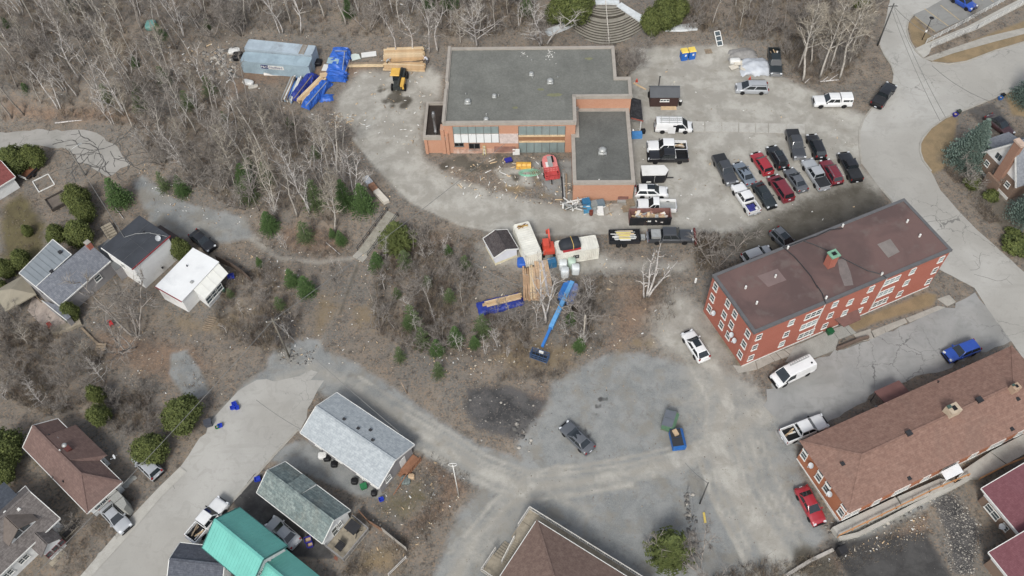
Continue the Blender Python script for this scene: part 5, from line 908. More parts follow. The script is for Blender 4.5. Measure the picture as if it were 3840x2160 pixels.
# == vehicles
M_tyre = M('tyre_rubber', (34,34,36), .9, .15); M_rim = M('alloy_rim', (168,170,172), .35, .1, 2, metal=.6); M_cglass = M('car_glass', (34,42,46), .06, .1, 1, spec=.8); M_lamp = M('lamp_clear', (220,224,226), .1, .05, 1, spec=.8); M_tail = M('tail_lamp_red', (150,26,28), .2, .1); M_chrome = M('chrome_trim', (196,198,200), .2, .05, 1, metal=.7); M_blk = M('black_trim', (26,26,28), .55, .1); M_plate = M('number_plate', (224,228,232), .5, .04)
def paint(rgb, nm): return M('paint_' + nm, rgb, .32, .05, .6, spec=.45, coat=.55, dirt=tuple(int(v*.85 + 18) for v in rgb), dirt_amt=.35)
PAINT = {k: paint(v, k) for k, v in dict(white=(232,233,231), black=(34,35,38), charcoal=(66,69,73), red=(168,30,44), maroon=(124,34,48), silver=(168,172,175), grey=(92,96,101), bluegrey=(112,124,136), blue=(28,78,176), green=(46,56,52), brown=(72,46,48), navy=(40,52,110), darkgreen=(40,48,50)).items()}
def ycyl(r, w, prof, n=16):
 m = MB(); m.lathe(prof, (0, 0, 0), n); m.v = [(x, z, y) for x, y, z in m.v]; m.f = [tuple(reversed(f)) for f in m.f]; return m
_wh = {}
def wheel_me(r, rim=None):
 rim = rim or M_rim
 if (r, rim.name) not in _wh:
  w = .22; t = ycyl(r, w, [(r*.6, -w/2), (r*.95, -w/2), (r, -w*.35), (r, w*.35), (r*.95, w/2), (r*.6, w/2)]).mesh('tyre', M_tyre); k = ycyl(r, w, [(r*.62, -w*.42), (r*.62, w*.42), (r*.5, w*.44), (r*.16, w*.46)]).mesh('rim', rim); hb = MB()
  _wh[(r, rim.name)] = (t, k)
 return _wh[(r, rim.name)]
def wheel(par, x, y, r, rim=None, nm='wheel'):
 t, k = wheel_me(r, rim); o = link(nm, t, par, Matrix.Translation((x, y, r)) @ (Matrix.Rotation(math.pi, 4, 'Z') if y < 0 else Matrix.Identity(4))); link('rim', k, o); return o
def loft(secs, cap=True):
 m = MB(); n = len(secs[0]); V = [p for s in secs for p in s]; F = []
 for i in range(len(secs) - 1):
  for k in range(n - 1): F.append((i*n+k, (i+1)*n+k, (i+1)*n+k+1, i*n+k+1))
 if cap: F += [tuple(range(n)), tuple((len(secs)-1)*n + k for k in range(n-1, -1, -1))]
 return m.add(V, F)
def interp(P, x):
 if x <= P[0][0]: return P[0][1]
 for (a, b), (c, d) in zip(P, P[1:]):
  if x <= c: t = (x - a) / (c - a); t = t*t*(3 - 2*t) * .5 + t * .5; return b + (d - b) * t
 return P[-1][1]
def lower_body(L, Wd, top, sill, wx, wr, x0=None, x1=None, nose=.12, tail=.06):
 x0 = -L/2 if x0 is None else x0; x1 = L/2 if x1 is None else x1
 xs = sorted(set([round(x0 + (x1 - x0)*i/22, 3) for i in range(23)] + [round(w + d*wr*1.15, 3) for w in wx for d in (-1, -.8, -.45, 0, .45, .8, 1) if x0 < w + d*wr*1.15 < x1])); S = []
 for x in xs:
  t = interp(top, x); zb = sill
  for w in wx:
   d = abs(x - w) / (wr*1.15)
   if d < 1: zb = max(zb, wr*.95 + wr*1.15*math.sqrt(1 - d*d) - .04 - .0)
  zb = min(zb, t - .12); fr = (x - (L/2 - .55)) / .55; bk = (-L/2 + .35 - x) / .35
  hw = Wd/2 * (1 - nose * max(0, fr)**2 - tail * max(0, bk)**2); cr = .035
  half = [(hw*.93, zb), (hw*.985, zb + (t - zb)*.3), (hw, zb + (t - zb)*.62), (hw*.965, t - .07), (hw*.88, t - .015), (hw*.5, t + cr*.7), (0, t + cr)]
  S.append([(x, y, z) for y, z in half] + [(x, -y, z) for y, z in half[-2::-1]])
 return loft(S)
def panel(c, ml, mr, mb, mt, out=.014):
 c = [Vector(p) for p in c]; n = (c[1]-c[0]).cross(c[3]-c[0]).normalized()
 def P(u, v): return (c[0].lerp(c[1], u)).lerp(c[3].lerp(c[2], u), v) + n*out
 q = [P(ml, mb), P(1-mr, mb), P(1-mr, 1-mt), P(ml, 1-mt)]; m = MB(); m.slab(q, .03); return m
def cabin(par, col, xr, xf, xr2, xf2, zb, zt, wb, wt, doors=2, glass=None, rear=True, sides=True, split=.5, nm='cabin'):
 glass = glass or M_cglass; b = [(xf, -wb, zb), (xf, wb, zb), (xr, wb, zb), (xr, -wb, zb)]; t = [(xf2, -wt, zt), (xf2, wt, zt), (xr2, wt, zt), (xr2, -wt, zt)]
 S = []
 for x1, x2, ins in ((xr, xr2, 0), (xr*.6+xf*.4, xr2*.6+xf2*.4, .02), (xr*.35+xf*.65, xr2*.35+xf2*.65, .02), (xf, xf2, 0)):
  S.append([(x1, wb, zb - .05), (x1*.5+x2*.5, wb*.5+wt*.5+.012, zb*.5+zt*.5), (x2, wt, zt - .03), (x2, wt*.8, zt + .02 + ins*.5), (x2, 0, zt + .05 + ins), (x2, -wt*.8, zt + .02 + ins*.5), (x2, -wt, zt - .03), (x1*.5+x2*.5, -(wb*.5+wt*.5+.012), zb*.5+zt*.5), (x1, -wb, zb - .05)])
 cb = loft(S).build(nm, col, par)
 panel([(xf, -wb, zb), (xf, wb, zb), (xf2, wt, zt), (xf2, -wt, zt)], .05, .05, .03, .06, .02).build('windshield', glass, par)
 if rear: panel([(xr, wb, zb), (xr, -wb, zb), (xr2, -wt, zt), (xr2, wt, zt)], .07, .07, .12, .1, .02).build('rear_window', glass, par)
 if sides:
  for s in (-1, 1):
   a, bq, c, d = (xr, s*(wb + .015), zb), (xf, s*(wb + .015), zb), (xf2, s*(wt + .015), zt), (xr2, s*(wt + .015), zt)
   q = [a, bq, c, d] if s < 0 else [bq, a, d, c]
   if s < 0: parts = [(.05, 1 - split + .025), (split + .025, .08)]
   else: parts = [(.08, split + .025), (1 - split + .025, .05)]
   for l_, r_ in parts[:doors]: panel(q, l_, r_, .1, .14, .012).build('side_window', glass, par)
 return cb
def place(name, pr, pf, label, cat, group=None, dz=.75):
 a, b = gp(pr, dz), gp(pf, dz); c = (a + b)/2; d = b - a; q = empty(name, (c.x, c.y, hz(c.x, c.y) + .02), math.atan2(d.y, d.x), label, cat, group)
 L2 = 1.5; u = Vector((math.cos(q.rotation_euler.z), math.sin(q.rotation_euler.z))); z1 = hz(c.x + u.x*L2, c.y + u.y*L2); z0 = hz(c.x - u.x*L2, c.y - u.y*L2); n1 = hz(c.x - u.y, c.y + u.x); n0 = hz(c.x + u.y, c.y - u.x)
 q.rotation_euler = (Matrix.Rotation(q.rotation_euler.z, 3, 'Z') @ Matrix.Rotation(-math.atan2(z1 - z0, 2*L2), 3, 'Y') @ Matrix.Rotation(math.atan2(n1 - n0, 2), 3, 'X')).to_euler(); q.scale = (1.05, 1.05, 1.05); return q
def trims(o, L, Wd, zh, zt, nose=.12, taller=.0, plate=True, grille=True):
 hw = Wd/2
 for s in (-1, 1):
  MB().box((L/2 - .13, s*hw*.68, zh), (.2, hw*.36, .16), -s*.35).build('headlight', M_lamp, o); MB().box((-L/2 + .06, s*hw*.78, zt), (.12, hw*.26, .2 + taller), s*.15).build('taillight', M_tail, o)
 if grille: MB().box((L/2 + .005, 0, zh - .05), (.06, hw*.9, .2)).build('grille', M_blk, o)
 if plate: MB().box((-L/2 - .02, 0, zt - .18), (.04, .36, .16)).build('number_plate', M_plate, o)
def mirrors(o, x, y, z, m):
 for s in (-1, 1): MB().box((x, s*(y + .1), z), (.14, .22, .15)).build('mirror', m, o)
VEH = 'vehicle'
def sedan(col, pr, pf, label, L=4.65, Wd=1.82, H=1.44, roof=None, sun=False, nm='parked_car', chrome=False, cat='car'):
 o = place(nm, pr, pf, label, cat); c = PAINT[col]; r = .32; wx = (-L*.285, L*.3); hw = Wd/2
 lower_body(L, Wd, [(-L/2, .66), (-L/2 + .12, .9), (-L/2 + .8, .97), (-.6, .95), (L*.2, .95), (L/2 - .45, .82), (L/2 - .12, .7), (L/2, .52)], .22, wx, r).build('body', c, o, True)
 cabin(o, PAINT[roof] if roof else c, -L/2 + .62, L*.215, -L/2 + 1.35, L*.03, .93, H - .05, hw*.88, hw*.68)
 for x in wx:
  for s in (-1, 1): wheel(o, x, s*(hw - .12), r)
 trims(o, L, Wd, .66, .78); mirrors(o, L*.16, hw*.93, .98, c); MB().box((L/2 - .02, 0, .32), (.16, Wd*.86, .2)).build('bumper', M_blk if col != 'white' else c, o); MB().box((-L/2 + .0, 0, .4), (.14, Wd*.86, .22)).build('bumper', c, o)
 if sun: MB().box((.05, 0, H - .01), (.8, hw*.9, .02)).build('sunroof', M_cglass, o)
 if chrome:
  for s in (-1, 1): MB().bar((-L*.3, s*hw*.86, .98), (L*.2, s*hw*.89, .96), .03, .03).build('chrome_strip', M_chrome, o)
 return o
def suv(col, pr, pf, label, L=4.6, Wd=1.86, H=1.68, rails=False, sun=False, nm='parked_car', cat='car', roofm=None, hatch=False):
 o = place(nm, pr, pf, label, cat); c = PAINT[col]; r = .35; wx = (-L*.285, L*.3); hw = Wd/2
 lower_body(L, Wd, [(-L/2, .8), (-L/2 + .1, 1.02), (-.4, 1.02), (L*.2, 1.04), (L/2 - .4, .93), (L/2 - .1, .8), (L/2, .58)], .26, wx, r, nose=.1).build('body', c, o, True)
 cabin(o, c, -L/2 + .1, L*.235, -L/2 + (.85 if hatch else .48), L*.06, 1.0, H - .06, hw*.9, hw*.72)
 for x in wx:
  for s in (-1, 1): wheel(o, x, s*(hw - .12), r)
 trims(o, L, Wd, .8, .98, taller=.1); mirrors(o, L*.17, hw*.94, 1.06, c); MB().box((L/2 - .01, 0, .4), (.16, Wd*.86, .26)).build('bumper', M_blk if col != 'white' else c, o); MB().box((-L/2 + .0, 0, .48), (.16, Wd*.88, .26)).build('bumper', c if col in ('white', 'red') else M_blk, o)
 if rails:
  for s in (-1, 1): MB().tube([(-L/2 + .6, s*hw*.64, H), (-L/2 + .75, s*hw*.66, H + .06), (L*.02, s*hw*.66, H + .06), (L*.06, s*hw*.64, H)], .03, 5).build('roof_rail', M_chrome if col != 'grey' else M_blk, o)
 if sun: MB().box((-.15, 0, H + .015), (1.1, hw*.95, .02)).build('sunroof', M_cglass, o)
 return o
def minivan(col, pr, pf, label, L=5.0, Wd=1.96, H=1.74, rails=True):
 o = place('minivan', pr, pf, label, 'minivan'); c = PAINT[col]; r = .34; wx = (-L*.29, L*.3); hw = Wd/2
 lower_body(L, Wd, [(-L/2, .85), (-L/2 + .1, 1.04), (-.4, 1.04), (L*.25, 1.06), (L/2 - .35, .92), (L/2 - .1, .76), (L/2, .55)], .24, wx, r).build('body', c, o, True)
 cabin(o, c, -L/2 + .08, L*.33, -L/2 + .42, L*.12, 1.02, H - .06, hw*.9, hw*.74, split=.55)
 for x in wx:
  for s in (-1, 1): wheel(o, x, s*(hw - .12), r)
 trims(o, L, Wd, .76, 1.0, taller=.15); mirrors(o, L*.22, hw*.94, 1.08, c); MB().box((L/2 - .01, 0, .36), (.16, Wd*.86, .26)).build('bumper', c, o); MB().box((-L/2 + .0, 0, .44), (.16, Wd*.88, .26)).build('bumper', c, o)
 if rails:
  for s in (-1, 1): MB().tube([(-L/2 + .55, s*hw*.66, H), (-L/2 + .7, s*hw*.68, H + .05), (L*.02, s*hw*.68, H + .05), (L*.06, s*hw*.66, H)], .025, 5).build('roof_rail', M_chrome if col != 'silver' else M_blk, o)
 return o
def pickup(col, pr, pf, label, L=5.75, Wd=1.98, H=1.88, cover=None, crew=True, cap=False, bedm=None, trim=None):
 o = place('pickup_truck', pr, pf, label, 'pickup truck'); c = PAINT[col]; r = .39; wx = (-L*.3, L*.315); hw = Wd/2; bx = -L/2 + (1.85 if crew else 2.35)
 lower_body(L, Wd, [(bx, 1.16), (L*.17, 1.16), (L/2 - .35, 1.1), (L/2 - .1, 1.0), (L/2, .8)], .36, wx, r, x0=bx, nose=.06).build('body', c, o, True)
 for s in (-1, 1):
  xs = sorted(set([-L/2, bx] + [wx[0] + d*r*1.2 for d in (-1, -.8, -.45, 0, .45, .8, 1)])); S = []
  for x in xs:
   d = abs(x - wx[0]) / (r*1.2); zb = .42 if d >= 1 else max(.42, r*.95 + r*1.2*math.sqrt(max(0, 1 - d*d)) - .04); q = [(x, s*(hw - .16), zb), (x, s*hw*.98, zb), (x, s*hw, .85), (x, s*hw*.97, 1.14), (x, s*(hw - .14), 1.14), (x, s*(hw - .16), .7), (x, s*(hw - .16), zb)]
   S.append(q if s > 0 else q[::-1])
  loft(S).build('bed_side', c, o)
 bm_ = bedm or M_blk; MB().b2((-L/2 + .06, -hw + .15, .6), (bx, hw - .15, .68)).build('bed_floor', bm_, o); MB().b2((-L/2, -hw + .12, .52), (-L/2 + .08, hw - .12, 1.13)).build('tailgate', c, o)
 cx = L*.2
 cabin(o, c, bx + .04, cx + .1, bx + .12, cx - .58, 1.13, H - .06, hw*.9, hw*.74, doors=2 if crew else 2, split=.5)
 for x in wx:
  for s in (-1, 1): wheel(o, x, s*(hw - .13), r)
 hw2 = hw
 for s in (-1, 1):
  MB().box((L/2 - .07, s*hw*.74, .95), (.16, hw*.32, .2), -s*.2).build('headlight', M_lamp, o); MB().box((-L/2 + .03, s*(hw - .1), .95), (.09, .16, .34)).build('taillight', M_tail, o)
 MB().box((L/2, 0, .88), (.08, hw*1.05, .32)).build('grille', trim or M_chrome if col in ('charcoal', 'darkgreen', 'silver') else M_blk, o); MB().box((L/2 - .02, 0, .56), (.22, Wd*.92, .22)).build('bumper', M_chrome if col != 'black' else M_blk, o); MB().box((-L/2 - .06, 0, .52), (.2, Wd*.9, .2)).build('bumper', M_chrome if col != 'black' else M_blk, o); MB().box((-L/2 - .17, 0, .58), (.03, .34, .16)).build('number_plate', M_plate, o)
 mirrors(o, cx - .05, hw*.95, 1.22, c if col != 'white' else M_blk)
 if cover: MB().b2((-L/2 + .04, -hw + .1, 1.145), (bx - .01, hw - .1, 1.2)).build('bed_cover', cover, o)
 if cap:
  S = []
  for x in (-L/2 + .03, -L/2 + .1, bx - .08, bx - .02): S.append([(x, hw*.95, 1.15), (x, hw*.84, H - .1), (x, hw*.7, H), (x, 0, H + .05), (x, -hw*.7, H), (x, -hw*.84, H - .1), (x, -hw*.95, 1.15)])
  loft(S).build('bed_cap', c, o)
  for s in (-1, 1):
   for xa, xb in ((-L/2 + .12, -L/2 + .5), (-L/2 + .6, bx - .35)): MB().b2((xa, s*hw*.9 - .02, 1.32), (xb, s*hw*.9 + .03, 1.66)).build('cap_window', M_cglass, o)
 o['bed'] = (-L/2 + .1, bx, hw - .18); return o
def vanb(col, pr, pf, label, L=5.7, Wd=2.0, H=2.1, rack=False):
 o = place('cargo_van', pr, pf, label, 'van'); c = PAINT[col]; r = .37; wx = (-L*.3, L*.31); hw = Wd/2
 lower_body(L, Wd, [(-L/2, 1.1), (L*.28, 1.12), (L/2 - .5, 1.05), (L/2 - .15, .95), (L/2, .7)], .36, wx, r, nose=.1).build('body', c, o, True)
 cabin(o, c, -L/2 + .03, L*.37, -L/2 + .12, L*.2, 1.1, H - .08, hw*.96, hw*.8, rear=True, sides=False, nm='cargo_body')
 for s in (-1, 1):
  q = [(L*.05, s*(hw*.965), 1.12), (L*.345, s*(hw*.965), 1.12), (L*.215, s*hw*.83, H - .14), (L*.05, s*hw*.83, H - .14)]; q = q if s < 0 else [q[1], q[0], q[3], q[2]]
  panel(q, .06, .06, .1, .12, .02).build('side_window', M_cglass, o)
 for x in wx:
  for s in (-1, 1): wheel(o, x, s*(hw - .13), r, M_galv)
 trims(o, L, Wd, .84, 1.0, taller=.2); mirrors(o, L*.3, hw*.98, 1.25, M_blk); MB().box((L/2, 0, .55), (.2, Wd*.9, .3)).build('bumper', M_blk, o); MB().box((-L/2 - .03, 0, .5), (.18, Wd*.9, .2)).build('bumper', M_blk, o)
 return o
Zl = lambda x, y: Zm(2640, 470, 4.025, x, y)
COV = M('tonneau_vinyl', (46,48,51), .7, .12, 1)
# ---- dirt parking lot by the street
pickup('charcoal', Zl(215,480), Zl(420,870), 'charcoal pickup with covered bed parked nose-down at the left end of the lot', cover=COV)
sedan('bluegrey', Zl(690,840), Zl(525,600), 'blue-grey sedan with black roof beside the charcoal pickup', sun=True, L=4.5)
suv('red', Zl(965,705), Zl(785,440), 'bright red hatchback parked in the dirt lot', L=4.35, H=1.56)
suv('black', Zl(1180,600), Zl(1035,360), 'black crossover with silver roof rails behind the bright red hatchback', L=4.5, rails=True, sun=True)
pickup('charcoal', Zl(1325,110), Zl(1440,480), 'dark grey pickup with chrome grille nearest the concrete walk', cover=COV, H=1.95, trim=M_chrome)
suv('black', Zl(1755,460), Zl(1630,170), 'plain black SUV beside the chrome-grilled dark grey pickup', L=4.8)
pickup('black', Zl(2300,815), Zl(2105,445), 'black pickup with covered bed at the street end of the lot', cover=COV, L=5.4)
suv('maroon', Zl(2015,860), Zl(1825,540), 'maroon SUV with silver roof rails between silver and black pickups', rails=True, L=4.75)
pickup('silver', Zl(1815,945), Zl(1555,545), 'silver pickup with dark bed cover in the dirt lot', cover=COV)
sedan('grey', Zl(1480,945), Zl(1295,685), 'dark grey sedan between the maroon minivan and silver pickup', L=4.6)
minivan('maroon', Zl(1275,1110), Zl(1045,780), 'maroon minivan in the front row of the dirt lot', rails=False)
sedan('darkgreen', Zl(805,890), Zl(1020,1205), 'black-green sedan with chrome window line beside the open white pickup', L=4.9, chrome=True)
wp = pickup('white', Zl(755,1300), Zl(500,920), 'white pickup with blue tarp in its open bed in the dirt lot', L=5.6)
m = MB(); rr = random.Random(2)
def crumple(w, d, hh, n=9, seed=0, amp=.08, edge=0.0, prof=None):
 rr = random.Random(seed); V = []; F = []; ph = [rr.uniform(0, 6) for _ in range(6)]
 for i in range(n + 1):
  for j in range(n + 1):
   u, v = i/n, j/n; e = min(u, 1-u, v, 1-v); z = hh * (prof(u, v) if prof else min(1, e*6)) + amp*(math.sin(u*13+ph[0]+v*5) + math.sin(v*15+ph[1]-u*4) + math.sin((u+v)*21+ph[2])*.6 + rr.uniform(-1, 1)*.6)*.5
   V.append(((u-.5)*w + rr.uniform(-1, 1)*edge*(e < .02), (v-.5)*d + rr.uniform(-1, 1)*edge*(e < .02), max(.01, z)))
 for i in range(n):
  for j in range(n): a = i*(n+1)+j; F.append((a, a+n+1, a+n+2, a+1))
 return MB().add(V, F)
def lay(o, root, lx, ly, lz, rz=0.0): o.location = root.matrix_basis @ Vector((lx, ly, lz)); o.rotation_euler = (0, 0, root.rotation_euler.z + rz); return o
M_tarp = M('blue_tarp', (30,98,196), .45, .18, 1.2, spec=.4, fine=.12); M_tarpd = M('dark_blue_tarp', (34,56,150), .45, .2, 1.2, spec=.4, fine=.12)
t = crumple(1.6, 1.4, .3, seed=4).build('tarp', M('navy_tarp', (48,52,128), .5, .2), None, True); tag(t, 'crumpled blue tarp with tools in the open white pickup bed', 'tarp'); lay(t, wp, -1.9, 0, .7)
b_ = MB().box((0, 0, .18), (.5, .35, .36)).build('cooler', M_white); tag(b_, 'small white cooler beside the blue tarp in the pickup bed', 'cooler'); lay(b_, wp, -2.3, -.45, .68)
# ---- beside the school
vw = vanb('white', T(2,0,1450,1270), T(2,0,1800,1275), 'white cargo van with its side door open beside the school', rack=True)
MB().box((-.35, -1.15, .98), (1.1, .05, 1.3)).build('sliding_door', PAINT['white'], vw); MB().b2((-.2, -1.02, .5), (.75, -.9, 1.75)).build('door_opening', M_blk, vw)
rk = MB(); 
for y in (-.7, .7): rk.bar((-2.3, y, 2.2), (1.0, y, 2.2), .05)
for x in (-2, -.8, .4): rk.bar((x, -.8, 2.14), (x, .8, 2.14), .05)
rk.build('roof_rack', M_galv, vw)
ld = MB(); 
for y in (0, .4): ld.bar((-1.9, y, .06), (1.6, y, .06), .06)
for i in range(11): ld.bar((-1.8 + i*.33, 0, .06), (-1.8 + i*.33, .4, .06), .04)
o = ld.build('ladder', M_galv); tag(o, 'aluminium ladder on the roof rack of the white van by the school', 'ladder'); lay(o, vw, -.4, -.3, 2.22)
p1 = pickup('white', T(2,0,1750,1480), T(2,0,1365,1475), 'white pickup with scrap lumber in its bed beside the school annex', L=5.9); p2 = pickup('black', T(2,1,1745,125), T(2,1,1385,125), 'black pickup with white tool box behind its cab beside the school annex', L=5.9)
MB().b2((-1.15, -.85, 1.1), (-.75, .85, 1.35)).build('tool_box', M_white, p2)
suv('white', T(2,1,1258,475), T(2,1,1550,480), 'white SUV parked at the annex corner', L=4.7, rails=False, sun=True); p3 = pickup('white', T(2,1,1635,625), T(2,1,1275,615), 'white single-cab pickup with bare grey bed behind the dumpster', crew=False, L=5.5, bedm=M_galv)
pw = pickup('charcoal', T(2,1,1375,930), T(2,1,1810,930), 'dark grey crew-cab pickup with plow coupled to the dump trailer', L=6.2, Wd=2.05, H=1.98)
minivan('silver', T(2,0,2560,885), T(2,0,2268,880), 'silver minivan parked below the tarped rubble pile')
pd = pickup('darkgreen', T(3,0,60,480), T(3,0,85,745), 'dark green pickup with loaded bed at the edge of the bare trees', L=5.7)
pickup('white', T(3,0,828,1015), T(3,0,462,1020), 'white pickup with white bed cap below the bare trees', cap=True, L=5.8)
pickup('black', T(3,0,1090,1060), T(3,0,1240,860), 'black pickup with covered bed pulling out onto the street', cover=COV, L=5.7)
sedan('brown', T(3,0,2230,1170), T(3,0,2440,1340), 'dark brown crossover parked in the driveway by the blue spruce', L=4.7, H=1.55, roof='black', chrome=True)
cb = suv('blue', T(3,0,1880,-40), T(3,0,2060,70), 'blue car at the top edge in the marked parking lot', L=4.6)
# ---- lower yard
suv('white', T(2,2,1935,715), T(2,2,1760,445), 'white coupe-backed crossover with sunroof beside the brick apartment wall', L=4.6, sun=True, hatch=True, H=1.58)
vn = vanb('white', T(3,2,445,760), T(3,2,45,950), 'white cargo van with ladder rack on the apartment driveway', H=2.15)
rk = MB(); rk.bar((-2.4, -.75, 2.25), (.5, -.75, 2.25), .06); rk.bar((-2.4, -.4, 2.25), (.5, -.4, 2.25), .06)
for i in range(9): rk.bar((-2.3 + i*.33, -.75, 2.25), (-2.3 + i*.33, -.4, 2.25), .04)
for x in (-2.2, .3): rk.bar((x, -.75, 2.0), (x, -.75, 2.25), .05)
rk.build('ladder_rack', M_galv, vn); roof_v = MB().lathe([(.12, 0), (.12, .08)], (-2.2, .4, 2.12), 8).build('roof_vent', M_blk, vn)
suv('blue', T(3,2,2090,580), T(3,2,1805,690), 'bright blue SUV parked on the apartment driveway', L=4.6)
pk = pickup('white', T(3,3,175,45), T(3,2,550,1345), 'white pickup with loaded open bed beside the hip-roofed apartments', L=5.7)
sedan('red', T(3,3,345,580), T(3,3,510,890), 'red sedan parked along the tan brick apartment wall', L=4.55)
sedan('grey', T(2,3,770,165), T(2,2,540,1390), 'dark grey sedan with sunroof on the open gravel court', L=4.75, sun=True)
sedan('black', T(0,1,1940,890), T(0,1,2130,1050), 'black sedan at the end of the gravel lane', L=4.7)
suv('silver', T(0,3,1580,430), T(0,3,1385,240), 'small silver crossover under the overhead wire', L=4.3, H=1.6, roofm=True)
sedan('silver', T(0,3,1050,735), T(0,3,1275,980), 'silver sedan in the short drive of the brown-roofed house', L=4.5)
pt_ = pickup('white', T(0,3,1935,1075), T(0,3,2250,700), 'white pickup with lumber in its bed beside the teal-roofed house', L=5.6)
sedan('silver', T(1,3,390,1110), T(1,3,150,900), 'silver sedan squeezed between the teal and green-grey houses', L=4.6)
suv('grey', T(3,1,95,905), T(3,1,235,1045), 'light grey SUV half hidden behind the flat brown apartment roof', L=4.5, rails=True, sun=True).name = 'parked_car'
suv('silver', T(2,1,2400,1140), T(2,1,2540,1090), 'pale silver car mostly hidden behind the apartment roof corner', L=4.4)
def load(root, items, label, cat, nm):
 e = empty(nm, root.matrix_basis @ Vector((-1.85, 0, .7)), root.rotation_euler.z, label, cat); rr = random.Random(len(label))
 for i in range(items): MB().box((0, 0, 0), (rr.uniform(.8, 1.6), rr.uniform(.1, .25), rr.uniform(.05, .12))).build('board', (M_wood, M_wood2, M_white)[i % 3], e, False, Matrix.Translation((rr.uniform(-.2, .2), rr.uniform(-.55, .55), .06 + i*.07)) @ Matrix.Rotation(rr.uniform(-.35, .35), 4, 'Z'))
 return e
load(p1, 6, 'pale scrap boards in the bed of the white pickup by the annex', 'lumber', 'scrap_lumber'); load(pt_, 5, 'boards and a white box in the pickup bed by the teal house', 'lumber', 'scrap_lumber'); load(pd, 4, 'mixed scrap in the dark green pickup bed', 'scrap', 'scrap_load'); load(pk, 4, 'tools and bags in the white pickup bed near the hip roof', 'scrap', 'scrap_load')
# == vegetation
def proj(p):
 v = Vector(p) - CC; d = v.dot(CF); return (1920 + CAM_F * v.dot(CR) / d, 1080 - CAM_F * v.dot(CU) / d)
def hsolve(bp, tp, lo=1.0, hi=20.0):
 b = gp(bp); best = (1e18, 5)
 for k in range(60):
  z = lo + (hi - lo) * k / 59; q = proj(b + Vector((0, 0, z))); e = (q[0] - tp[0])**2 + (q[1] - tp[1])**2
  if e < best[0]: best = (e, z)
 return best[1]
def bark(name, a, b):
 s = N(name); p = s.coord('Object'); oi = s.n('ShaderNodeObjectInfo'); n = s.noise(s.mapping(p, (1, 1, .5)), 3.5, 4, .7); c = s.mix(s.mr(n, .42, .66), lin(a), lin(b)); c = s.mix(s.math('MULTIPLY', oi.outputs['Random'], .35), c, lin(b)); return s.done(c, .9, 0, .15)
M_bk_birch = bark('birch_bark', (222,217,210), (150,144,138)); M_bk_asp = bark('aspen_bark', (202,196,184), (150,142,131)); M_bk_grey = bark('grey_bark', (168,160,150), (124,116,107))
M_tw_pale = bark('pale_twigs', (196,190,180), (150,143,134)); M_tw_tan = bark('tan_twigs', (180,171,153), (140,131,116)); M_tw_grey = bark('grey_twigs', (156,149,140), (118,111,103))
def grow(seed, H, stems=1, lean=.05, first=.4, nb=12, up=.75, spread=.32, sub=5, tw=6, r0=.1, twl=.9, tww=.035, wig=.06):
 rr = random.Random(seed); t = MB(); TV = []; TF = []
 def rnd(): return Vector((rr.gauss(0, 1), rr.gauss(0, 1), rr.gauss(0, 1)))
 def tri(p, q, w):
  d = (q - p); x = d.cross(rnd()).normalized() * (w/2); n = len(TV); TV.extend([p - x, p + x, q]); TF.append((n, n+1, n+2))
 def path(p, d, L, n, wg, upb):
  P = [p]; d = d.normalized()
  for i in range(n): d = (d + rnd()*wg + Vector((0, 0, upb))).normalized(); P.append(P[-1] + d * (L/n))
  return P
 for s in range(stems):
  a = rr.uniform(0, 6.28); off = Vector((math.cos(a), math.sin(a), 0)) * (0 if stems == 1 else rr.uniform(.1, .45)); ln = lean * rr.uniform(.3, 1.3) * (1 if stems == 1 else 2.6)
  Hs = H * (1 if s == 0 else rr.uniform(.65, .98)); P = path(off, Vector((math.cos(a)*ln, math.sin(a)*ln, 1)), Hs, 9, wig, .03); rs = [r0 * (1 - i/9)**.8 * (1 if s == 0 else .8) + .012 for i in range(10)]
  t.tube(P, rs, 6)
  for b in range(nb):
   f = first + (1 - first) * ((b + rr.random()) / nb)**.9; i = min(8, int(f*9)); p = P[i].lerp(P[i+1], f*9 - i); az = b*2.4 + rr.uniform(-.6, .6); u = up * rr.uniform(.7, 1.25); L = Hs * spread * (1.15 - f*.75) * rr.uniform(.6, 1.2)
   B = path(p, Vector((math.cos(az), math.sin(az), u)), L, 5, .12, .08); rb = r0 * (1 - f)*.55 + .018; t.tube(B, [rb * (1 - k/5)**.7 + .008 for k in range(6)], 4, False)
   for c in range(sub):
    g = rr.uniform(.25, 1); j = min(4, int(g*5)); q = B[j].lerp(B[j+1], g*5 - j); dd = (B[j+1] - B[j]).normalized(); e = (dd + rnd()*.55 + Vector((0, 0, .15))).normalized(); l = L * rr.uniform(.25, .5) * (1.1 - g*.5) + .25
    C = path(q, e, l, 3, .16, .05)
    for k in range(3): tri(C[k], C[k+1] + (C[k+1]-C[k])*.3, tww*1.7*(1 - k*.25))
    for w in range(tw):
     k = rr.uniform(.2, 3); j2 = min(2, int(k)); z = C[j2].lerp(C[j2+1], k - j2); tri(z, z + ((C[j2+1] - C[j2]).normalized() + rnd()*.5).normalized() * twl * rr.uniform(.4, 1.1), tww*rr.uniform(.6, 1.1))
 return t, TV, TF
def proto_bare(seed, mt, mw, **k):
 t, V, F = grow(seed, **k); return (t.mesh('trunk', mt, True), np_mesh('crown', np.array([tuple(v) for v in V]), np.array(F), mw), k['H'])
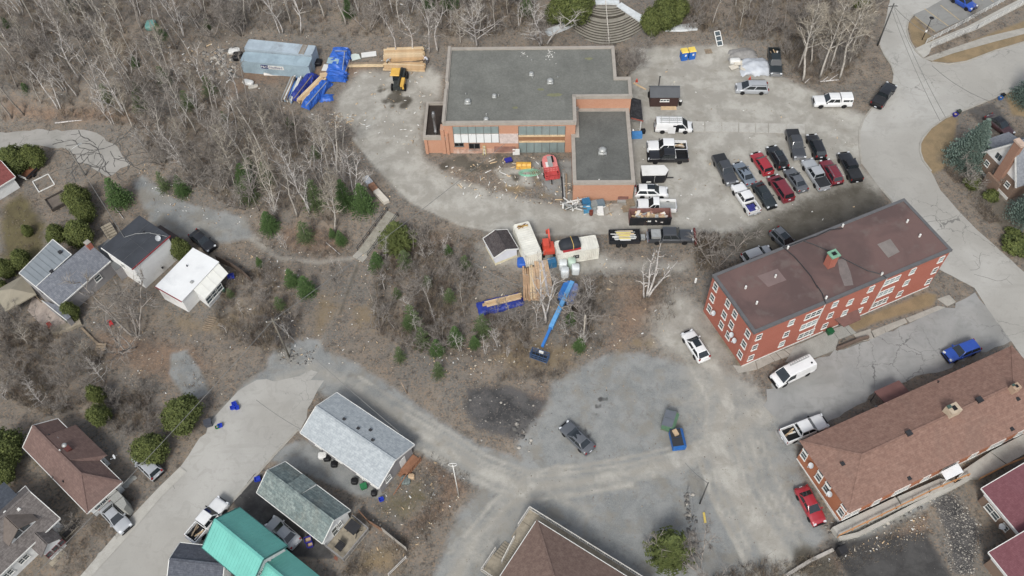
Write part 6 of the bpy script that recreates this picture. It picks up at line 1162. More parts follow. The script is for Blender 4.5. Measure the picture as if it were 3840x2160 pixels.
BARE = {
 'aspen': [proto_bare(10+i, M_bk_asp, M_tw_tan, H=11.0, nb=15, first=.38, up=1.0, spread=.28, sub=6, tw=7, r0=.12, tww=.045) for i in range(4)],
 'pole': [proto_bare(30+i, M_bk_asp if i % 2 else M_bk_grey, M_tw_grey, H=11.0, nb=8, first=.5, up=1.3, spread=.2, sub=4, tw=4, r0=.125, lean=.07, tww=.04) for i in range(4)],
 'birch': [proto_bare(50+i, M_bk_birch, M_tw_pale, H=8.0, nb=9, first=.32, up=.9, spread=.26, sub=4, tw=4, r0=.095, tww=.036, stems=1 + i % 3, lean=.08, wig=.08) for i in range(5)],
 'brush': [proto_bare(70+i, M_bk_grey, M_tw_grey, H=4.6, nb=7, first=.18, up=.9, spread=.5, sub=5, tw=7, r0=.05, stems=4, lean=.25, twl=.75) for i in range(4)],
 'spread': [proto_bare(90+i, M_bk_birch if i == 0 else M_bk_asp, M_tw_pale if i == 0 else M_tw_tan, H=8.5, nb=16, first=.2, up=.55, spread=.48, sub=7, tw=7, r0=.13) for i in range(2)],
 'snag': [proto_bare(110, M_bk_birch, M_tw_pale, H=8.5, nb=9, first=.35, up=.8, spread=.15, sub=2, tw=1, r0=.13, stems=4, lean=.07, wig=.04)],
}
_tr = random.Random(77)
def bare(kind, bp, h, label, group=None, var=None, rz=None, world=False, nm='bare_tree', sx=1.0):
 P = BARE[kind]; tm, cm, H0 = P[_tr.randrange(len(P)) if var is None else var % len(P)]; q = Vector(bp) if world else gp(bp); k = h / H0
 o = empty(nm, (q.x, q.y, hz(q.x, q.y) - .1), _tr.uniform(0, 6.28) if rz is None else rz, label, 'tree', group); o.scale = (k*sx, k*sx, k)
 link('trunk', tm, o); link('crown', cm, o); return o
# --- evergreens
def foliage(name, a, b, c):
 s = N(name); p = s.coord('Object'); oi = s.n('ShaderNodeObjectInfo'); n = s.noise(p, 2.2, 4, .7); n2 = s.noise(p, 9, 2, .7); col = s.mix(s.mr(n, .35, .65), lin(a), lin(b)); col = s.mix(s.mr(n2, .5, .7, 0, .6), col, lin(c)); col = s.mix(s.math('MULTIPLY', oi.outputs['Random'], .3), col, lin(a)); m = s.done(col, .8, 0, .2); return m
M_f_spruce = foliage('spruce_needles', (66,92,48), (88,116,58), (112,138,76)); M_f_cedar = foliage('cedar_foliage', (62,74,34), (106,116,52), (150,152,82)); M_f_blue = foliage('blue_spruce_needles', (86,108,98), (118,138,124), (150,162,148)); M_f_pine = foliage('pine_needles', (74,86,40), (100,110,52), (132,138,72)); M_f_dull = foliage('dull_conifer_needles', (78,94,56), (98,114,68), (122,132,88))
def tris_mesh(name, V, F, m): return np_mesh(name, np.array(V, np.float32), np.array(F), m)
def conifer(seed, H, Rb, layers, per, droop=.25, m=None, z0=.06, tuft=.34, power=.9):
 rr = random.Random(seed); V = []; F = []; t = MB().tube([(0, 0, 0), (0, 0, H*.95)], [.13*H/6, .02], 6)
 for i in range(layers):
  f = z0 + (1 - z0) * i / layers; z = f*H; L = Rb * (1 - f)**power * rr.uniform(.85, 1.12) + .12; n = max(5, int(per * (1 - f*.65)))
  for k in range(n):
   a = 2*math.pi*(k + rr.random())/n; l = L*rr.uniform(.75, 1.12); d = Vector((math.cos(a), math.sin(a), 0)); sd = Vector((-d.y, d.x, 0)); m_ = max(2, int(l/.3))
   for j in range(m_):
    g = (j + 1) / m_; c = Vector((0, 0, z)) + d*(l*g) + Vector((0, 0, -droop*l*g*g + rr.uniform(-.05, .05))); w = tuft*rr.uniform(.7, 1.2)*(1.15 - .5*g)
    for s in (-1, 1):
     q = c + sd*(s*w) + d*(w*.5) + Vector((0, 0, rr.uniform(-.08, .12))); b = c - d*(w*.55); n0 = len(V); V += [tuple(b), tuple(c + d*(w*.55) + Vector((0, 0, .05))), tuple(q)]; F.append((n0, n0+1, n0+2))
 return t.mesh('trunk', M_bk_grey, True), tris_mesh('crown', V, F, m), H
def blobtree(seed, H, Rr, n, m, size=.3, flat=1.0, lobes=9, tuft=0):
 rr = random.Random(seed); L = [Vector((rr.gauss(0, 1), rr.gauss(0, 1), rr.gauss(0, .8))).normalized() for _ in range(lobes)]; V = []; F = []
 for i in range(n):
  d = Vector((rr.gauss(0, 1), rr.gauss(0, 1), rr.gauss(0, 1))).normalized(); k = max(d.dot(l) for l in L); rad = (.62 + .42*k**4) * (rr.uniform(.5, .9) if rr.random() < .3 else rr.uniform(.86, 1.06) if rr.random() < .9 else rr.uniform(1.05, 1.22)); taper = 1 - .5*max(0, d.z)**1.5
  c = Vector((d.x*Rr*rad*taper, d.y*Rr*rad*taper, H*.5 + d.z*H*.5*rad)); c.z = max(.1, c.z); nrm = (d + Vector((0, 0, .5)) + Vector((rr.gauss(0, .5), rr.gauss(0, .5), rr.gauss(0, .5)))).normalized(); x = nrm.cross(Vector((rr.gauss(0, 1), rr.gauss(0, 1), rr.gauss(0, 1)))).normalized(); y = nrm.cross(x); s = size*rr.uniform(.5, 1.2)
  n0 = len(V); V += [tuple(c - x*s*.5), tuple(c + x*s*.5), tuple(c + y*s + nrm*s*.3)]; F.append((n0, n0+1, n0+2))
 return MB().tube([(0, 0, 0), (0, 0, H*.7)], [.14, .04], 6).mesh('trunk', M_bk_grey, True), tris_mesh('crown', V, F, m), H
EV = {'spruce': [conifer(i, 6.0, 1.95, 26, 15, .2, M_f_spruce, tuft=.27, power=.75) for i in range(3)], 'dull': [conifer(20+i, 6.0, 1.9, 20, 10, .1, M_f_dull, tuft=.25, power=.65) for i in range(2)], 'blue': [conifer(40, 9.0, 3.2, 40, 30, .18, M_f_blue, tuft=.28)],
      'cedar': [blobtree(60+i, 5.0, 2.1, 8200, M_f_cedar, .25, lobes=13) for i in range(3)], 'pine': [conifer(80, 6.5, 2.9, 20, 17, -.25, M_f_pine, tuft=.42, power=.7), conifer(81, 5.5, 2.3, 16, 14, -.2, M_f_pine, tuft=.4, power=.6)], 'shrub': [blobtree(90, 1.6, 1.1, 1500, M_f_cedar, .26)]}
def ever(kind, bp, h, label, group=None, var=None, sx=1.0, nm=None):
 P = EV[kind]; tm, cm, H0 = P[_tr.randrange(len(P)) if var is None else var % len(P)]; q = gp(bp); k = h / H0; o = empty(nm or {'cedar': 'cedar_tree', 'shrub': 'evergreen_shrub', 'pine': 'pine_tree'}.get(kind, 'spruce_tree'), (q.x, q.y, q.z - .1), _tr.uniform(0, 6.28), label, 'shrub' if kind == 'shrub' else 'tree', group); o.scale = (k*sx, k*sx, k)
 link('trunk', tm, o); link('crown', cm, o); return o
for x, y, h_, sx, kd, lb in (
 (50,425,4.6,1.15,'cedar','big cedar beside the cracked cul-de-sac'),(95,415,4.2,.95,'cedar','second cedar right of the big one at the cul-de-sac'),(12,428,3.6,.9,'cedar','cedar at the left edge below the cul-de-sac'),
 (205,520,4.6,.95,'cedar','upper tall cedar in the row above the grey house'),(222,552,4.4,.85,'cedar','middle tall cedar in the row above the grey house'),(212,608,4.4,1.05,'cedar','lower tall cedar nearest the tall white house'),(150,605,3.4,.95,'cedar','round cedar above the metal-roofed grey house'),
 (62,668,3.4,.95,'cedar','cedar in the hedge left of the grey metal roof'),(25,690,3.4,.9,'cedar','cedar in the hedge near the gazebo'),(8,735,3.2,.85,'cedar','cedar at the left edge behind the gazebo'),(75,590,2.2,.8,'cedar','small cedar on the lawn at far left'),
 (464,645,4.0,.8,'cedar','round cedar between the tall white house and black sedan'),(188,800,3.6,.75,'cedar','cedar at the lower corner of the grey house'),(474,1062,4.6,1.25,'cedar','large round cedar by the street with bins'),(388,1148,4.0,1.2,'cedar','round cedar behind the small silver crossover'),
 (28,1145,4.6,1.2,'cedar','dark cedar at the left edge by the brown roof'),(22,1195,4.0,1.1,'cedar','lower dark cedar at the left edge'),(262,1062,4.0,.8,'cedar','tall cedar above the brown-roofed house'),(255,1010,4.0,.6,'cedar','slim cedar in the thicket above the brown roof'),
 (1440,50,7.0,1.1,'cedar','huge cedar left of the curved steps'),(1400,60,5.0,.9,'cedar','cedar under the huge one left of the curved steps'),(1668,70,6.5,.8,'cedar','tall cedar right of the curved steps'),(1700,60,6.0,.7,'cedar','second cedar right of the curved steps'),(1632,88,5.5,.75,'cedar','cedar at the snow strip right of the curved steps'),
 (306,512,5.0,1.0,'spruce','spruce at the end of the cracked cul-de-sac'),(418,478,3.6,.85,'dull','small yellow-green spruce at the edge of the wood'),(463,488,3.8,.9,'spruce','small spruce at the edge of the wood'),(622,470,4.5,1.0,'spruce','spruce in the left wood between birches'),(674,462,4.0,.9,'dull','dull spruce in the left wood'),(632,505,4.2,1.0,'dull','dull spruce low in the left wood'),
 (798,520,5.0,.95,'dull','dull spruce left of the panel on the bank'),(870,518,5.0,.85,'spruce','spruce right behind the panel on the bank'),(918,528,5.0,.95,'spruce','dark spruce touching the panel on the bank'),(682,578,3.6,1.1,'spruce','round dark spruce at the foot of the left wood'),(772,605,3.8,1.0,'dull','dull spruce above the footpath'),(860,612,2.6,.9,'spruce','small spruce near the concrete stairs'),(838,596,1.8,.9,'spruce','tiny spruce near the concrete stairs'),
 (775,738,3.6,1.0,'spruce','spruce on the slope below the footpath'),(738,715,3.2,.9,'spruce','spruce left of another on the slope below the footpath'),(655,668,1.8,.9,'spruce','tiny spruce near the gravel lane end'),
 (1002,618,5.0,1.15,'pine','broad dense pine beside the concrete stairs'),(1040,822,4.5,.8,'dull','tall green conifer in the centre thicket'),(1065,870,4.0,.8,'dull','conifer low in the centre thicket'),(1148,862,3.5,.85,'spruce','spruce in the right of the centre thicket'),(1215,838,3.8,.95,'dull','conifer below the tarped lumber in the thicket'),(1008,905,2.8,.8,'dull','small conifer at the left of the centre thicket'),(1105,945,3.0,.8,'dull','lowest conifer of the centre thicket'),
 (1132,18,4.5,.9,'spruce','spruce at the top edge left of the school'),(1080,22,3.5,.9,'spruce','spruce at the top edge above the containers'),(178,25,3.2,.9,'spruce','spruce at the top left edge'),(1325,40,4.5,.8,'dull','conifer at the top edge above the school'),
 (2160,25,4.0,.8,'cedar','cedar behind the tan bare trees at top right'),(2428,405,8.6,1.05,'blue','large blue spruce beside the driveway at right'),(2585,255,9,.9,'blue','blue spruce at the right edge by the street'),(2580,550,9,.9,'blue','blue spruce at the right edge below the white gable'),
 (2490,500,1.6,1.0,'shrub','bright green shrub by the house at the right edge'),(2560,625,2.0,1.5,'shrub','wide green shrub at the right edge by the street'),(2545,595,1.3,1.3,'shrub','low green shrub at the right edge'),(2440,470,2.0,.8,'shrub','upright shrub below the large blue spruce'),
 (1678,1398,5.6,1.0,'pine','single broad pine on the lower gravel court')):
 ever(kd, D(x, y), h_*(1.22 if kd in ('spruce', 'dull') else 1.06), lb, sx=sx*(1.12 if kd in ('spruce', 'dull') else 1.03))
def ft(kind, c, r, x, y, x2, y2, lb, var=None, sx=1.0, c2=None, r2=None): bp = T(c, r, x, y); return bare(kind, bp, hsolve(bp, T(c if c2 is None else c2, r if r2 is None else r2, x2, y2)), lb, var=var, sx=sx)
ft('birch',1,0,1405,530,1350,150,'slim birch above the left end of the lumber pile',0); ft('birch',1,0,1575,520,1540,110,'slim white birch above the middle of the lumber pile',0,1.2); ft('birch',1,0,1745,535,1660,140,'birch above the right end of the lumber pile',3); ft('birch',1,0,1832,520,1790,80,'white birch nearest the school roof corner',0,1.3)
ft('spread',1,0,2225,475,2220,30,'wide pale spreading tree behind the school roof',0,1.1); ft('birch',2,0,310,465,240,0,'white forked tree behind the school near the curved steps',2,1.6); ft('spread',1,0,2060,440,2010,140,'spreading tree left of the pale one behind the school',1,.9)
ft('birch',1,1,515,690,225,230,'big leaning white birch in the left wood',1,1.1); ft('birch',1,1,540,700,510,400,'short white birch beside the big leaning one',0); ft('birch',1,1,190,710,110,470,'white birch clump at the foot of the left wood',2,1.3); ft('birch',1,1,320,1060,200,890,'small white birch above the footpath',1); ft('birch',1,1,910,375,790,20,'tall white birch above the dark spruces',1,1.2); ft('birch',1,1,715,430,690,60,'straight white birch in the middle of the left wood',0)
ft('aspen',1,1,800,880,770,400,'grey tree in the lower middle of the left wood',0,1.2)
ft('snag',2,2,1340,95,1370,-390,'large dead white tree on the slope by the container yard',0,1.05); ft('birch',2,2,310,350,270,-160,'white birch growing in front of the stacked lumber',1,1.1); ft('brush',2,2,790,400,800,90,'grey bushy tree right of the blue boom lift',1,1.2)
for i, (x, y, x2, y2) in enumerate(((350,820,400,-60),(520,790,690,40),(720,800,960,0),(300,700,330,90),(430,640,520,60),(620,700,800,60),(820,640,1000,150),(860,560,1080,210))): ft('aspen',3,0,x,y,x2,y2,('leftmost','second','third','fourth','fifth','sixth','seventh','rightmost')[i] + ' tall tan bare tree in the grove between lot and side road', i, 1.15)
for i, (x, y, x2, y2) in enumerate(((1150,750,1155,430),(1240,720,1290,520))): ft('brush',2,0,x,y,x2,y2,('dark leafless sapling by the school parapet step', 'smaller leafless sapling right of the one by the parapet')[i], i)
ft('brush',2,1,2050,1240,2000,900,'wide bushy bare shrub beside the plow truck',0,1.1)
ft('brush',0,2,1380,520,1180,150,'dark leafless apple tree in the yard below the houses',2,1.4); ft('brush',0,3,790,980,740,860,'leafless tree in front of the corner house',3,1.3); ft('brush',0,3,720,1260,700,1100,'leafless shrub beside the porch stairs',1,1.2)
ft('brush',2,3,1900,1400,1880,1160,'bare bushes at the bottom beside the wire fence',2,1.2); ft('brush',3,1,2010,400,1960,120,'leafless shrub in front of the brown brick wall at right',0,1.5); ft('brush',3,0,2040,170,2080,30,'small leafless tree beside the white ramp rail',1,.8)
ft('birch',2,2,255,395,250,120,'thin white stem right of the birch in front of the lumber',0,.7)
def in_poly(x, y, P):
 c = False
 for i in range(len(P)):
  (ax, ay), (bx, by) = P[i-1], P[i]
  if (ay > y) != (by > y) and x < ax + (y - ay) * (bx - ax) / (by - ay): c = not c
 return c
WOODS = {
 'a': [(0,0),(700,0),(1120,0),(1120,80),(980,92),(800,95),(620,90),(560,85),(480,130),(500,190),(580,230),(700,275),(830,330),(880,400),(900,500),(860,570),(700,560),(520,490),(390,420),(340,330),(230,300),(0,300)],
 'b': [(1120,0),(1330,0),(1360,85),(1120,95)], 'c': [(1640,70),(1750,0),(2200,0),(2180,120),(2120,195),(2000,190),(1960,110),(1820,90)],
 'd': [(960,640),(1090,610),(1210,690),(1190,740),(1180,800),(1300,800),(1420,720),(1500,750),(1480,880),(1330,900),(1180,900),(1050,890),(950,840),(930,740)],
 'e': [(580,690),(700,670),(740,740),(770,860),(700,890),(560,850),(540,780)], 'f': [(0,800),(150,830),(260,900),(270,1000),(130,1050),(0,1000)], 'g': [(270,1000),(380,980),(400,1080),(330,1110),(280,1080)], 'h': [(820,660),(900,690),(860,740),(820,720)]}
EXCL = [[(470,110),(570,90),(900,100),(900,230),(800,300),(700,270),(600,210)], [(880,440),(930,430),(990,500),(1000,560),(940,570)], [(330,440),(650,540),(640,610),(400,600)], [(1190,760),(1330,730),(1330,800),(1210,800)], [(1330,720),(1450,720),(1400,920),(1330,910)]]
def scatter(P, n, dmin, seed, excl=True):
 rr = random.Random(seed); out = []; xs = [p[0] for p in P]; ys = [p[1] for p in P]; tries = 0
 while len(out) < n and tries < n*60:
  tries += 1; x, y = rr.uniform(min(xs), max(xs)), rr.uniform(min(ys), max(ys))
  if not in_poly(x, y, P) or (excl and any(in_poly(x, y, e) for e in EXCL)): continue
  q = gp(D(x, y))
  if all((q.x - o.x)**2 + (q.y - o.y)**2 > dmin*dmin for o in out): out.append(q)
 return out
KN = dict(pole='thin grey leafless tree ', aspen='tall tan leafless tree ', birch='white-barked leafless birch ', brush='bushy many-stemmed leafless shrub ', spread='wide spreading leafless tree ')
def where(key, q):
 x, y = proj(q); x *= .6708; y *= .6708
 if key == 'a': return (' at the top left corner' if x < 300 else ' left of the containers' if x < 600 else ' above the containers') if y < 110 else (' above the cul-de-sac' if x < 330 else ' below the containers') if y < 310 else (' near the gravel lane' if x < 620 else ' beside the dirt track')
 if key == 'c': return ' near the top edge' if y < 60 else ' near the parking lot'
 if key == 'd': return ' on its left side' if x < 1100 else ' near the tarped lumber' if x < 1330 else ' near the boom lift'
 if key == 'f': return ' on its upper side' if y < 930 else ' near the brown roof'
 return ''
for key, n, dm, kinds, hr, lb, gpz in (
 ('a', 190, 2.1, ('pole', 'birch', 'aspen', 'birch', 'brush', 'pole'), (7, 14), 'leafless tree in the left wood', 'bare trees of the upper left wood'),
 ('b', 16, 2.5, ('pole', 'birch', 'brush', 'aspen'), (5, 9), 'leafless tree in the strip of wood behind the school', 'bare trees behind the school'),
 ('c', 42, 2.2, ('pole', 'brush', 'aspen', 'brush'), (4.5, 9), 'leafless tree right of the curved steps', 'bare trees right of the curved steps'),
 ('d', 48, 2.0, ('birch', 'pole', 'brush', 'birch', 'brush'), (3.5, 7.5), 'leafless tree in the centre thicket', 'bare trees of the centre thicket'),
 ('e', 9, 2.6, ('brush', 'brush', 'birch'), (3, 5), 'leafless shrub on the rocky knoll above the street end', 'bare shrubs on the rocky knoll'),
 ('f', 26, 2.4, ('brush', 'spread', 'brush', 'brush'), (4, 6.5), 'leafless tree in the left-edge thicket', 'bare trees of the left thicket'),
 ('g', 9, 2.2, ('brush',), (3, 4.5), 'leafless bush between the cedars and the brown roof', 'bare bushes between the cedars'),
 ('h', 3, 2.0, ('birch', 'brush'), (3, 4.5), 'leafless sapling on the slope beside the footpath', 'saplings beside the footpath')):
 for i, q in enumerate(scatter(WOODS[key], n, dm, len(key) + n)): k = kinds[i % len(kinds)]; bare(k, q, _tr.uniform(*hr) * (.62 if k == 'brush' else .75 if k in ('birch', 'spread') else 1), KN[k] + lb.split(' ', 2)[2] + where(key, q), gpz, world=True)
KG = random.Random(5)
for key, n, lb in (('a', 16, 'small green conifer among the bare trees of the left wood'), ('d', 12, 'small green conifer inside the centre thicket'), ('e', 2, 'small green conifer on the rocky knoll')):
 for q in scatter(WOODS[key], n, 4, 50 + n): o = ever(KG.choice(('dull', 'spruce')), proj(q), KG.uniform(2, 4.2), lb, 'small conifers in the woods', sx=1.1)
# --- underbrush: nobody could count it
def brush_stuff(name, mats, specs, seed, label):
 rs = np.random.RandomState(seed); Vs = []; Fs = []; Ms = []; nv = 0
 for poly, n, hr, ntw, wd, excl in specs:
  P = np.array([g2(D(*p)) for p in poly]); lo, hi = P.min(0), P.max(0); pts = np.zeros((0, 2)); ex = [[g2(D(*p)) for p in e] for e in EXCL] if excl else []
  while len(pts) < n:
   c = rs.uniform(lo, hi, (n*2, 2)); k = poly_sd(c[:, 0], c[:, 1], P) > 0
   for e in ex: k &= poly_sd(c[:, 0], c[:, 1], e) < 0
   k &= (np.sin(c[:, 0]*.55 + 2*np.sin(c[:, 1]*.21)) + np.sin(c[:, 1]*.48 + 1.3*np.sin(c[:, 0]*.3)) + rs.uniform(-1.6, 1.6, len(c))) > -.5
   pts = np.vstack([pts, c[k]])
  pts = pts[:n]; z = hgt(pts[:, 0], pts[:, 1]); h = rs.uniform(*hr, n) * (.6 + .4*np.sin(pts[:, 0]*.4)**2); base = np.repeat(np.column_stack([pts, z - .05]), ntw, 0); hh = np.repeat(h, ntw); m = len(base)
  az = rs.uniform(0, 6.283, m); ln = rs.uniform(.05, .75, m); d = np.column_stack([np.cos(az)*ln, np.sin(az)*ln, np.ones(m)]); d /= np.linalg.norm(d, axis=1)[:, None]; L = hh*rs.uniform(.5, 1.15, m)
  base[:, :2] += rs.normal(0, .18, (m, 2)); kn = base + d*(L*.55)[:, None]; d2 = d + rs.normal(0, .4, (m, 3)); tip = kn + d2*(L*.5)[:, None]; az2 = rs.uniform(0, 6.283, m); x = np.column_stack([np.cos(az2), np.sin(az2), rs.uniform(-.3, .3, m)])*(wd*rs.uniform(.5, 1.2, m))[:, None]
  st = kn + (d + rs.normal(0, .6, (m, 3)))*(L*.42)[:, None]
  V = np.stack([base - x, base + x, kn + x*.6, kn - x*.6, tip, st], 1).reshape(-1, 3); i0 = nv + np.arange(m)*6; F = np.concatenate([np.stack([i0, i0+1, i0+2], 1), np.stack([i0, i0+2, i0+3], 1), np.stack([i0+3, i0+2, i0+4], 1), np.stack([i0+3, i0+2, i0+5], 1)]); Vs.append(V); Fs.append(F); mi = np.repeat(rs.randint(0, len(mats), n), ntw); Ms.append(np.tile(mi, 4)); nv += len(V)
 o = link(name, np_mesh(name, np.vstack(Vs), np.vstack(Fs), mats, fm=np.concatenate(Ms))); tag(o, label, 'underbrush', kind='stuff'); return o
M_ub = [M('brush_grey', (136,130,122), .95, .2, .6), M('brush_brown', (122,106,92), .95, .2, .6), M('brush_dark', (100,92,85), .95, .2, .6), M('brush_straw', (150,134,108), .95, .2, .6)]
W_ = WOODS
brush_stuff('underbrush', M_ub, [(W_['a'], 2700, (.7, 2.0), 11, .022, True), (W_['b'], 500, (.7, 1.9), 11, .022, True), (W_['c'], 1500, (.7, 2.1), 11, .022, True), (W_['d'], 1700, (.6, 1.7), 11, .02, True), (W_['e'], 700, (.6, 1.7), 11, .02, True), (W_['f'], 800, (.7, 1.9), 11, .02, True), (W_['g'], 250, (.6, 1.6), 11, .02, True),
 ([(520,480),(900,600),(890,640),(780,650),(660,620)], 500, (.3, .9), 8, .018, True), ([(1000,560),(1200,600),(1180,680),(1040,640)], 350, (.4, 1.1), 8, .018, True), ([(1400,700),(1700,690),(1700,800),(1560,840),(1480,800)], 450, (.4, 1.2), 8, .018, True), ([(1330,830),(1540,850),(1420,950),(1250,960)], 350, (.4, 1.1), 8, .018, True), ([(1010,1100),(1190,1200),(1110,1330),(1020,1400),(960,1380),(1080,1260)], 420, (.3, .9), 8, .018, False), ([(900,1360),(1020,1350),(1040,1449),(860,1449)], 260, (.3, .9), 8, .018, False), ([(1850,1420),(2050,1400),(2060,1470),(1750,1470)], 350, (.5, 1.5), 9, .02, False), ([(2000,1430),(2330,1290),(2340,1350),(2100,1460)], 350, (.2, .6), 7, .018, False), ([(200,790),(560,850),(560,960),(420,1000),(270,980)], 380, (.2, .7), 7, .018, False), ([(2370,420),(2420,440),(2520,560),(2480,560)], 260, (.5, 1.4), 9, .018, False), ([(230,1320),(320,1230),(340,1260),(290,1360),(200,1449),(150,1449)], 260, (.3, 1.1), 8, .018, False), ([(0,470),(330,470),(320,560),(240,600),(130,600),(0,700)], 350, (.2, .9), 7, .018, False), ([(1740,590),(1880,590),(1860,680),(1760,680)], 420, (.7, 1.8), 11, .02, False), ([(2350,110),(2430,75),(2440,105),(2360,140)], 120, (.3, .8), 8, .018, False), ([(1930,100),(2190,130),(2120,215),(1980,210)], 500, (.4, 1.2), 9, .018, False)], 3, 'tangled leafless underbrush covering the wooded slopes')
# == containers
def text_mesh(s, size, mat, nm):
 c = bpy.data.curves.new('tx', 'FONT'); c.body = s; c.size = size; c.extrude = .01; c.align_x = 'CENTER'; c.align_y = 'CENTER'; o = bpy.data.objects.new('tx', c); COL.objects.link(o); dg = bpy.context.evaluated_depsgraph_get(); me = bpy.data.meshes.new_from_object(o.evaluated_get(dg)); bpy.data.objects.remove(o); me.materials.clear(); me.materials.append(mat); me.name = nm; return me
def container(label, pA, pB, pC, L, Wd, m, swap=False, H=2.6):
 h = frame('shipping_container', pA, pB, pC, H, label, 'container'); A, B = h.L, h.W; h.L, h.W = (Wd, L) if swap else (L, Wd); X, Y = h.L, h.W
 f = MB()
 for x in (.06, X - .06):
  for y in (.06, Y - .06): f.bar((x, y, 0), (x, y, H), .14)
 for z in (.1, H - .06):
  for y in (.05, Y - .05): f.bar((0, y, z), (X, y, z), .12)
  for x in (.05, X - .05): f.bar((x, 0, z), (x, Y, z), .12)
 f.build('frame', m, h.o)
 def corr(n, a, b, ax, off, nm):
  V = []; F = []; k = max(8, int((b - a) / .14)) * 2
  for i in range(k + 1):
   t = a + (b - a)*i/k; d = .035 if (i // 2) % 2 else -.0
   for z in (.12, H - .08): V.append((t, off[0] + off[1]*d, z) if ax == 'x' else (off[0] + off[1]*d, t, z))
  for i in range(k): F.append((2*i, 2*i+2, 2*i+3, 2*i+1))
  return MB().add(V, F).build(nm, m, h.o)
 corr(0, .05, X - .05, 'x', (.03, 1), 'side_panel'); corr(0, .05, X - .05, 'x', (Y - .03, -1), 'side_panel'); corr(0, .05, Y - .05, 'y', (.03, 1), 'end_panel'); corr(0, .05, Y - .05, 'y', (X - .03, -1), 'end_panel')
 V = []; F = []; n = 60; lx = X if not swap else Y
 for i in range(n + 1):
  t = .05 + (lx - .1)*i/n; z = H - .03 - (.025 if (i // 2) % 2 else 0)
  V += [(t, .05, z), (t, Y - .05, z)] if not swap else [(X - .05, t, z), (.05, t, z)]
 for i in range(n): F.append((2*i, 2*i+2, 2*i+3, 2*i+1))
 MB().add(V, F).build('roof_panel', m, h.o)
 return h
Zc = lambda x, y: Zm(880, 120, 4.53, x, y); Zw = lambda x, y: Zm(1780, 800, 4.26, x, y)
M_cblue = corrug('pale_blue_steel', (158,180,190), (130,150,160)); M_cblue2 = corrug('faded_blue_steel', (170,186,196), (128,132,134)); M_cwhite = corrug('cream_steel', (226,224,210), (196,190,174)); M_navy = M('navy_paint', (46,52,110), .6, .1)
h = container('long pale blue container with painted company lettering on its side', Zc(85,492), Zc(1165,582), Zc(1245,437), 12.19, 2.44, M_cblue)
a0, z0 = wallpt(h, 'S', Zc(455, 615)); a1, _ = wallpt(h, 'S', Zc(578, 625)); a2, _ = wallpt(h, 'S', Zc(840, 640)); zc = 1.75
MB().b2((a0, -.03, zc - .38), (a1, .0, zc + .38)).build('logo_panel', M_navy, h.o); MB().b2((a1, -.028, zc - .38), (a2, .0, zc + .38)).build('logo_panel', M_white, h.o)
for s_, a, w_, m_ in (('P&O', (a0 + a1)/2, .62, M_white), ('Nedlloyd', (a1 + a2)/2, .62, M_navy)): link('lettering', text_mesh(s_, w_, m_, 'lettering'), h.o, Matrix.Translation((a, -.05, zc)) @ Matrix.Rotation(math.pi/2, 4, 'X'))
for x in (.35, .7, 1.05): MB().bar((h.L + .02, x + .4, .2), (h.L + .02, x + .4, 2.4), .05).build('lock_bar', M_galv, h.o)
h = container('long faded grey-blue container behind the lettered one', Zc(160,275), Zc(1245,385), Zc(1318,150), 12.19, 2.44, M_cblue2)
o = MB()
for y in (0, .45): o.bar((0, y, .05), (0, y, .05), .05)
ld = MB(); ld.bar((-.0, -.1, 0), (0, 2.5, 0), .07); ld.bar((.85, -.1, 0), (.85, 2.5, 0), .07)
for i in range(10): ld.bar((0, i*.26, .02), (.85, i*.26, .02), .07)
lo = ld.build('pallet_rack', M_wood2); tag(lo, 'dark slatted rack lying on the faded container roof', 'rack'); lo.matrix_world = h.o.matrix_basis @ Matrix.Translation((9.9, 0, 2.64))
h = container('short cream container standing end-on beside the white shed', Zw(812,688), Zw(1050,625), Zw(845,182), 6.06, 2.44, M_cwhite, swap=True); CV = h
h = container('short cream container carrying a black vehicle hardtop', T(2,1,462,1112), T(2,1,885,1043), T(2,1,840,932), 6.06, 2.44, M_cwhite); CHH = h
a, z = wallpt(h, 'S', Zw(1620, 705)); MB().box((a, -.02, 1.35), (.85, .05, .75)).build('logo_panel', M_dark, h.o); link('lettering', text_mesh('LT', .55, M_white, 'lettering'), h.o, Matrix.Translation((a, -.06, 1.35)) @ Matrix.Rotation(math.pi/2, 4, 'X'))
j = empty('vehicle_hardtop', h.o.matrix_basis @ Vector((1.95, 1.25, 2.62)), h.o.rotation_euler.z + .05, 'black vehicle hardtop with red base strapped onto the cream container', 'hardtop')
S = [[(x, y*w, z*hh) for y, z in ((.95, .15), (.9, .75), (.72, .98), (0, 1.06), (-.72, .98), (-.9, .75), (-.95, .15))] for x, w, hh in ((-1.5, .55, .45), (-1.3, .8, .75), (-.9, .95, .95), (0, 1, 1), (1.0, 1, 1), (1.35, .95, .95), (1.5, .8, .7))]
loft(S).build('shell', M('matt_black', (48,52,58), .7, .1), j, True); MB().box((.1, -.1, .14), (2.6, 2.0, .2)).build('base', M('bright_red', (190,36,44), .5, .1), j); MB().tube([(.35, y, z) for y, z in ((1, .1), (.93, .75), (.74, 1.03), (0, 1.1), (-.74, 1.03), (-.93, .75), (-1, .1))], .05, 5).build('strap', M('yellow_strap', (214,176,80), .8), j)
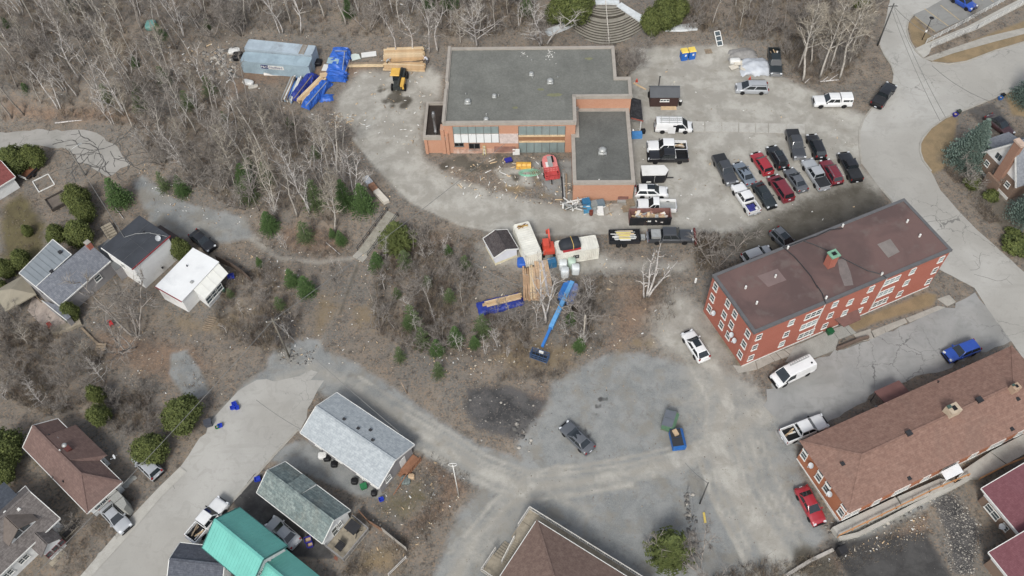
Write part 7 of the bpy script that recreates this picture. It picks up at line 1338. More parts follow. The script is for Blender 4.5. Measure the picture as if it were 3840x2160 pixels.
def sack(nm, label, cat, p, w, d, hh, m, seed, dz=0.0, rz=0, z=None):
 rr = random.Random(seed); o = MB(); n = 12; S = []; sgp = lambda v: math.copysign(abs(v)**.45, v)
 for i, (f, s) in enumerate(((0, .95), (.15, 1), (.6, 1.02), (.93, .97), (1, .82))): S.append([( sgp(math.cos(2*math.pi*(k+.5)/n))*w/2*s + rr.uniform(-.03, .03), sgp(math.sin(2*math.pi*(k+.5)/n))*d/2*s + rr.uniform(-.03, .03), f*hh) for k in range(n)])
 V = [p_ for s in S for p_ in s]; F = [(i*n+k, i*n+(k+1) % n, (i+1)*n+(k+1) % n, (i+1)*n+k) for i in range(4) for k in range(n)] + [tuple(4*n + k for k in range(n))]
 o.add(V, F); q = gp(p); b = o.build(nm, m, None, True); b.location = (q.x, q.y, (hz(q.x, q.y) if z is None else z) + dz); b.rotation_euler = (0, 0, rz); tag(b, label, cat); return b
lk = MB(); rr = random.Random(1); lo = empty('machine_parts', CV.o.matrix_basis @ Vector((1.2, 5.3, 2.63)), CV.o.rotation_euler.z, 'rusty yellow machine parts on top of the end-on cream container', 'parts')
for i in range(6): MB().bar((rr.uniform(-.8, .2), rr.uniform(-.3, .3), .1), (rr.uniform(0, .9), rr.uniform(-.3, .4), .2), .1).build('bar', (M('rust_yellow', (184,150,70), .8, .3), M('rust_steel', (130,84,56), .9, .3))[i % 2], lo)
h = frame('garden_shed', Zw(165,412), Zw(322,690), Zw(680,572), 1.95, 'small white shed with dark shingled gable roof beside the cream container', 'shed')
gable(h, 1.95, .8, shingle('charcoal_brown_shingles', (82,78,78), (98,92,90), (66,58,58), 1.2), .2, M('white_shed_siding', (222,224,230), .8, .05), fascia=M_white); MB().b2((h.L*.0, -.02, -.2), (h.L + .02, h.W + .02, .35)).build('plinth', M('cream_plinth', (224,214,176), .8, .1), h.o)
h = frame('site_shed', T(2,0,1398,978), T(2,0,1682,978), T(2,0,1680,868), 2.1, 'dark brown site shed with grey metal roof and stove pipe', 'shed')
gable(h, 2.1, .75, M('grey_ribbed_metal', (92,95,98), .5, .08, .6), .15, M('dark_brown_siding', (70,50,46), .8, .12), ridge=.62); a, z = wallpt(h, 'S', T(2,0,1538,998)); window(h, 'S', a, 1.45, 1.5, .45, 3, bars=False); MB().b2((h.L*.4, -.75, -.1), (h.L*.95, -.02, .12)).build('step', M_wood, h.o)
x, y = loc(h, T(2,0,1478,852), 2.7); MB().lathe([(.08, 0), (.08, 2.1), (.14, 2.12), (.14, 2.25)], (x, y, 2.2), 8).build('stove_pipe', M_dark, h.o)
for i, p in enumerate((T(2,0,1380,975), T(2,0,1690,1055))):
 q = gp(p); b = empty('trash_barrel', (q.x, q.y, 0), 0, ('black plastic barrel left of the dark site shed', 'black barrel with white bag right of the dark site shed')[i], 'barrel'); MB().lathe([(.26, 0), (.32, .85), (.33, .9), (.28, .9)], (0, 0, 0), 12).build('drum', M_black, b, True)
 if i: MB().lathe([(.27, .85), (.24, .98), (.08, 1.02)], (0, 0, 0), 10).build('bag', M_white, b, True)
for i, p in enumerate((T(2,0,1730,560), T(2,0,1806,548))):
 q = gp(p, .6); t = empty('portable_toilet', (q.x, q.y, 0), .14, ('left of the two blue portable toilets with yellow roofs', 'right of the two blue portable toilets with yellow roofs')[i], 'toilet', 'portable toilets'); mb = M('toilet_blue', (14,104,196), .5, .08); my = M('toilet_yellow', (240,208,64), .5, .06)
 MB().box((0, 0, 1.05), (1.12, 1.12, 2.1), tap=.96).build('cabin', mb, t); MB().box((0, 0, 2.2), (1.24, 1.24, .22), tap=.8).build('roof', my, t); dd = MB().box((0, -.56, 1.05), (.72, .05, 1.85)).build('door', mb, t); MB().box((.1, -.6, 1.5), (.3, .02, .4)).build('sign', M_white, dd); MB().box((0, 0, .06), (1.25, 1.25, .12)).build('base', M_blk, t)
# == machines
def tracks(o, L, w, y, z=.35, m=None):
 for s in (-1, 1): P = [(math.cos(a)*z + (L/2 - z)*(1 if math.cos(a) > 0 else -1), 0, math.sin(a)*z + z) for a in [k*math.pi/6 + .01 for k in range(12)]]; mm = MB(); mm.add([(x, s*y - w/2, zz) for x, _, zz in P] + [(x, s*y + w/2, zz) for x, _, zz in P], [tuple(range(11, -1, -1)), tuple(range(12, 24))] + [(i, (i+1) % 12, 12 + (i+1) % 12, 12 + i) for i in range(12)]); mm.build('track', m or M_tyre, o)
o = place('telehandler', T(1,0,1425,900), T(1,0,1465,700), 'yellow-roofed telehandler with black boom beside the lumber pile', 'telehandler', dz=.9); my = M('machine_yellow', (226,176,52), .5, .12); md = M('machine_dark', (60,64,62), .6, .2)
MB().box((0, 0, .95), (4.2, 1.5, .7)).build('chassis', md, o); MB().box((-1.2, -.75, 1.25), (1.8, .55, .8)).build('engine_cover', my, o); MB().box((.1, .48, 1.75), (1.5, .9, 1.3), tap=.9).build('cab', M_cglass, o); MB().box((.1, .48, 2.48), (1.75, 1.5, .16), tap=.9).build('cab_roof', my, o)
MB().bar((-2.2, -.2, 1.9), (2.1, -.2, 1.35), .34, .4).build('boom', md, o); MB().box((2.2, -.1, .9), (.15, 1.3, .7)).build('fork_carriage', md, o)
for y in (-.45, .25): MB().bar((2.25, y, .3), (3.3, y, .3), .14, .06).build('fork', md, o)
for x in (-1.45, 1.35):
 for y in (-1.05, 1.05): wheel(o, x, y, .6, my)
o = place('scissor_lift', Zm(1990,570,9.66,760,800), Zm(1990,570,9.66,640,300), 'red boom lift with rounded pink-red hood and railed basket in front of the school', 'lift', dz=.8); mr_ = M('lift_red', (202,72,70), .55, .15); mp = M('lift_pink', (222,128,124), .5, .1)
MB().box((0, 0, .55), (3.2, 1.7, .5)).build('chassis', mr_, o); P = [(-.9, -1.05), (.9, -1.05), (1.5, -.75), (1.8, 0), (1.5, .75), (.9, 1.05), (-.9, 1.05)]; MB().prism(P, .8, 1.6).build('hood', mp, o); MB().b2((-.8, -.3, 1.6), (1.2, .3, 1.85)).build('boom', M_galv, o); MB().b2((.1, -.6, 1.6), (1.3, -.32, 1.75)).build('engine_bay', M_blk, o); MB().b2((-.7, .32, 1.6), (.2, .7, 1.72)).build('deck_plate', M_white, o)
rl = MB(); B = [(-2.3, -1.05), (-.9, -1.05), (-.9, 1.05), (-2.3, 1.05)]
for a, b in zip(B, B[1:] + B[:1]):
 for z in (.75, 1.15, 1.6): rl.bar((*a, z), (*b, z), .09)
 for k in range(5): q = Vector(a).lerp(Vector(b), k/5); rl.bar((*q, .6), (*q, 1.6), .07)
rl.build('basket_rail', mr_, o); MB().b2((-2.3, -1.05, .5), (-.9, 1.05, .6)).build('basket_floor', mr_, o); MB().bar((-2.3, .2, .5), (-3.1, .25, .4), .12).build('tow_bar', M_blk, o)
for x in (-1.2, 1.1):
 for y in (-1.05, 1.05): wheel(o, x, y, .42, mr_)
o = place('loader_bucket', Zs(1090, 935), Zs(1248, 935), 'yellow loader bucket lying in front of the school', 'bucket', dz=.3); S = [[(x, y, z) for y, z in ((-.5, .05), (-.45, .0), (.2, 0), (.45, .25), (.45, .7), (.2, .85), (.2, .8), (.38, .66), (.38, .3), (.15, .07), (-.45, .07))] for x in (-1.1, 1.1)]; loft(S).build('shell', my, o)
for x in (-1.1, -.35, .35, 1.1): MB().prism([(-.45, 0), (.4, 0), (.42, .7), (.2, .8)], -.02, .02).build('rib', my, o, False, Matrix.Translation((x, 0, 0)) @ Matrix(((0,0,1,0),(1,0,0,0),(0,1,0,0),(0,0,0,1))))
q = gp(Zs(1205, 1015)); hs = MB()
for k in range(5): r_ = .5 + .16*k; hs.tube([(r_*1.5*math.cos(a) + .1*k, r_*.7*math.sin(a), .04 + .03*k) for a in [i*math.pi/9 for i in range(19)]], .035, 4, False)
b = hs.build('hose_coil', M('green_hose', (120,196,160), .5, .1)); b.location = (q.x, q.y, q.z); tag(b, 'coiled pale green hose below the yellow bucket', 'hose')
o = place('mini_excavator', Zw(1200,700), Zw(1150,420), 'orange mini excavator between the two cream containers', 'excavator', dz=.8); mo = M('excavator_orange', (214,72,44), .5, .12)
tracks(o, 2.3, .35, .75); MB().b2((-1.1, -.8, .75), (.7, .8, 1.35)).build('house', mo, o); MB().b2((-.7, -.1, 1.35), (.6, .75, 2.3)).build('cab', mo, o); MB().b2((-.1, -.05, 1.5), (.62, .7, 2.1)).build('cab_window', M_cglass, o); MB().bar((.7, -.3, 1.2), (1.9, -.3, 2.5), .25, .3).build('boom', mo, o); MB().bar((1.9, -.3, 2.5), (2.7, -.3, 1.2), .2, .25).build('stick', mo, o); MB().box((2.75, -.3, .95), (.4, .5, .5)).build('bucket', mo, o)
o = empty('boom_lift', gp(T(2,2,560,120)), 0, 'blue boom lift stretched out over the brush', 'boom lift'); B0 = Vector(o.location); B0.z = hz(B0.x, B0.y); o.location = B0
d = gp(T(2,2,275,690), 1.6) - B0; ang = math.atan2(d.y, d.x); o.rotation_euler = (0, 0, ang); Lb = d.to_2d().length; mb = M('lift_blue', (34,120,200), .5, .12); mb2 = M('boom_blue', (92,168,226), .5, .12)
MB().b2((-1.3, -1.0, .5), (1.3, 1.0, .9)).build('chassis', M_dark, o); MB().prism([(-1.9, -.7), (-1.2, -1.15), (.9, -1.15), (1.4, -.6), (1.4, -.3), (-1.9, -.3)], .95, 1.9).build('turntable', mb, o); MB().prism([(-1.9, .3), (1.4, .3), (1.4, .6), (.9, 1.15), (-1.2, 1.15), (-1.9, .7)], .95, 1.8).build('counterweight', M('faded_lift_blue', (120,140,196), .6, .12), o)
MB().bar((-1.7, 0, 2.1), (Lb*.62, 0, 2.5), .58, .6).build('boom', mb2, o); MB().bar((Lb*.62, 0, 2.5), (Lb*.9, 0, 2.3), .36, .4).build('jib', mb, o); bs = MB(); xb = Lb - .1
for z in (1.1, 1.6, 2.1):
 for a, b in (((xb - .5, -1.2), (xb - .5, 1.2)), ((xb - .5, 1.2), (xb + .5, 1.2)), ((xb + .5, 1.2), (xb + .5, -1.2)), ((xb + .5, -1.2), (xb - .5, -1.2))): bs.bar((*a, z), (*b, z), .08)
for x in (xb - .5, xb, xb + .5):
 for y in (-1.2, -.6, 0, .6, 1.2): bs.bar((x, y, 1.05), (x, y, 2.1), .06)
bs.build('basket_rail', M('rail_blue', (60,88,124), .6, .12), o); MB().b2((xb - .5, -1.2, 1.0), (xb + .5, 1.2, 1.08)).build('basket_floor', M_dark, o); MB().box((xb - .4, .1, 1.9), (.3, .6, .35)).build('control_box', M_white, o)
for x in (-1.0, 1.0):
 for y in (-1.05, 1.05): wheel(o, x, y, .48, M_white)
# == trailers and dumpsters
h = frame('rolloff_dumpster', T(2,1,1188,752), T(2,1,1608,746), T(2,1,1590,642), 1.75, 'long black roll-off dumpster full of demolition debris', 'dumpster'); mk = M('black_steel', (40,42,46), .6, .2, 1, dirt=(90,70,60), dirt_amt=.4); mru = M('rust_inside', (132,92,84), .9, .2)
X, Y = h.L, h.W
for a, b, nm, m_ in (((0, 0, .15), (X, .1, 1.75), 'side_wall', mk), ((0, Y - .1, .15), (X, Y, 1.75), 'side_wall', mru), ((0, .1, .15), (.1, Y - .1, 1.75), 'end_wall', mru), ((X - .1, .1, .15), (X, Y - .1, 1.75), 'end_wall', mru), ((.1, .1, .15), (X - .1, Y - .1, .3), 'floor', mru)): MB().b2(a, b).build(nm, m_, h.o)
for i in range(8): MB().b2((.3 + i*(X - .7)/7, -.08, .2), (.42 + i*(X - .7)/7, -.002, 1.7)).build('rib', mk, h.o)
MB().bar((-.03, -.02, 1.8), (X + .03, -.02, 1.8), .14, .12).build('top_rail', mk, h.o); MB().box((X*.47, -.1, 1.2), (.5, .03, .28)).build('label_plate', M_white, h.o)
db = empty('debris_load', h.o.matrix_basis @ Vector((X/2, Y/2, .3)), h.o.rotation_euler.z, 'broken boards, drywall and rubble heaped in the black dumpster', 'debris'); rr = random.Random(9); DM = [M_wood, M_wood2, M('drywall', (222,216,206), .9, .08), M('pink_brick_rubble', (176,132,116), .9, .2), M('tan_board', (186,160,120), .9, .15), M_galv]
for i in range(46):
 hh = .35 + .75*(1 - (abs(i % 12 - 6)/6)**2*.5)*rr.random(); MB().box((0, 0, 0), (rr.uniform(.4, 1.8), rr.uniform(.15, .7), rr.uniform(.04, .2))).build('board', DM[rr.randrange(6)], db, False, Matrix.Translation((rr.uniform(-X/2 + .8, X/2 - .8), rr.uniform(-Y/2 + .5, Y/2 - .5), hh)) @ Matrix.Rotation(rr.uniform(0, 3.1), 4, 'Z') @ Matrix.Rotation(rr.uniform(-.35, .35), 4, 'X') @ Matrix.Rotation(rr.uniform(-.3, .3), 4, 'Y'))
o = place('dump_trailer', T(2,1,985,940), T(2,1,1275,935), 'black tandem-axle dump trailer loaded with white boards and pipes', 'trailer', dz=.9); DT = o
for a, b, nm in (((-2.1, -1.0, .6), (2.1, 1.0, .7), 'floor'), ((-2.1, -1.05, .6), (2.1, -.97, 1.3), 'side_wall'), ((-2.1, .97, .6), (2.1, 1.05, 1.3), 'side_wall'), ((-2.15, -1, .6), (-2.08, 1, 1.3), 'tailgate'), ((2.05, -1, .6), (2.15, 1, 1.45), 'headboard')): MB().b2(a, b).build(nm, mk, o)
MB().bar((2.1, -.5, .5), (3.4, 0, .5), .12).build('drawbar', mk, o); MB().bar((2.1, .5, .5), (3.4, 0, .5), .12).build('drawbar', mk, o); MB().box((2.6, 0, .75), (.6, .8, .4)).build('tool_box', M_galv, o); MB().b2((-1.2, -1.22, .78), (.4, -1.06, .86)).build('fender', mk, o)
for x in (-.85, -.05):
 for y in (-1.12, 1.12): wheel(o, x, y, .36)
e = empty('pipe_load', o.matrix_basis @ Vector((0, 0, .75)), o.rotation_euler.z, 'white pipes, yellow sheets and scrap in the dump trailer', 'scrap')
for i in range(16): MB().box((0, 0, 0), (rr.uniform(1.5, 3.7), rr.uniform(.08, .3), .08)).build('board', [M_white, M_white, M('yellow_sheet', (222,204,104), .7, .1), M_galv, M_wood][i % 5], e, False, Matrix.Translation((rr.uniform(-.2, .2), -.8 + i*.108, .3 + rr.uniform(0, .3))) @ Matrix.Rotation(rr.uniform(-.06, .06), 4, 'Z'))
MB().b2((3.3, -1.3, .25), (3.55, 1.3, 1.0)).build('plow_blade', M('plow_red', (120,34,38), .5, .2), pw); MB().b2((3.0, -.4, .4), (3.3, .4, .8)).build('plow_mount', M_blk, pw); MB().b2((-2.7, -.7, 1.0), (-1.4, .7, 1.45)).build('bed_box', M_galv, pw)
o = place('enclosed_trailer', T(2,1,1320,320), T(2,1,1540,315), 'enclosed trailer with white roof and black sides beside the annex', 'trailer', dz=1.1); P = [(-1.9, -.95), (1.4, -.95), (1.95, 0), (1.4, .95), (-1.9, .95)]; MB().prism(P, .45, 2.1).build('box', mk, o); MB().prism([(x*1.02, y*1.03) for x, y in P], 2.1, 2.2).build('roof', M_white, o); MB().b2((-.1, -.985, .6), (-.02, -.952, 2.05)).build('trim', M_galv, o); MB().bar((1.8, 0, .5), (2.9, 0, .5), .12).build('drawbar', M_dark, o); MB().b2((-1.2, -.99, .55), (-.5, -.953, .85)).build('sign', M_white, o)
for y in (-.98, .98): wheel(o, -.3, y, .34)
def dumpster(label, pr, pf, m, lid, open_=False):
 o = place('dumpster', pr, pf, label, 'dumpster', dz=.8); S = [[(x*1.15, y, z) for y, z in ((-.75, .15), (-.85, 1.1), (-.5, 1.45), (.75, 1.35), (.75, .15))] for x in (-1, 1)]
 loft(S).build('box', m, o); 
 for a, b in (((-1.12, 0), (1, 0)) if False else ((-1.1, -.02), (.02, 1.1))): MB().slab([(a, -.48, 1.49), (b, -.48, 1.49), (b, .8, 1.39), (a, .8, 1.39)], .05).build('lid', lid, o)
 for s in (-1, 1): MB().box((s*1.2, 0, .85), (.1, .9, .12)).build('fork_pocket', m, o)
 return o
dumpster('green dumpster with dark grey lid on the gravel court', Zm(2440,1520,7.24,480,560), Zm(2440,1520,7.24,430,300) if False else Zm(2440,1520,7.24,560,300), M('dumpster_green', (92,130,100), .6, .15, 1, dirt=(130,100,70), dirt_amt=.6), M('lid_grey', (102,108,116), .6, .1)).rotation_euler.z += 0
b = dumpster('blue dumpster with open black lids beside the green one', Zm(2440,1520,7.24,760,1080), Zm(2440,1520,7.24,690,780), M('dumpster_blue', (16,106,186), .55, .12), M('lid_black', (52,54,58), .6, .1)); bx_ = MB().box((0, 0, .15), (.8, .55, .3)).build('cardboard_box', M('cardboard', (196,166,128), .9, .1)); lay(bx_, b, .55, .2, 1.47, .3); tag(bx_, 'tan cardboard box on the lid of the blue dumpster', 'box')
# == lumber and tarps
def stack(label, pa, pb, w, hgt_, mats, n=6, lay_=3, seed=1, nm='lumber_stack', skew=.04):
 a, b = gp(pa), gp(pb); c = (a + b)/2; d = b - a; L = d.to_2d().length; o = empty(nm, (c.x, c.y, hz(c.x, c.y)), math.atan2(d.y, d.x), label, 'lumber'); rr = random.Random(seed); pw_ = w/n
 for k in range(lay_):
  for i in range(n):
   l = L*rr.uniform(.88, 1.02); me = MB().box((0, 0, 0), (l, pw_*.92, hgt_/lay_*.9)).mesh('plank', mats[rr.randrange(len(mats))]); link('plank', me, o, Matrix.Translation((rr.uniform(-.15, .15), -w/2 + pw_*(i + .5) + rr.uniform(-.02, .02), .1 + hgt_/lay_*(k + .5))) @ Matrix.Rotation(rr.uniform(-skew, skew)*.4, 4, 'Z'))
 for x in (-L*.35, L*.35): MB().box((x, 0, .05), (.1, w, .1)).build('bearer', M_wood2, o)
 return o
def drape(label, pa, pb, w, hh, m, seed=1, n=18, amp=.07, z=0.0, nm='tarp'):
 a, b = gp(pa), gp(pb); c = (a + b)/2; d = b - a; L = d.to_2d().length; rr = random.Random(seed); V = []; F = []; ph = [rr.uniform(0, 6) for _ in range(8)]; sec = [(-.62, .05), (-.56, .55), (-.46, .92), (-.2, 1.0), (0, 1.02), (.2, 1.0), (.46, .92), (.56, .55), (.62, .05)]
 for i in range(n + 1):
  t = i/n; e = min(1, min(t, 1 - t)*9 + .15)
  for j, (y, zz) in enumerate(sec):
   q = amp*(math.sin(t*31 + ph[0] + j*1.7) + math.sin(t*17 + ph[1] - j*2.1) + rr.uniform(-.8, .8)); V.append(((t - .5)*L*1.04 + q*.6, y*w*(1 + .06*math.sin(t*9 + ph[2])) + q, max(.03, zz*hh*e + q*.8)))
 k = len(sec)
 for i in range(n):
  for j in range(k - 1): F.append((i*k+j, (i+1)*k+j, (i+1)*k+j+1, i*k+j+1))
 o = MB().add(V, F).build(nm, m); o.location = (c.x, c.y, hz(c.x, c.y) + z); o.rotation_euler = (0, 0, math.atan2(d.y, d.x)); tag(o, label, 'tarp'); return o
def slat(label, pa, pb, w, t, z, m, nm='board'):
 a, b = gp(pa, z), gp(pb, z); o = MB().bar((0, 0, 0), ((b - a).to_2d().length, 0, 0), w, t).build(nm, m); o.location = a; o.rotation_euler = (0, 0, math.atan2((b-a).y, (b-a).x)); tag(o, label, 'board'); return o
WM = [M_wood, M('pale_pine', (222,196,152), .85, .1, 2, fine=.2), M('golden_pine', (204,168,120), .85, .12, 2, fine=.2)]
stack('bare pale lumber stack between the two blue tarped stacks', Zc(1520,830), Zc(1120,1250), 1.3, .9, WM, 5, 3, 3); drape('dark blue tarped stack next to the lettered container', Zc(1360,730), Zc(1020,1180), 1.5, 1.2, M_tarpd, 5); drape('long bright blue tarped stack by the dirt yard', Zc(1590,860), Zc(1210,1320), 1.6, 1.1, M_tarp, 6); drape('big blue tarp over the stack nearest the wood edge', Zc(1830,310), Zc(1740,720), 2.9, 1.5, M_tarp, 7, amp=.1); drape('blue tarp over the lower end of the big tarped stack', Zc(1760,700), Zc(1720,860), 2.9, 1.2, M_tarp, 8, 8, .1)
t = crumple(2.2, 1.6, .5, 10, 11, .12, .2).build('tarp', M_tarp, None, True); t.location = gp(Zc(1560,1130)); tag(t, 'loose blue tarp corner spilling from the long tarped stack', 'tarp')
stack('stack of white and blue wrapped strips left of the dark tarp', Zc(1060,800), Zc(900,1220), 1.9, .7, [M_white, M_tarp, M_galv, M_wood2, M('pale_blue_film', (140,176,208), .4, .15)], 8, 2, 4, skew=.2)
for i, (x0, y0, x1, y1) in enumerate(((1310,740,1010,1150),(1560,850,1220,1290),(1870,320,1840,680),(1960,470,1890,690),(1700,320,1905,322))): slat(('batten on the dark blue tarped stack', 'batten on the long bright blue tarp', 'upright batten on the big blue tarp', 'brown board along the edge of the big blue tarp', 'batten across the top of the big blue tarp')[i], Zc(x0, y0), Zc(x1, y1), .12, .06, 1.35 if i in (0, 1) else 1.65, (M_wood2, M_galv, M_galv, M_wood2, M_galv)[i])
pz = lambda x, y: Zm(1340, 160, 8.587, x, y)
o = stack('upper bundle of fresh planks in the lumber pile', pz(860,470), pz(2170,410), 3.0, .8, WM, 9, 2, 21, skew=.06); stack('lower bundle of fresh planks in the lumber pile', pz(880,830), pz(2200,840), 1.5, .6, WM, 5, 2, 22); stack('loose middle planks of the lumber pile', pz(1030,660), pz(2150,640), 1.5, .35, WM + [M_wood2], 6, 1, 23, skew=.25); stack('long thin planks reaching left from the lumber pile', pz(-600,760), pz(880,720), 1.0, .25, WM + [M_wood2], 4, 1, 24, skew=.06)
for i, (p, s_, m_, lb) in enumerate(((pz(370,380), (2.6, 1.2, .12), M_white, 'white sheet board above the thin planks'), (Zc(2050,420), (1.5, 1.6, .08), M('mint_board', (206,220,210), .8, .06), 'pale green sheet right of the big blue tarp'), (Zc(1600,610), (1.6, 2.2, .1), M_white, 'white panels left of the big blue tarp'), (Zc(1545,740), (1.9, 1.2, .25), M_wood, 'plywood sheets at the foot of the big blue tarp'), (Zc(1700,600), (1.5, 2.0, .06), M('pale_tarp_board', (150,178,186), .7, .1), 'grey-blue sheet lying on the big blue tarp'), (Zc(720,720), (4.6, 1.2, .12), M('drywall', (222,216,206), .9, .08), 'stained drywall sheets leaning on the lettered container'))):
 q = gp(p, .1); b = MB().box((0, 0, s_[2]/2), s_).build('sheet_board', m_); b.location = (q.x, q.y, hz(q.x, q.y) + (1.55 if i == 4 else .05 if i < 5 else .1)); b.rotation_euler = (R(55) if i == 5 else 0, 0, (.12, .3, 1.4, .1, 1.45, -.08)[i]); tag(b, lb, 'board')
sack('wrapped_bundle', 'white bundle with a blue end left of the lettered container', 'bundle', Zc(240,880), 1.9, 1.0, .6, M_white, 5, rz=-.4); sack('plastic_heap', 'grey plastic heap right of the white bundle', 'plastic', Zc(320,940), 1.7, .7, .3, M('grey_plastic', (196,190,176), .5, .2), 6, rz=.4); sack('tarp_bundle', 'black tarp heap at the right end of the blue containers', 'tarp', Zc(1380,545), 2.2, 1.4, .7, M_black, 7); sack('tarp_bundle', 'black and white heap at the left end of the blue containers', 'tarp', Zc(60,440), 1.6, 1.8, .8, M_black, 8); sack('plastic_heap', 'white plastic sheet left of the faded container', 'plastic', Zc(0,340), 2.0, 1.4, .5, M_white, 9); sack('tarp_bundle', 'teal tarp heap in the upper left wood', 'tarp', T(0,0,1525,270), 1.7, 2.2, .8, M('teal_tarp', (104,160,150), .6, .15), 10)
sack('tarp_bundle', 'small blue tarp heap below the end-on cream container', 'tarp', Zw(750,810), 1.3, 1.5, .8, M_tarp, 12); drape('blue tarp strips over the lumber row by the brush', T(1,2,2240,225), T(2,2,110,105), 1.9, .8, M_tarpd, 13, amp=.05).scale = (1, 1, .7); stack('weathered boards lying over the dark blue tarp row', T(1,2,2290,205), T(2,2,100,95), 1.0, .15, WM, 4, 1, 31, nm='lumber_stack').location.z += .5
stack('brown weathered lumber stack below the end-on container', Zw(900,890), Zw(925,1430), 2.5, .9, [M('brown_lumber', (184,148,110), .9, .18, 2, fine=.2), M_wood, M('tan_lumber', (196,164,128), .9, .15, 2, fine=.2)], 8, 3, 32, skew=.1); stack('grey plastic-wrapped lumber stack in front of the orange excavator', Zw(1055,800), Zw(1150,1360), 2.0, .9, [M('wrapped_grey', (196,188,184), .5, .15), M_wood, M('tan_lumber', (196,164,128), .9, .15, 2, fine=.2)], 6, 3, 33)
for i, (x, y, z) in enumerate(((1410,830,0),(1440,950,0),(1610,900,0),(1550,800,0))):
 b = sack('wrapped_pallet', ('upper left white wrapped bale by the cream container', 'lower left white wrapped bale by the cream container', 'right white wrapped bale by the cream container', 'pale green wrapped bale against the cream container')[i], 'bale', Zw(x, y + 40), 1.15, 1.15, 1.5, M('white_wrap', (226,232,230), .45, .06) if i < 3 else M('mint_wrap', (184,208,188), .5, .1), 40 + i)
def crates(label, p, n, m, rz=.2):
 q = gp(p, .5); o = empty('crate_stack', (q.x, q.y, hz(q.x, q.y)), rz, label, 'crates')
 for i in range(n):
  c = MB().box((0, 0, .12 + i*.26), (1.15, 1.0, .2)).build('crate', m, o)
  for k in (-.35, 0, .35): MB().box((k, 0, .235 + i*.26), (.1, .98, .04)).build('slat', m, c)
 return o
M_crate = M('blue_crate', (40,116,160), .6, .12); crates('blue slatted crates below the orange excavator', Zw(1235,800), 5, M_crate); crates('tall blue crates in the scrap at the annex wall', T(2,1,745,600), 5, M_crate); crates('lower blue crates in the scrap at the annex wall', T(2,1,755,650), 3, M('light_blue_crate', (70,150,190), .6, .1)); crates('grey window sashes stacked at the annex wall', T(2,1,825,600), 3, M('grey_frames', (140,146,144), .6, .12)); crates('dark grey crates at the annex wall', T(2,1,890,590), 3, M('slate_crate', (110,128,138), .6, .1))
o = empty('scrap_heap', gp(T(2,1,640,640)), 0, 'heap of white metal frames and pipes at the annex corner', 'scrap'); rr = random.Random(14)
for i in range(44): MB().bar((rr.uniform(-2.2, 2.0), rr.uniform(-1.0, 1.1), rr.uniform(.05, .5)), (rr.uniform(-2.4, 2.2), rr.uniform(-1.3, 1.3), rr.uniform(.1, 1.3)), rr.uniform(.05, .22), rr.uniform(.04, .1)).build('bar', (M_white, M_galv, M_white, M_alu)[i % 4], o)
q = gp(T(2,1,795,710)); b = MB().lathe([(.28, 0), (.29, .3), (.27, .45), (.29, .85), (.24, .86), (.24, .4)], (0, 0, 0), 14).build('steel_drum', M('rusty_drum', (122,58,44), .8, .2), None, True); b.location = q; tag(b, 'rusty brown steel drum by the scrap heap', 'drum')
for p, s_, lb, m_ in ((T(2,1,890,680), (.9, 1.5, .5), 'white bathtub-like shell at the annex wall', M_white), (T(2,1,875,695), (.7, .6, .5), 'white square box by the rusty drum', M_white), (T(2,1,825,670), (.9, 1.2, .1), 'grey framed window leaning by the drum', M_galv)): b = MB().box((0, 0, s_[2]/2), s_, tap=.9).build('scrap_item', m_); b.location = gp(p); tag(b, lb, 'scrap')
def pallets(label, p, n): 
 q = gp(p); o = empty('pallet', (q.x, q.y, q.z), .1, label, 'pallet')
 for i in range(n):
  for k in range(6): MB().box((0, -.5 + k*.2, .13 + i*.14), (1.2, .12, .025)).build('slat', M_wood2, o)
  for k in (-.5, 0, .5): MB().box((k, 0, .06 + i*.14), (.1, 1.1, .09)).build('bearer', M_wood2, o)
pallets('wooden pallets stacked at the dumpster corner', T(2,1,1190,605), 4); pallets('leaning brown pallet by the dumpster end', T(2,1,1150,660), 2); pallets('old wooden pallet frame near the portable toilets', T(2,0,1975,520), 1)
for i, (p0, p1) in enumerate(((T(2,1,515,290), T(2,1,530,560)), (T(2,1,545,300), T(2,1,550,570)), (T(2,1,500,330), T(2,1,515,560)))): slat(('pale pipe along the annex wall', 'brown beam beside the pipe along the annex wall', 'dark plank along the annex wall')[i], p0, p1, .25, .12, .2, (M_galv, M_wood2, M_dark)[i])
for i, (p, a, m_, lb) in enumerate(((T(2,0,1285,870), -.75, M_wood, 'long plank near the orange cone by the site shed'), (T(1,1,1480,400), 0, M_wood2, ''),)):
 if lb: b = MB().box((0, 0, .06), (2.6, .25, .1)).build('plank', m_); b.location = gp(p); b.rotation_euler.z = a; tag(b, lb, 'plank')
def cone(p, lb):
 q = gp(p); o = empty('traffic_cone', q, 0, lb, 'cone'); MB().lathe([(.19, .03), (.03, .7)], (0, 0, 0), 10).build('cone', M('cone_orange', (232,74,36), .6, .06), o, True); MB().box((0, 0, .02), (.42, .42, .04)).build('base', M('cone_orange', (232,74,36), .6, .06), o)
cone(T(2,0,1255,820), 'orange cone left of the dark site shed'); cone(T(2,0,2392,800), 'orange cone in front of the grey tarp pile')
q = gp(T(2,0,1255,1360), .4); b = MB().box((0, 0, .45), (1.7, .9, .9), tap=.97).build('tool_chest', M('chest_blue', (64,140,206), .5, .08)); b.location = (q.x, q.y, 0); tag(b, 'bright blue tool chest beside the annex wall', 'chest'); sack('garbage_bag', 'black garbage bag next to the blue tool chest', 'bag', T(2,0,1318,1335), .7, .7, .7, M_black, 60)
o = empty('stepladder', gp(Zs(745, 800)), 0, 'yellow stepladder standing in front of the school wall', 'ladder'); yl = M('ladder_yellow', (214,204,92), .6, .08)
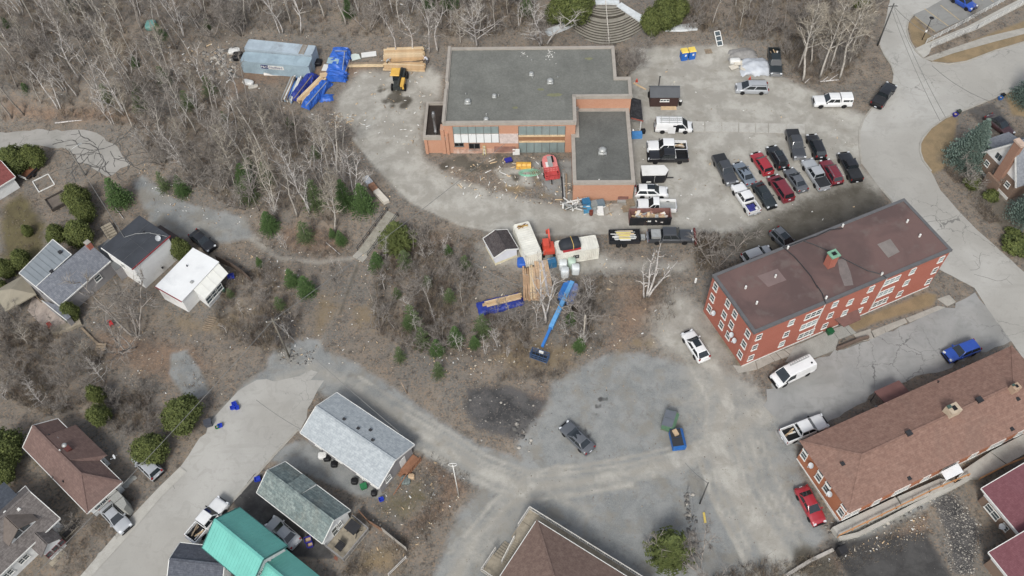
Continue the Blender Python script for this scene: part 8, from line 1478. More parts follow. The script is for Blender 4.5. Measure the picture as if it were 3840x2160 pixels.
for s in (-.22, .22): MB().bar((s, -.3, 0), (s*.6, 0, 1.9), .07).build('rail', yl, o); MB().bar((s, .3, 0), (s*.6, .03, 1.9), .05).build('back_leg', yl, o)
for k in range(6): MB().box((0, -.3 + .05*k, .28*(k + 1)), (.4, .1, .04)).build('rung', M_white, o)
q = gp(Zs(1003, 880), .4); o = empty('wheelbarrow', (q.x, q.y, 0), .3, 'blue wheelbarrow in front of the school canopy', 'wheelbarrow'); MB().box((0, 0, .55), (.9, .65, .35), tap=1.3).build('tray', M('barrow_blue', (40,44,150), .5, .1), o); MB().bar((-.9, -.28, .6), (.5, -.1, .3), .05).build('handle', M_wood2, o); MB().bar((-.9, .28, .6), (.5, .1, .3), .05).build('handle', M_wood2, o); wheel(o, .55, 0.0, .2)
b = MB().box((0, 0, 1.0), (1.1, .06, 1.3)).build('sign_board', M_white); b.location = gp(Zs(1090, 830)); tag(b, 'blank white board standing by the school canopy', 'board')
q = gp(T(2,0,2440,680)); t = crumple(5.2, 4.2, 1.1, 16, 70, .16, .3, lambda u, v: max(0, math.sin(math.pi*u))**.5*max(0, math.sin(math.pi*v))**.5).build('tarp', M('silver_tarp', (190,196,202), .4, .12, .8, spec=.45), None, True); t.location = q; tag(t, 'silver tarp draped over the heap near the silver minivan', 'tarp'); q = gp(T(2,0,2320,545)); t = crumple(5.0, 2.6, .8, 12, 71, .12, .3, lambda u, v: max(0, math.sin(math.pi*u))**.6*max(0, math.sin(math.pi*v))**.6).build('gravel_heap', M('gravel_heap_grey', (140,138,134), .95, .15, 2, fine=.25), None, True); t.location = q; tag(t, 'low grey gravel heap behind the silver tarp', 'gravel heap')
for i, (x, y, a) in enumerate(((2230,690,.5),(2275,655,.2),(2320,700,1.3))): b = MB().box((0, 0, 0), (1.6, .9, .12)).build('insulation_board', M('cream_board', (214,206,188), .85, .06)); b.location = gp(T(2,0,x, y)) + Vector((0, 0, .35 + .1*i)); b.rotation_euler = (.15, .1, a); tag(b, ('leftmost cream board by the silver tarp', 'middle cream board by the silver tarp', 'lower cream board at the edge of the silver tarp')[i], 'board')
sack('plastic_heap', 'white bags between cream boards and silver tarp', 'bags', T(2,0,2240,630), 1.8, 1.0, .7, M_white, 72)
def prop_frame(lb, p, w, hh, rz, m, g, tilt=.5, nm='window_frame', rows=3):
 o = empty(nm, gp(p), rz, lb, 'window'); o.rotation_euler = (tilt, 0, rz); f = MB()
 for x in (-w/2, w/2): f.box((x, 0, hh/2), (.12, .1, hh))
 for k in range(rows + 1): f.box((0, 0, hh*k/rows), (w, .1, .12))
 f.build('sash', m, o); MB().box((0, 0, hh/2), (w - .1, .03, hh - .1)).build('pane', g, o)
prop_frame('white framed window panel propped on the slope by the toilets', T(2,0,2095,460), 1.0, 2.6, .2, M_white, M_glass, -1.0)
# == stairs, curved steps, panel, poles, fences
a, b = gp(T(1,1,1378,705)), gp(T(1,1,1075,1105)); o = empty('concrete_stairs', (b.x, b.y, b.z), math.atan2(a.y - b.y, a.x - b.x), 'straight concrete stairs with dark rails climbing to the yard', 'stairs'); L = (a - b).to_2d().length; dz = a.z - b.z + .15; n = 15
for i in range(n): MB().b2((L*i/n, -.95, dz*i/n - .6), (L*(i+1)/n + .02, .95, dz*(i+1)/n)).build('step', M('old_concrete', (156,152,138), .92, .12, 1.2, fine=.2, dirt=(120,112,98), dirt_amt=.5), o)
MB().b2((-1.2, -1.0, -.5), (-.01, 1.0, .06)).build('landing', M_conc, o)
for y in (-1.0, 1.0):
 r_ = MB()
 for z in (.5, .95): r_.bar((0, y, z), (L, y, dz + z), .06)
 for i in range(6): x = L*i/5; r_.bar((x, y, dz*i/5 - .3), (x, y, dz*i/5 + .95), .06)
 r_.build('handrail', M_dark, o)
o = empty('curved_steps', gp(T(2,0,960,300)), 0, 'fan of curved concrete steps climbing the hill behind the school', 'steps'); tb = Vector(o.location); NS = 14; M_step = M('step_concrete', (150,145,131), .92, .12, .8, fine=.2, dirt=(104,100,90), dirt_amt=.5)
def arc(t): return [(850 - 290*t, 62 + 262*t), (960, 62 + 405*t), (1050 + 340*t, 62 + 240*t)]
def bez(P, u): return ((1-u)**2*P[0][0] + 2*u*(1-u)*(2*P[1][0] - .5*P[0][0] - .5*P[2][0]) + u*u*P[2][0], (1-u)**2*P[0][1] + 2*u*(1-u)*(2*P[1][1] - .5*P[0][1] - .5*P[2][1]) + u*u*P[2][1])
tt = [0]; 
for i in range(NS): tt.append(tt[-1] + (2.4 if i == 4 else 1.0))
tt = [x / tt[-1] for x in tt]
def zs(t): return .18 + 3.4*(1 - t)
for i in range(NS):
 z = zs(tt[i+1]) + .12; A_ = [at(T(2,0,*bez(arc(tt[i]), k/14)), z) for k in range(15)]; B_ = [at(T(2,0,*bez(arc(tt[i+1]), k/14)), z) for k in range(15)]; m = MB()
 V = [(p.x - tb.x, p.y - tb.y, z - tb.z) for p in A_] + [(p.x - tb.x, p.y - tb.y, z - tb.z) for p in B_] + [(p.x - tb.x, p.y - tb.y, z - .9 - tb.z) for p in B_]
 F = [(15+k, 16+k, k+1, k) for k in range(14)] + [(30+k, 31+k, 16+k, 15+k) for k in range(14)]; m.add(V, F); m.m = [0]*14 + [1]*14; m.build('step', [M_step, M('dark_riser', (84,79,70), .95, .15)], o)  # contrast put into the colour: risers darker than treads so the steps read
r_ = MB(); P = [at(T(2,0,940 + 35*t, 40 + 425*t), zs(t) + .2) - tb + Vector((0, 0, .0)) for t in [k/12 for k in range(13)]]
for p, q in zip(P, P[1:]): r_.bar(p + Vector((0, 0, .9)), q + Vector((0, 0, .9)), .09)
for p in P[::2]: r_.bar(p - Vector((0, 0, .3)), p + Vector((0, 0, .9)), .07)
r_.build('handrail', M('pale_rail', (206,200,188), .6, .08), o)
M_snow = M('old_snow', (214,220,220), .8, .1, 1.5, fine=.1, dirt=(170,172,168), dirt_amt=.6)
for i, P in enumerate(([(345,340),(480,290),(600,235),(740,175)], [(1070,70),(1180,140),(1290,205),(1370,240)], [(1545,285),(1700,285),(1860,270)], [(840,30),(960,25),(1080,30)])):
 s_ = strip('snow_bank', [T(2,0,*p) for p in P], (1.6, 1.7, 1.7, 1.2)[i], .28 if i < 3 else .1, M_snow, dz=(.1, .3, 0, .1)[i]); del s_['kind']; tag(s_, ('old snow strip left of the curved steps', 'old snow strip right of the curved steps', 'old snow strip under the cedars right of the steps', 'pale snow patch at the top of the curved steps')[i], 'snow')
o = empty('weathered_panel', gp(T(1,1,1205,460)), 0, 'long narrow panel, rusty brown in the middle, lying on the bank', 'panel'); tb = Vector(o.location)
for (a, b, c, d), m_ in ((((1070,345),(1125,315),(1180,380),(1125,412)), M('frost_panel', (186,190,194), .7, .3, 3, fine=.3)), (((1125,412),(1180,380),(1230,445),(1178,480)), M('rusty_panel', (154,112,84), .85, .2, 2)), (((1178,480),(1230,445),(1340,565),(1285,592)), M('cream_panel', (208,200,184), .8, .08))):
 MB().prism([(lambda q: (q.x - tb.x, q.y - tb.y))(gp(T(1,1,*p), .5)) for p in (d, c, b, a)], -.2, .55).build('section', m_, o)
def pole(lb, bp, hh, r=.14, arm=None, lamp=False, m=None, lean=(0, 0), rz=0, nm='utility_pole', guy=False):
 q = gp(bp); o = empty(nm, q, rz, lb, 'pole'); mm = m or M('pole_wood', (122,116,104), .9, .12, 2); MB().tube([(0, 0, -.5), (lean[0], lean[1], hh)], [r, r*.7], 8).build('shaft', mm, o, True)
 if arm: MB().box((lean[0], lean[1], hh - .5), (arm, .12, .12)).build('crossarm', mm, o); [MB().lathe([(.05, 0), (.06, .15)], (lean[0] + x, lean[1], hh - .44), 6).build('insulator', M_white, o) for x in (-arm*.45, 0, arm*.45)]
 if lamp: MB().tube([(0, 0, hh - .8), (.5, 0, hh - .2), (1.6, 0, hh)], .05, 5).build('lamp_arm', M_galv, o); MB().box((1.8, 0, hh), (.6, .25, .12)).build('lamp_head', M_galv, o)
 return o
def zt(bp, tp): return hsolve(bp, tp)
P1 = T(0,1,860,320); h1 = zt(P1, T(0,1,690,45)); pole('wooden utility pole with street lamp beside the cul-de-sac', P1, h1, lamp=True, rz=.6)
P2 = T(1,2,335,690); h2 = zt(P2, T(1,2,150,320)); pole('wooden utility pole with crossarm on the rocky knoll', P2, h2, arm=1.8, rz=.3)
P3 = T(3,0,1100,460); h3_ = zt(P3, T(3,0,1250,30)); pole('dark utility pole beside the side road', P3, h3_, .15, arm=1.6, m=M('pole_dark', (84,84,82), .9, .1)); P4 = T(2,3,1890,720); pole('thin dark pole at the head of the wire fence', P4, 6.5, .1, m=M('pole_dark', (84,84,82), .9, .1))
pole('bare pale post standing in the brush by the boom lift', T(2,2,715,560), zt(T(2,2,715,560), T(2,2,750,275)), .13, m=M('pale_pole', (178,170,154), .85, .1)); pole('broken grey stump post at the edge of the thicket', T(1,2,1525,1060), 2.6, .1, m=M('pole_wood2', (160,140,118), .9, .15), lean=(-.5, .2))
o = pole('white hooked clothesline post in the yard behind the bungalow', T(1,3,2040,640), zt(T(1,3,2040,640), T(1,3,1950,340)), .07, m=M_white, nm='clothesline_post'); hh = zt(T(1,3,2040,640), T(1,3,1950,340)); MB().tube([(.5*math.cos(a), 0, hh + .4*math.sin(a)) for a in [k*math.pi/6 for k in range(12)]], .04, 5).build('hook', M_white, o)
LP = T(3,0,1550,400); lh = zt(LP, T(3,0,1640,190)); o = pole('black parking lot lamp post on the grass island', LP, lh, .08, m=M_black, nm='lamp_post'); MB().lathe([(.35, lh), (.4, lh + .08), (.12, lh + .2)], (0, 0, 0), 10).build('lamp_head', M_black, o, True); MB().box((.02, -.1, lh*.42), (.35, .03, .5)).build('sign', M_white, o)
def wire(lb, a, b, sag=.6):
 a, b = Vector(a), Vector(b); q = [a.lerp(b, k/10) - Vector((0, 0, sag*4*(k/10)*(1 - k/10))) for k in range(11)]; o = MB().tube([p - a for p in q], .04, 4, False).build('overhead_wire', M('wire', (120,120,116), .7, .05)); o.location = a; tag(o, lb, 'wire')
t1 = gp(P1) + Vector((0, 0, h1)); t2 = gp(P2) + Vector((0, 0, h2 - .4)); t3 = gp(P3) + Vector((0, 0, h3_ - .4)); f = lambda p, z: at(p, hz(*g2(p)) + z)
wire('overhead wire crossing the round cedar and brown-roofed house', t2, f(T(0,3,300,1490), 6)); wire('overhead wire from the knoll pole across the gravel track', t2, f(T(1,2,1440,1449), 4.2), .5); wire('wire from the knoll pole up through the left wood', t2, f(T(1,0,2500,1449), 5)); wire('wire crossing the centre yard near the white shed', f(Zw(0,800), 3), f(Zw(800,1180), 3)); wire('upper wire of the pair crossing the street', t3, f(T(3,0,1790,1185), 5.5)); wire('lower wire of the pair crossing the street', t3 + Vector((-.5, 0, 0)), f(T(3,0,1730,1215), 5.5)); wire('wire from the side road pole to the parking lot', t3, f(T(3,0,1700,380), 6.5)); wire('wire across the street toward the right edge', f(T(3,0,1650,660), 6), f(T(3,0,2230,1020), 5.5)); wire('wire from the cul-de-sac pole to the tall white house', t1, f(T(0,1,1250,940), 5.6)); wire('wire over the bottom street', f(T(1,2,0,1125), 5), f(T(1,2,450,1420), 4)); wire('wire above the fence pole on the lower court', gp(P4) + Vector((0, 0, 6.3)), f(T(2,3,1740,310), 4), .3)
def fence(lb, P, hh, m, step=1.6, kind='rail', nm='fence', rails=2, slat_w=.14):
 Q = [gp(p) for p in P]; o = empty(nm, Q[0], 0, lb, 'fence'); b = Q[0]
 for p, q in zip(Q, Q[1:]):
  n = max(1, int((q - p).length/step)); pts = [p.lerp(q, i/n) for i in range(n + 1)]
  for t in pts: t.z = hz(t.x, t.y)
  for t in pts: MB().bar(t - b - Vector((0, 0, .2)), t - b + Vector((0, 0, hh)), .08).build('post', m, o)
  for s, t in zip(pts, pts[1:]):
   if kind == 'rail':
    for k in range(rails): z = hh*(k + 1)/rails - .04; MB().bar(s - b + Vector((0, 0, z)), t - b + Vector((0, 0, z)), .06).build('rail', m, o)
   else:
    L = (t - s).length; c = max(1, int(L/(slat_w + .02)))
    for k in range(c): u = s.lerp(t, (k + .5)/c) - b; d = (t - s).normalized(); MB().bar(u, u + Vector((0, 0, hh)), L/c*.9, .03, (-d.y, d.x, 0)).build('board', m, o)
 return o
M_wrail = M('white_steel_rail', (214,214,208), .5, .06)
fence('upper white steel rail along the ramp at the top right', [T(3,0,1585,440), T(3,0,1950,250), T(3,0,2420,-10)], 1.05, M_wrail, 1.5, rails=3, nm='ramp_railing'); fence('lower white steel rail along the ramp at the top right', [T(3,0,1635,485), T(3,0,2100,290), T(3,0,2600,25)], 1.05, M_wrail, 1.5, rails=3, nm='ramp_railing')
fence('grey board fence behind the green-grey house deck', [T(1,3,1045,815), T(1,3,1140,920), T(1,3,1270,1000)], 1.2, M('brown_fence', (140,106,82), .9, .15), 1.6, 'board'); fence('grey weathered board fence behind the bungalow yard', [T(1,3,1280,1000), T(1,3,1400,1100), T(1,3,1520,1195)], 1.3, M('grey_fence', (172,166,156), .9, .12), 1.6, 'board'); fence('short white rail fence at the bottom by the gravel track', [T(1,3,1340,1449), T(1,3,1515,1275)], .9, M('white_fence', (204,200,192), .8, .1), 1.5)
wf = fence('wire mesh fence with steel rails beside the broad pine', [T(2,3,1765,600), T(2,3,1810,880), T(2,3,1860,1150), T(2,3,1910,1449)], 1.5, M('fence_steel', (150,150,146), .6, .1), 2.2, nm='wire_fence'); fence('brown board fence behind the white flat-roofed house', [T(0,1,2195,1185), T(0,1,2330,1240), T(0,1,2450,1320), T(0,1,2540,1400)], 1.5, M('dark_fence', (104,88,76), .9, .15), 1.6, 'board')
fence('leaning wire fence in front of the corner house', [T(0,3,2050,0)] * 0 or [T(0,2,2576,1290), T(0,2,2590,1300)], .2, M_dark) if False else None
strip('stone_wall', [T(3,3,180,1449), T(3,3,420,1300), T(3,3,650,1190)], .4, .35, M('pale_rubble_wall', (176,170,160), .95, .2, 2, fine=.2)); b = bpy.data.objects['stone_wall']; del b['kind']; tag(b, 'low pale rubble wall below the apartment walkway at the bottom', 'wall')
q = gp(T(3,3,730,1215)); b = MB().box((0, 0, .6), (1.0, .9, 1.2), tap=.95).build('utility_box', M_dark); b.location = q; b.rotation_euler.z = .3; tag(b, 'dark utility box at the end of the rubble wall', 'box')
slat('yellow marker board lying by the wire fence', T(2,3,1930,810), T(2,3,1945,915), .25, .1, .1, M('yellow_board', (226,196,72), .7, .08))
# == bins, bags, yard clutter
def bin_(lb, p, m, w=.6, hh=.75, open_=False, rz=.3, nm='recycling_bin'):
 q = gp(p, .3); o = empty(nm, (q.x, q.y, hz(q.x, q.y) + .05), rz, lb, 'bin'); w2 = w/2
 b = MB(); b.add([(-w2*.85, -w2*.7, 0), (w2*.85, -w2*.7, 0), (w2*.85, w2*.7, 0), (-w2*.85, w2*.7, 0), (-w2, -w2*.85, hh), (w2, -w2*.85, hh), (w2, w2*.85, hh), (-w2, w2*.85, hh)], [(3,2,1,0), (0,1,5,4), (1,2,6,5), (2,3,7,6), (3,0,4,7)]); b.build('tub', m, o)
 for s in (-1, 1): MB().box((s*w2, 0, hh), (.06, w*.9, .06)).build('rim', m, o); MB().box((0, s*w2*.85, hh), (w, .06, .06)).build('rim', m, o)
 if not open_: MB().box((0, 0, hh + .05), (w*1.05, w*.92, .06)).build('lid', m, o)
 else: MB().box((0, 0, hh*.55), (w*.85, w*.7, .05)).build('contents', m if m is M_binb else M('cardboard', (176,146,108), .9, .15), o)
M_binb = M('bin_blue', (22,60,196), .5, .08); M_binp = M('bin_violet', (48,46,150), .5, .1); M_bing = M('bin_green', (30,120,70), .5, .1)
for i, (x, y) in enumerate(((2340,1205),(2365,1180),(2385,1205),(2355,1165))): bin_(('lower left', 'middle', 'right', 'upper')[i] + ' blue recycling bin of the four by the street', T(0,2,x, y), M_binb, .55, .4, True)
bin_('lone blue bin beside the grey cart at the street', T(0,2,2215,1385), M_binb, .55, .4, True); bin_('small green bin beside the lone blue one', T(0,2,2185,1400), M_bing, .45, .35, True); bin_('grey garbage cart lying by the large round cedar', T(0,2,2100,1370), M('cart_grey', (76,80,90), .6, .1), .95, .9, nm='garbage_cart')
bin_('violet-blue bin at the kerb by the blue spruce', T(3,0,1885,1155), M_binp, .7, .5, True); bin_('dark green bin at the kerb by the blue spruce', T(3,0,1918,1130), M('bin_dark', (66,74,66), .6, .1), .6, .6); bin_('blue bin at the kerb near the right edge', T(3,0,2340,988), M('bin_sky', (36,104,176), .5, .1), .6, .5, True); bin_('black bin at the kerb near the right edge', T(3,0,2362,962), M_black, .55, .55)
bin_('blue bin at the corner of the pale grey bungalow', T(1,3,1262,680), M_binb, .55, .45, True); bin_('green bin along the bungalow wall', T(1,3,1085,552), M_bing, .8, .6); bin_('upper violet bin by the green-grey house corner', T(1,3,525,1090), M_binp, .8, .6, True); bin_('lower violet bin by the green-grey house corner', T(1,3,545,1140), M_binp, .7, .6, True); bin_('green bin at the apartment entrance terrace', Zb(350,1095), M('bin_emerald', (20,96,56), .5, .1), .8, .8); bin_('blue crate bin at the kerb of the bottom street', T(1,3,15,475), M_binb, .7, .4, True)
bin_('blue crate of bottles behind the sun porch', T(0,1,2325,1335), M_binb, .9, .5, True); bin_('green bin beside the sun porch wall', Zm(780,940,6.04,320,910), M('bin_pine', (26,84,70), .5, .1), .9, .7)
for i, (c, r, x, y, w) in enumerate(((1,3,995,505,.8),(1,3,1190,625,.7),(1,3,720,270,.9),(1,3,790,335,.8))): sack('garbage_bag', ('black bag pile along the bungalow wall', 'black bag near the bungalow corner', 'black bags beside the white sacks at the bungalow', 'round black bundle by the bungalow drive')[i], 'bag', T(c, r, x, y), w, w, .6, M_black, 90 + i)
sack('garbage_bag', 'white sacks piled at the bungalow wall', 'bag', T(1,3,675,250), 1.1, .9, .7, M_white, 95); sack('cardboard_box', 'cardboard box in the yard behind the bungalow', 'box', T(1,3,1565,455), .8, .7, .5, M('cardboard', (196,166,128), .9, .1), 96); sack('litter_heap', 'mixed rubbish heap beside the bungalow stairs', 'litter', T(1,3,1510,490), 1.2, 1.2, .5, M('litter_mix', (110,120,116), .8, .5, 6, fine=.4), 97)
q = GH.o.matrix_basis; o = empty('deck_chairs', q @ Vector((GH.L + 1.5, .9, .42)), q.to_euler().z, 'dark deck chairs and clutter on the weathered back deck', 'chairs'); MB().box((0, 0, .3), (1.0, .9, .08)).build('seat', M_dark, o); MB().box((0, .45, .6), (1.0, .08, .6)).build('backrest', M_dark, o); o = empty('patio_swing', q @ Vector((GH.L + 1.6, GH.W - .9, .42)), q.to_euler().z, 'dark canopy swing at the end of the weathered back deck', 'swing'); MB().box((0, 0, 1.5), (1.6, 1.4, .08)).build('canopy', M_dark, o)
for x in (-.7, .7): MB().bar((x, -.6, 0), (x, 0, 1.5), .06).build('leg', M_dark, o); MB().bar((x, .6, 0), (x, 0, 1.5), .06).build('leg', M_dark, o)
MB().box((0, 0, .5), (1.3, .5, .08)).build('seat', M_dark, o)
def framebox(lb, p, w, d, hh, rz, m, fill, nm, cat): 
 o = empty(nm, gp(p), rz, lb, cat)
 for s in (-1, 1): MB().box((s*w/2, 0, hh/2), (.14, d, hh)).build('side_board', m, o); MB().box((0, s*d/2, hh/2), (w, .14, hh)).build('end_board', m, o)
 if fill: MB().box((0, 0, hh*.3), (w - .1, d - .1, hh*.5)).build('soil', fill, o)
framebox('dark timber raised garden bed in the left yard', T(0,1,588,585), 2.9, 2.7, .6, .65, M('dark_timber', (74,68,62), .9, .15), M('bed_soil', (112,102,92), .95, .15), 'garden_bed', 'garden bed'); framebox('white rectangular ground frame in the left yard', T(0,1,440,395), 2.6, 2.9, .12, .62, M_white, None, 'cold_frame', 'garden frame')
o = place('utility_trailer', T(0,1,250,330), T(0,1,330,250), 'small rusty utility trailer under the big cedar', 'trailer', dz=.5); MB().b2((-1.2, -.8, .5), (1.2, .8, .6)).build('floor', M('rust_steel', (130,84,56), .9, .3), o)
for s in (-1, 1): MB().b2((-1.2, s*.8 - .04, .6), (1.2, s*.8 + .04, .95)).build('side_wall', M_dark, o); wheel(o, 0, s*.95, .3)
MB().b2((-1.28, -.8, .5), (-1.2, .8, 1.0)).build('tailgate', M_white, o)
a, b = gp(T(0,1,1085,850)), gp(T(0,1,1150,955)); o = empty('wooden_stairs', b, math.atan2(a.y - b.y, a.x - b.x), 'grey wooden stairs at the back of the tall white house', 'stairs'); L = (a - b).to_2d().length
for i in range(6): MB().b2((L*i/6, -.8, .1 + .17*i), (L*(i+1)/6 + .05, .8, .17 + .17*i)).build('step', M_deck, o)
for s in (-.85, .85): MB().bar((0, s, .9), (L, s, 1.9), .08).build('handrail', M_dark, o)
for i, (c, r, x, y, m_, lb) in enumerate(((0,2,1125,375,M('toy_red', (200,40,44), .5, .1),'red plastic chair on the leafy yard slope'),(0,2,515,395,M('toy_red2', (176,64,58), .6, .1),'red leafy chair on the patio edge'))):
 o = empty('plastic_chair', gp(T(c, r, x, y)), .6, lb, 'chair'); MB().box((0, 0, .4), (.55, .55, .06)).build('seat', m_, o); MB().box((0, .26, .7), (.55, .06, .6)).build('backrest', m_, o)
 for sx in (-.22, .22):
  for sy in (-.22, .22): MB().bar((sx, sy, 0), (sx, sy, .4), .06).build('leg', m_, o)
a, b = gp(T(0,2,1040,570)), gp(T(0,2,990,690)); o = empty('garden_steps', b, math.atan2(a.y - b.y, a.x - b.x), 'weathered wooden garden steps on the leafy slope', 'steps'); L = (a - b).to_2d().length
for i in range(5): MB().b2((L*i/5, -.7, .02 + .1*i), (L*(i+.85)/5, .7, .1 + .1*i)).build('step', M_wood2, o)
a, b = gp(T(0,2,2140,300)), gp(T(0,2,2080,420)); o = empty('ladder_steps', b, math.atan2(a.y - b.y, a.x - b.x), 'old slatted steps lying below the sun porch', 'steps'); L = (a - b).to_2d().length
for i in range(7): MB().box((L*i/6, 0, .1), (.14, 1.3, .06)).build('slat', M_wood2, o)
slat('timber edging beam on the leafy slope', T(0,2,820,400), T(0,2,990,570), .3, .2, .2, M_wood2, 'timber_beam')
# == two workers bent over the lumber pile
def person(lb, p, face, shirt, trousers, seed, cap):
 rr = random.Random(seed); J = [((0, 0, .92), .15), ((-.02, 0, 1.05), .15), ((.22, 0, 1.22), .17), ((.42, 0, 1.3), .15), ((.52, 0, 1.31), .065), ((.6, 0, 1.33), .1), ((.68, 0, 1.33), .1)]
 V = []; Rr = []; E = []
 def ch(pts, par):
  for q, r_ in pts:
   V.append(q); Rr.append(r_); n = len(V) - 1
   if par is not None: E.append((par, n))
   par = n
  return par
 ch(J, None); 
 for s in (-1, 1):
  ch([((.0, s*.12, .86), .11), ((.06, s*.2, .5), .075), ((-.04, s*.24, .1), .055), ((.12, s*.26, .04), .05)], 0)
  w = ch([((.4, s*.2, 1.24), .075), ((.5, s*.27, .95), .055), ((.66, s*.22, .72), .042)], 3); ch([((.72, s*.21, .64), .04), ((.76, s*.2, .57), .022)], w)
  for k in range(4): ch([((.75 + .015*k, s*(.17 + .025*k), .62), .011), ((.79 + .01*k, s*(.165 + .025*k), .55 - .005*k), .009)], w)
  ch([((.7, s*.15, .64), .012), ((.74, s*.12, .6), .01)], w)
 me = bpy.data.meshes.new('body'); me.from_pydata(V, E, []); o = bpy.data.objects.new('tmp', me); COL.objects.link(o); md_ = o.modifiers.new('s', 'SKIN'); sv = me.skin_vertices[0].data
 for i, r_ in enumerate(Rr): sv[i].radius = (r_, r_)
 sv[0].use_root = True; o.modifiers.new('sub', 'SUBSURF').levels = 1; m2 = bpy.data.meshes.new_from_object(o.evaluated_get(bpy.context.evaluated_depsgraph_get())); bpy.data.objects.remove(o); m2.name = 'body'
 m2.materials.clear()
 for m_ in (M('skin_tone', (196,150,124), .7, .06), shirt, trousers, M('boot_black', (36,34,32), .8, .1)): m2.materials.append(m_)
 for f_ in m2.polygons:
  c = f_.center; f_.material_index = 3 if c.z < .1 else 2 if (c.z < .95 and c.x < .25 and abs(c.y) < .4 and not (c.z > .6 and c.x > .35)) else 0 if (c.x > .49 and c.z > 1.15 and abs(c.y) < .14) or (c.z < .8 and c.x > .5) else 1; f_.use_smooth = True
 e = empty('person', gp(p), face, lb, 'person'); link('body', m2, e); S = MB().lathe([(.125, 0), (.12, .06), (.08, .11), (.02, .125)], (0, 0, 0), 12).build('cap', cap, e, True, Matrix.Translation((.67, 0, 1.36)) @ Matrix.Rotation(.9, 4, 'Y')); return e
person('worker in grey shirt bending over the left end of the lumber pile', pz(970,740), .3, M('grey_shirt', (170,170,164), .9, .08), M('dark_trousers', (44,42,44), .9, .1), 1, M('cap_grey', (190,188,180), .9)); person('worker in pale shirt bending over the right end of the lumber pile', pz(2270,680), 2.6, M('pale_shirt', (206,208,216), .9, .06), M('navy_trousers', (52,56,72), .9, .1), 2, M('cap_white', (214,212,206), .9))
# == rocks, rubble, litter (uncountable)
def rocks(name, label, mats, specs, seed):
 rs = np.random.RandomState(seed); ico = [(0,0,1),(.894,0,.447),(.276,.851,.447),(-.724,.526,.447),(-.724,-.526,.447),(.276,-.851,.447),(.724,.526,-.3),(-.276,.851,-.3),(-.894,0,-.3),(-.276,-.851,-.3),(.724,-.526,-.3)]; fc = [(0,1,2),(0,2,3),(0,3,4),(0,4,5),(0,5,1),(1,6,2),(2,6,7),(2,7,3),(3,7,8),(3,8,4),(4,8,9),(4,9,5),(5,9,10),(5,10,1),(1,10,6)]; Vs = []; Fs = []; Ms = []; nv = 0; ico = np.array(ico); fc = np.array(fc)
 for poly, n, sr in specs:
  P = np.array([g2(D(*p)) for p in poly]); lo, hi = P.min(0), P.max(0); c = np.zeros((0, 2))
  while len(c) < n: q = rs.uniform(lo, hi, (n*3, 2)); c = np.vstack([c, q[poly_sd(q[:, 0], q[:, 1], P) > 0]])
  c = c[:n]; z = hgt(c[:, 0], c[:, 1]); s = sr[0] + (sr[1] - sr[0])*rs.random_sample(n)**3; sc = s[:, None, None]*rs.uniform(.5, 1.2, (n, 1, 3))*np.array([1, 1, .65]); V = ico[None]*sc*rs.uniform(.8, 1.2, (n, 11, 1)); a = rs.uniform(0, 6.28, n); ca, sa = np.cos(a)[:, None], np.sin(a)[:, None]; V = np.stack([V[..., 0]*ca - V[..., 1]*sa, V[..., 0]*sa + V[..., 1]*ca, V[..., 2]], -1) + np.column_stack([c, z])[:, None]
  F = fc[None] + (nv + np.arange(n)*11)[:, None, None]; Vs.append(V.reshape(-1, 3)); Fs.append(F.reshape(-1, 3)); Ms.append(np.repeat(rs.randint(0, len(mats), n), 15)); nv += n*11
 o = link(name, np_mesh(name, np.vstack(Vs), np.vstack(Fs), mats, fm=np.concatenate(Ms))); tag(o, label, 'rocks', kind='stuff')
RM = [M('rock_grey', (138,134,126), .95, .15), M('rock_pale', (176,170,158), .95, .12), M('rock_dark', (104,102,98), .95, .15)]
rocks('loose_rocks', 'loose broken rock and stones scattered over the slopes', [RM[0], RM[2], RM[2], RM[1]], [([(2330,1225),(2400,1235),(2475,1330),(2450,1449),(2390,1440),(2370,1330)], 1500, (.05, .17)), ([(1150,950),(1400,950),(1400,1090),(1300,1130),(1180,1110)], 140, (.05, .2)), ([(1280,1060),(1350,1040),(1340,1140),(1290,1130)], 30, (.12, .42)), ([(500,130),(590,120),(600,200),(520,190)], 160, (.15, .6)), ([(960,120),(1080,110),(1070,140),(960,150)], 140, (.08, .35)), ([(1720,1240),(1745,1240),(1760,1400),(1735,1400)], 90, (.12, .45)), ([(700,880),(800,880),(780,920),(700,915)], 160, (.06, .2)), ([(2070,1320),(2300,1250),(2400,1210),(2310,1300),(2110,1370)], 300, (.06, .3))], 4)
rocks('pebble_scatter', 'small pale stones and clods scattered over the yards', [RM[0], M('clod_tan', (160,148,130), .95, .15), M('clod_brown', (120,106,90), .95, .15)], [([(0,0),(1130,0),(1130,100),(500,300),(900,640),(0,640)], 900, (.05, .16)), ([(560,600),(1200,600),(1200,960),(560,900)], 700, (.05, .15)), ([(1070,420),(1430,420),(1430,520),(1200,500)], 500, (.05, .2)), ([(1180,620),(1760,640),(1560,1000),(1200,960)], 700, (.05, .16)), ([(150,800),(560,850),(560,1000),(250,1000)], 300, (.05, .14)), ([(980,1100),(1200,1200),(1050,1400),(900,1440)], 400, (.05, .14)), ([(1380,960),(2000,1000),(2000,1449),(1150,1449)], 700, (.04, .1)), ([(1600,150),(2150,300),(2150,560),(1600,560)], 500, (.04, .1)), ([(2000,1440),(2330,1290),(2340,1350)], 250, (.04, .14))], 6)
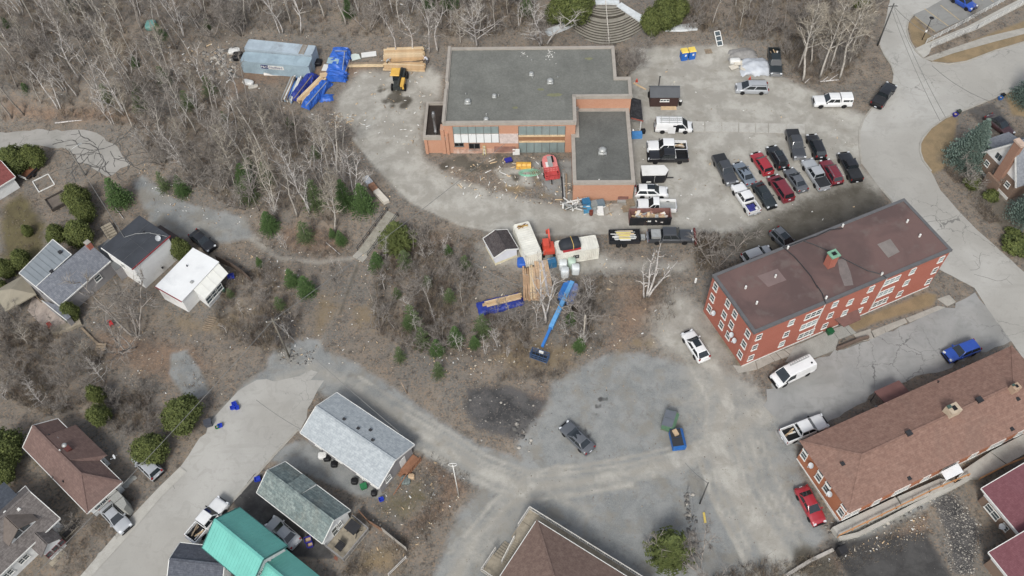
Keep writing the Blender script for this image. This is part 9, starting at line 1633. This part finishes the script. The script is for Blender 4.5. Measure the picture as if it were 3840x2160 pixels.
def litter(name, label, specs, mats, seed):
 rs = np.random.RandomState(seed); Vs = []; Fs = []; Ms = []; nv = 0
 for poly, n, sz in specs:
  P = np.array([g2(D(*p)) for p in poly]); lo, hi = P.min(0), P.max(0); c = np.zeros((0, 2))
  while len(c) < n: q = rs.uniform(lo, hi, (n*3, 2)); c = np.vstack([c, q[poly_sd(q[:, 0], q[:, 1], P) > 0]])
  c = c[:n]; z = hgt(c[:, 0], c[:, 1]); a = rs.uniform(0, 6.28, n); l = rs.uniform(*sz, n)*rs.choice([1, 1, 1, 2.5], n); w = rs.uniform(.05, .16, n); dx = np.stack([np.cos(a), np.sin(a)], -1); dy = np.stack([-np.sin(a), np.cos(a)], -1); V = []
  for sx, sy, zz in ((-1,-1,.02),(1,-1,.05),(1,1,.05),(-1,1,.02),(-.9,-.9,.09),(.9,-.9,.12),(.9,.9,.12),(-.9,.9,.09)): xy = c + dx*(sx*l/2)[:, None] + dy*(sy*w/2)[:, None]; V.append(np.column_stack([xy, z + zz]))
  V = np.stack(V, 1); fc = np.array([(4,5,6,7),(0,1,5,4),(1,2,6,5),(2,3,7,6),(3,0,4,7)]); F = fc[None] + (nv + np.arange(n)*8)[:, None, None]; Vs.append(V.reshape(-1, 3)); Fs.append(F.reshape(-1, 4)); Ms.append(np.repeat(rs.randint(0, len(mats), n), 5)); nv += n*8
 o = link(name, np_mesh(name, np.vstack(Vs), np.vstack(Fs), mats, fm=np.concatenate(Ms))); tag(o, label, 'litter', kind='stuff')
litter('scattered_litter', 'scraps of wood, paper and plastic scattered over the ground', [([(1070,380),(1440,400),(1430,520),(1150,490)], 130, (.15, .5)), ([(880,180),(1100,170),(1060,400),(900,330)], 70, (.15, .5)), ([(420,100),(620,90),(620,220),(460,210)], 90, (.15, .5)), ([(0,0),(1130,0),(1000,600),(300,320),(0,320)], 150, (.08, .28)), ([(560,600),(1000,640),(950,930),(560,880)], 190, (.06, .18)), ([(1000,880),(1500,860),(1480,900),(1100,960)], 90, (.06, .18)), ([(1190,600),(1700,640),(1700,900),(1200,830)], 80, (.08, .28)), ([(150,800),(560,850),(560,1000),(250,1000)], 70, (.06, .2)), ([(980,1100),(1190,1200),(1050,1400),(900,1440)], 100, (.06, .2)), ([(1640,100),(2150,300),(2150,560),(1600,560)], 60, (.08, .25)), ([(1410,480),(1560,470),(1580,540),(1420,545)], 80, (.15, .6)), ([(330,400),(680,520),(650,580),(400,540)], 80, (.08, .25)), ([(2000,1440),(2330,1290),(2340,1350)], 60, (.08, .2)), ([(820,280),(900,290),(880,330),(830,330)], 60, (.15, .6))], [M_white, M_wood, M('litter_cream', (214,202,180), .9, .1), M_wood2], 8)
for i, (c, r, p0, p1, lb) in enumerate(((0,0,(560,1245),(830,1215),'fallen pale trunk by the cul-de-sac verge'), (1,0,(410,150),(560,115),'fallen tan trunk in the top wood'), (3,0,(520,830),(710,810),'fallen pale log below the tan grove'), (0,1,(1165,650),(1245,755),'thin pale fallen branch behind the tall white house'), (1,1,(710,1000),(850,1120),'fallen white branch above the footpath'), (3,0,(370,840),(425,790),'first thin pole leaning at the foot of the tan grove'), (3,0,(540,830),(600,780),'second thin pole at the foot of the tan grove'), (3,0,(620,810),(705,755),'third thin pole at the foot of the tan grove'))):
 a, b = gp(T(c, r, *p0)), gp(T(c, r, *p1)); o = MB().tube([(0, 0, .15), ((b-a).x*.5, (b-a).y*.5, .2 + (b-a).z*.5), ((b-a).x, (b-a).y, .15 + (b-a).z)], [.13 if i < 3 else .07, .1 if i < 3 else .05, .05], 6).build('fallen_log', M_bk_birch if i != 1 else M_bk_asp); o.location = a; tag(o, lb, 'log')
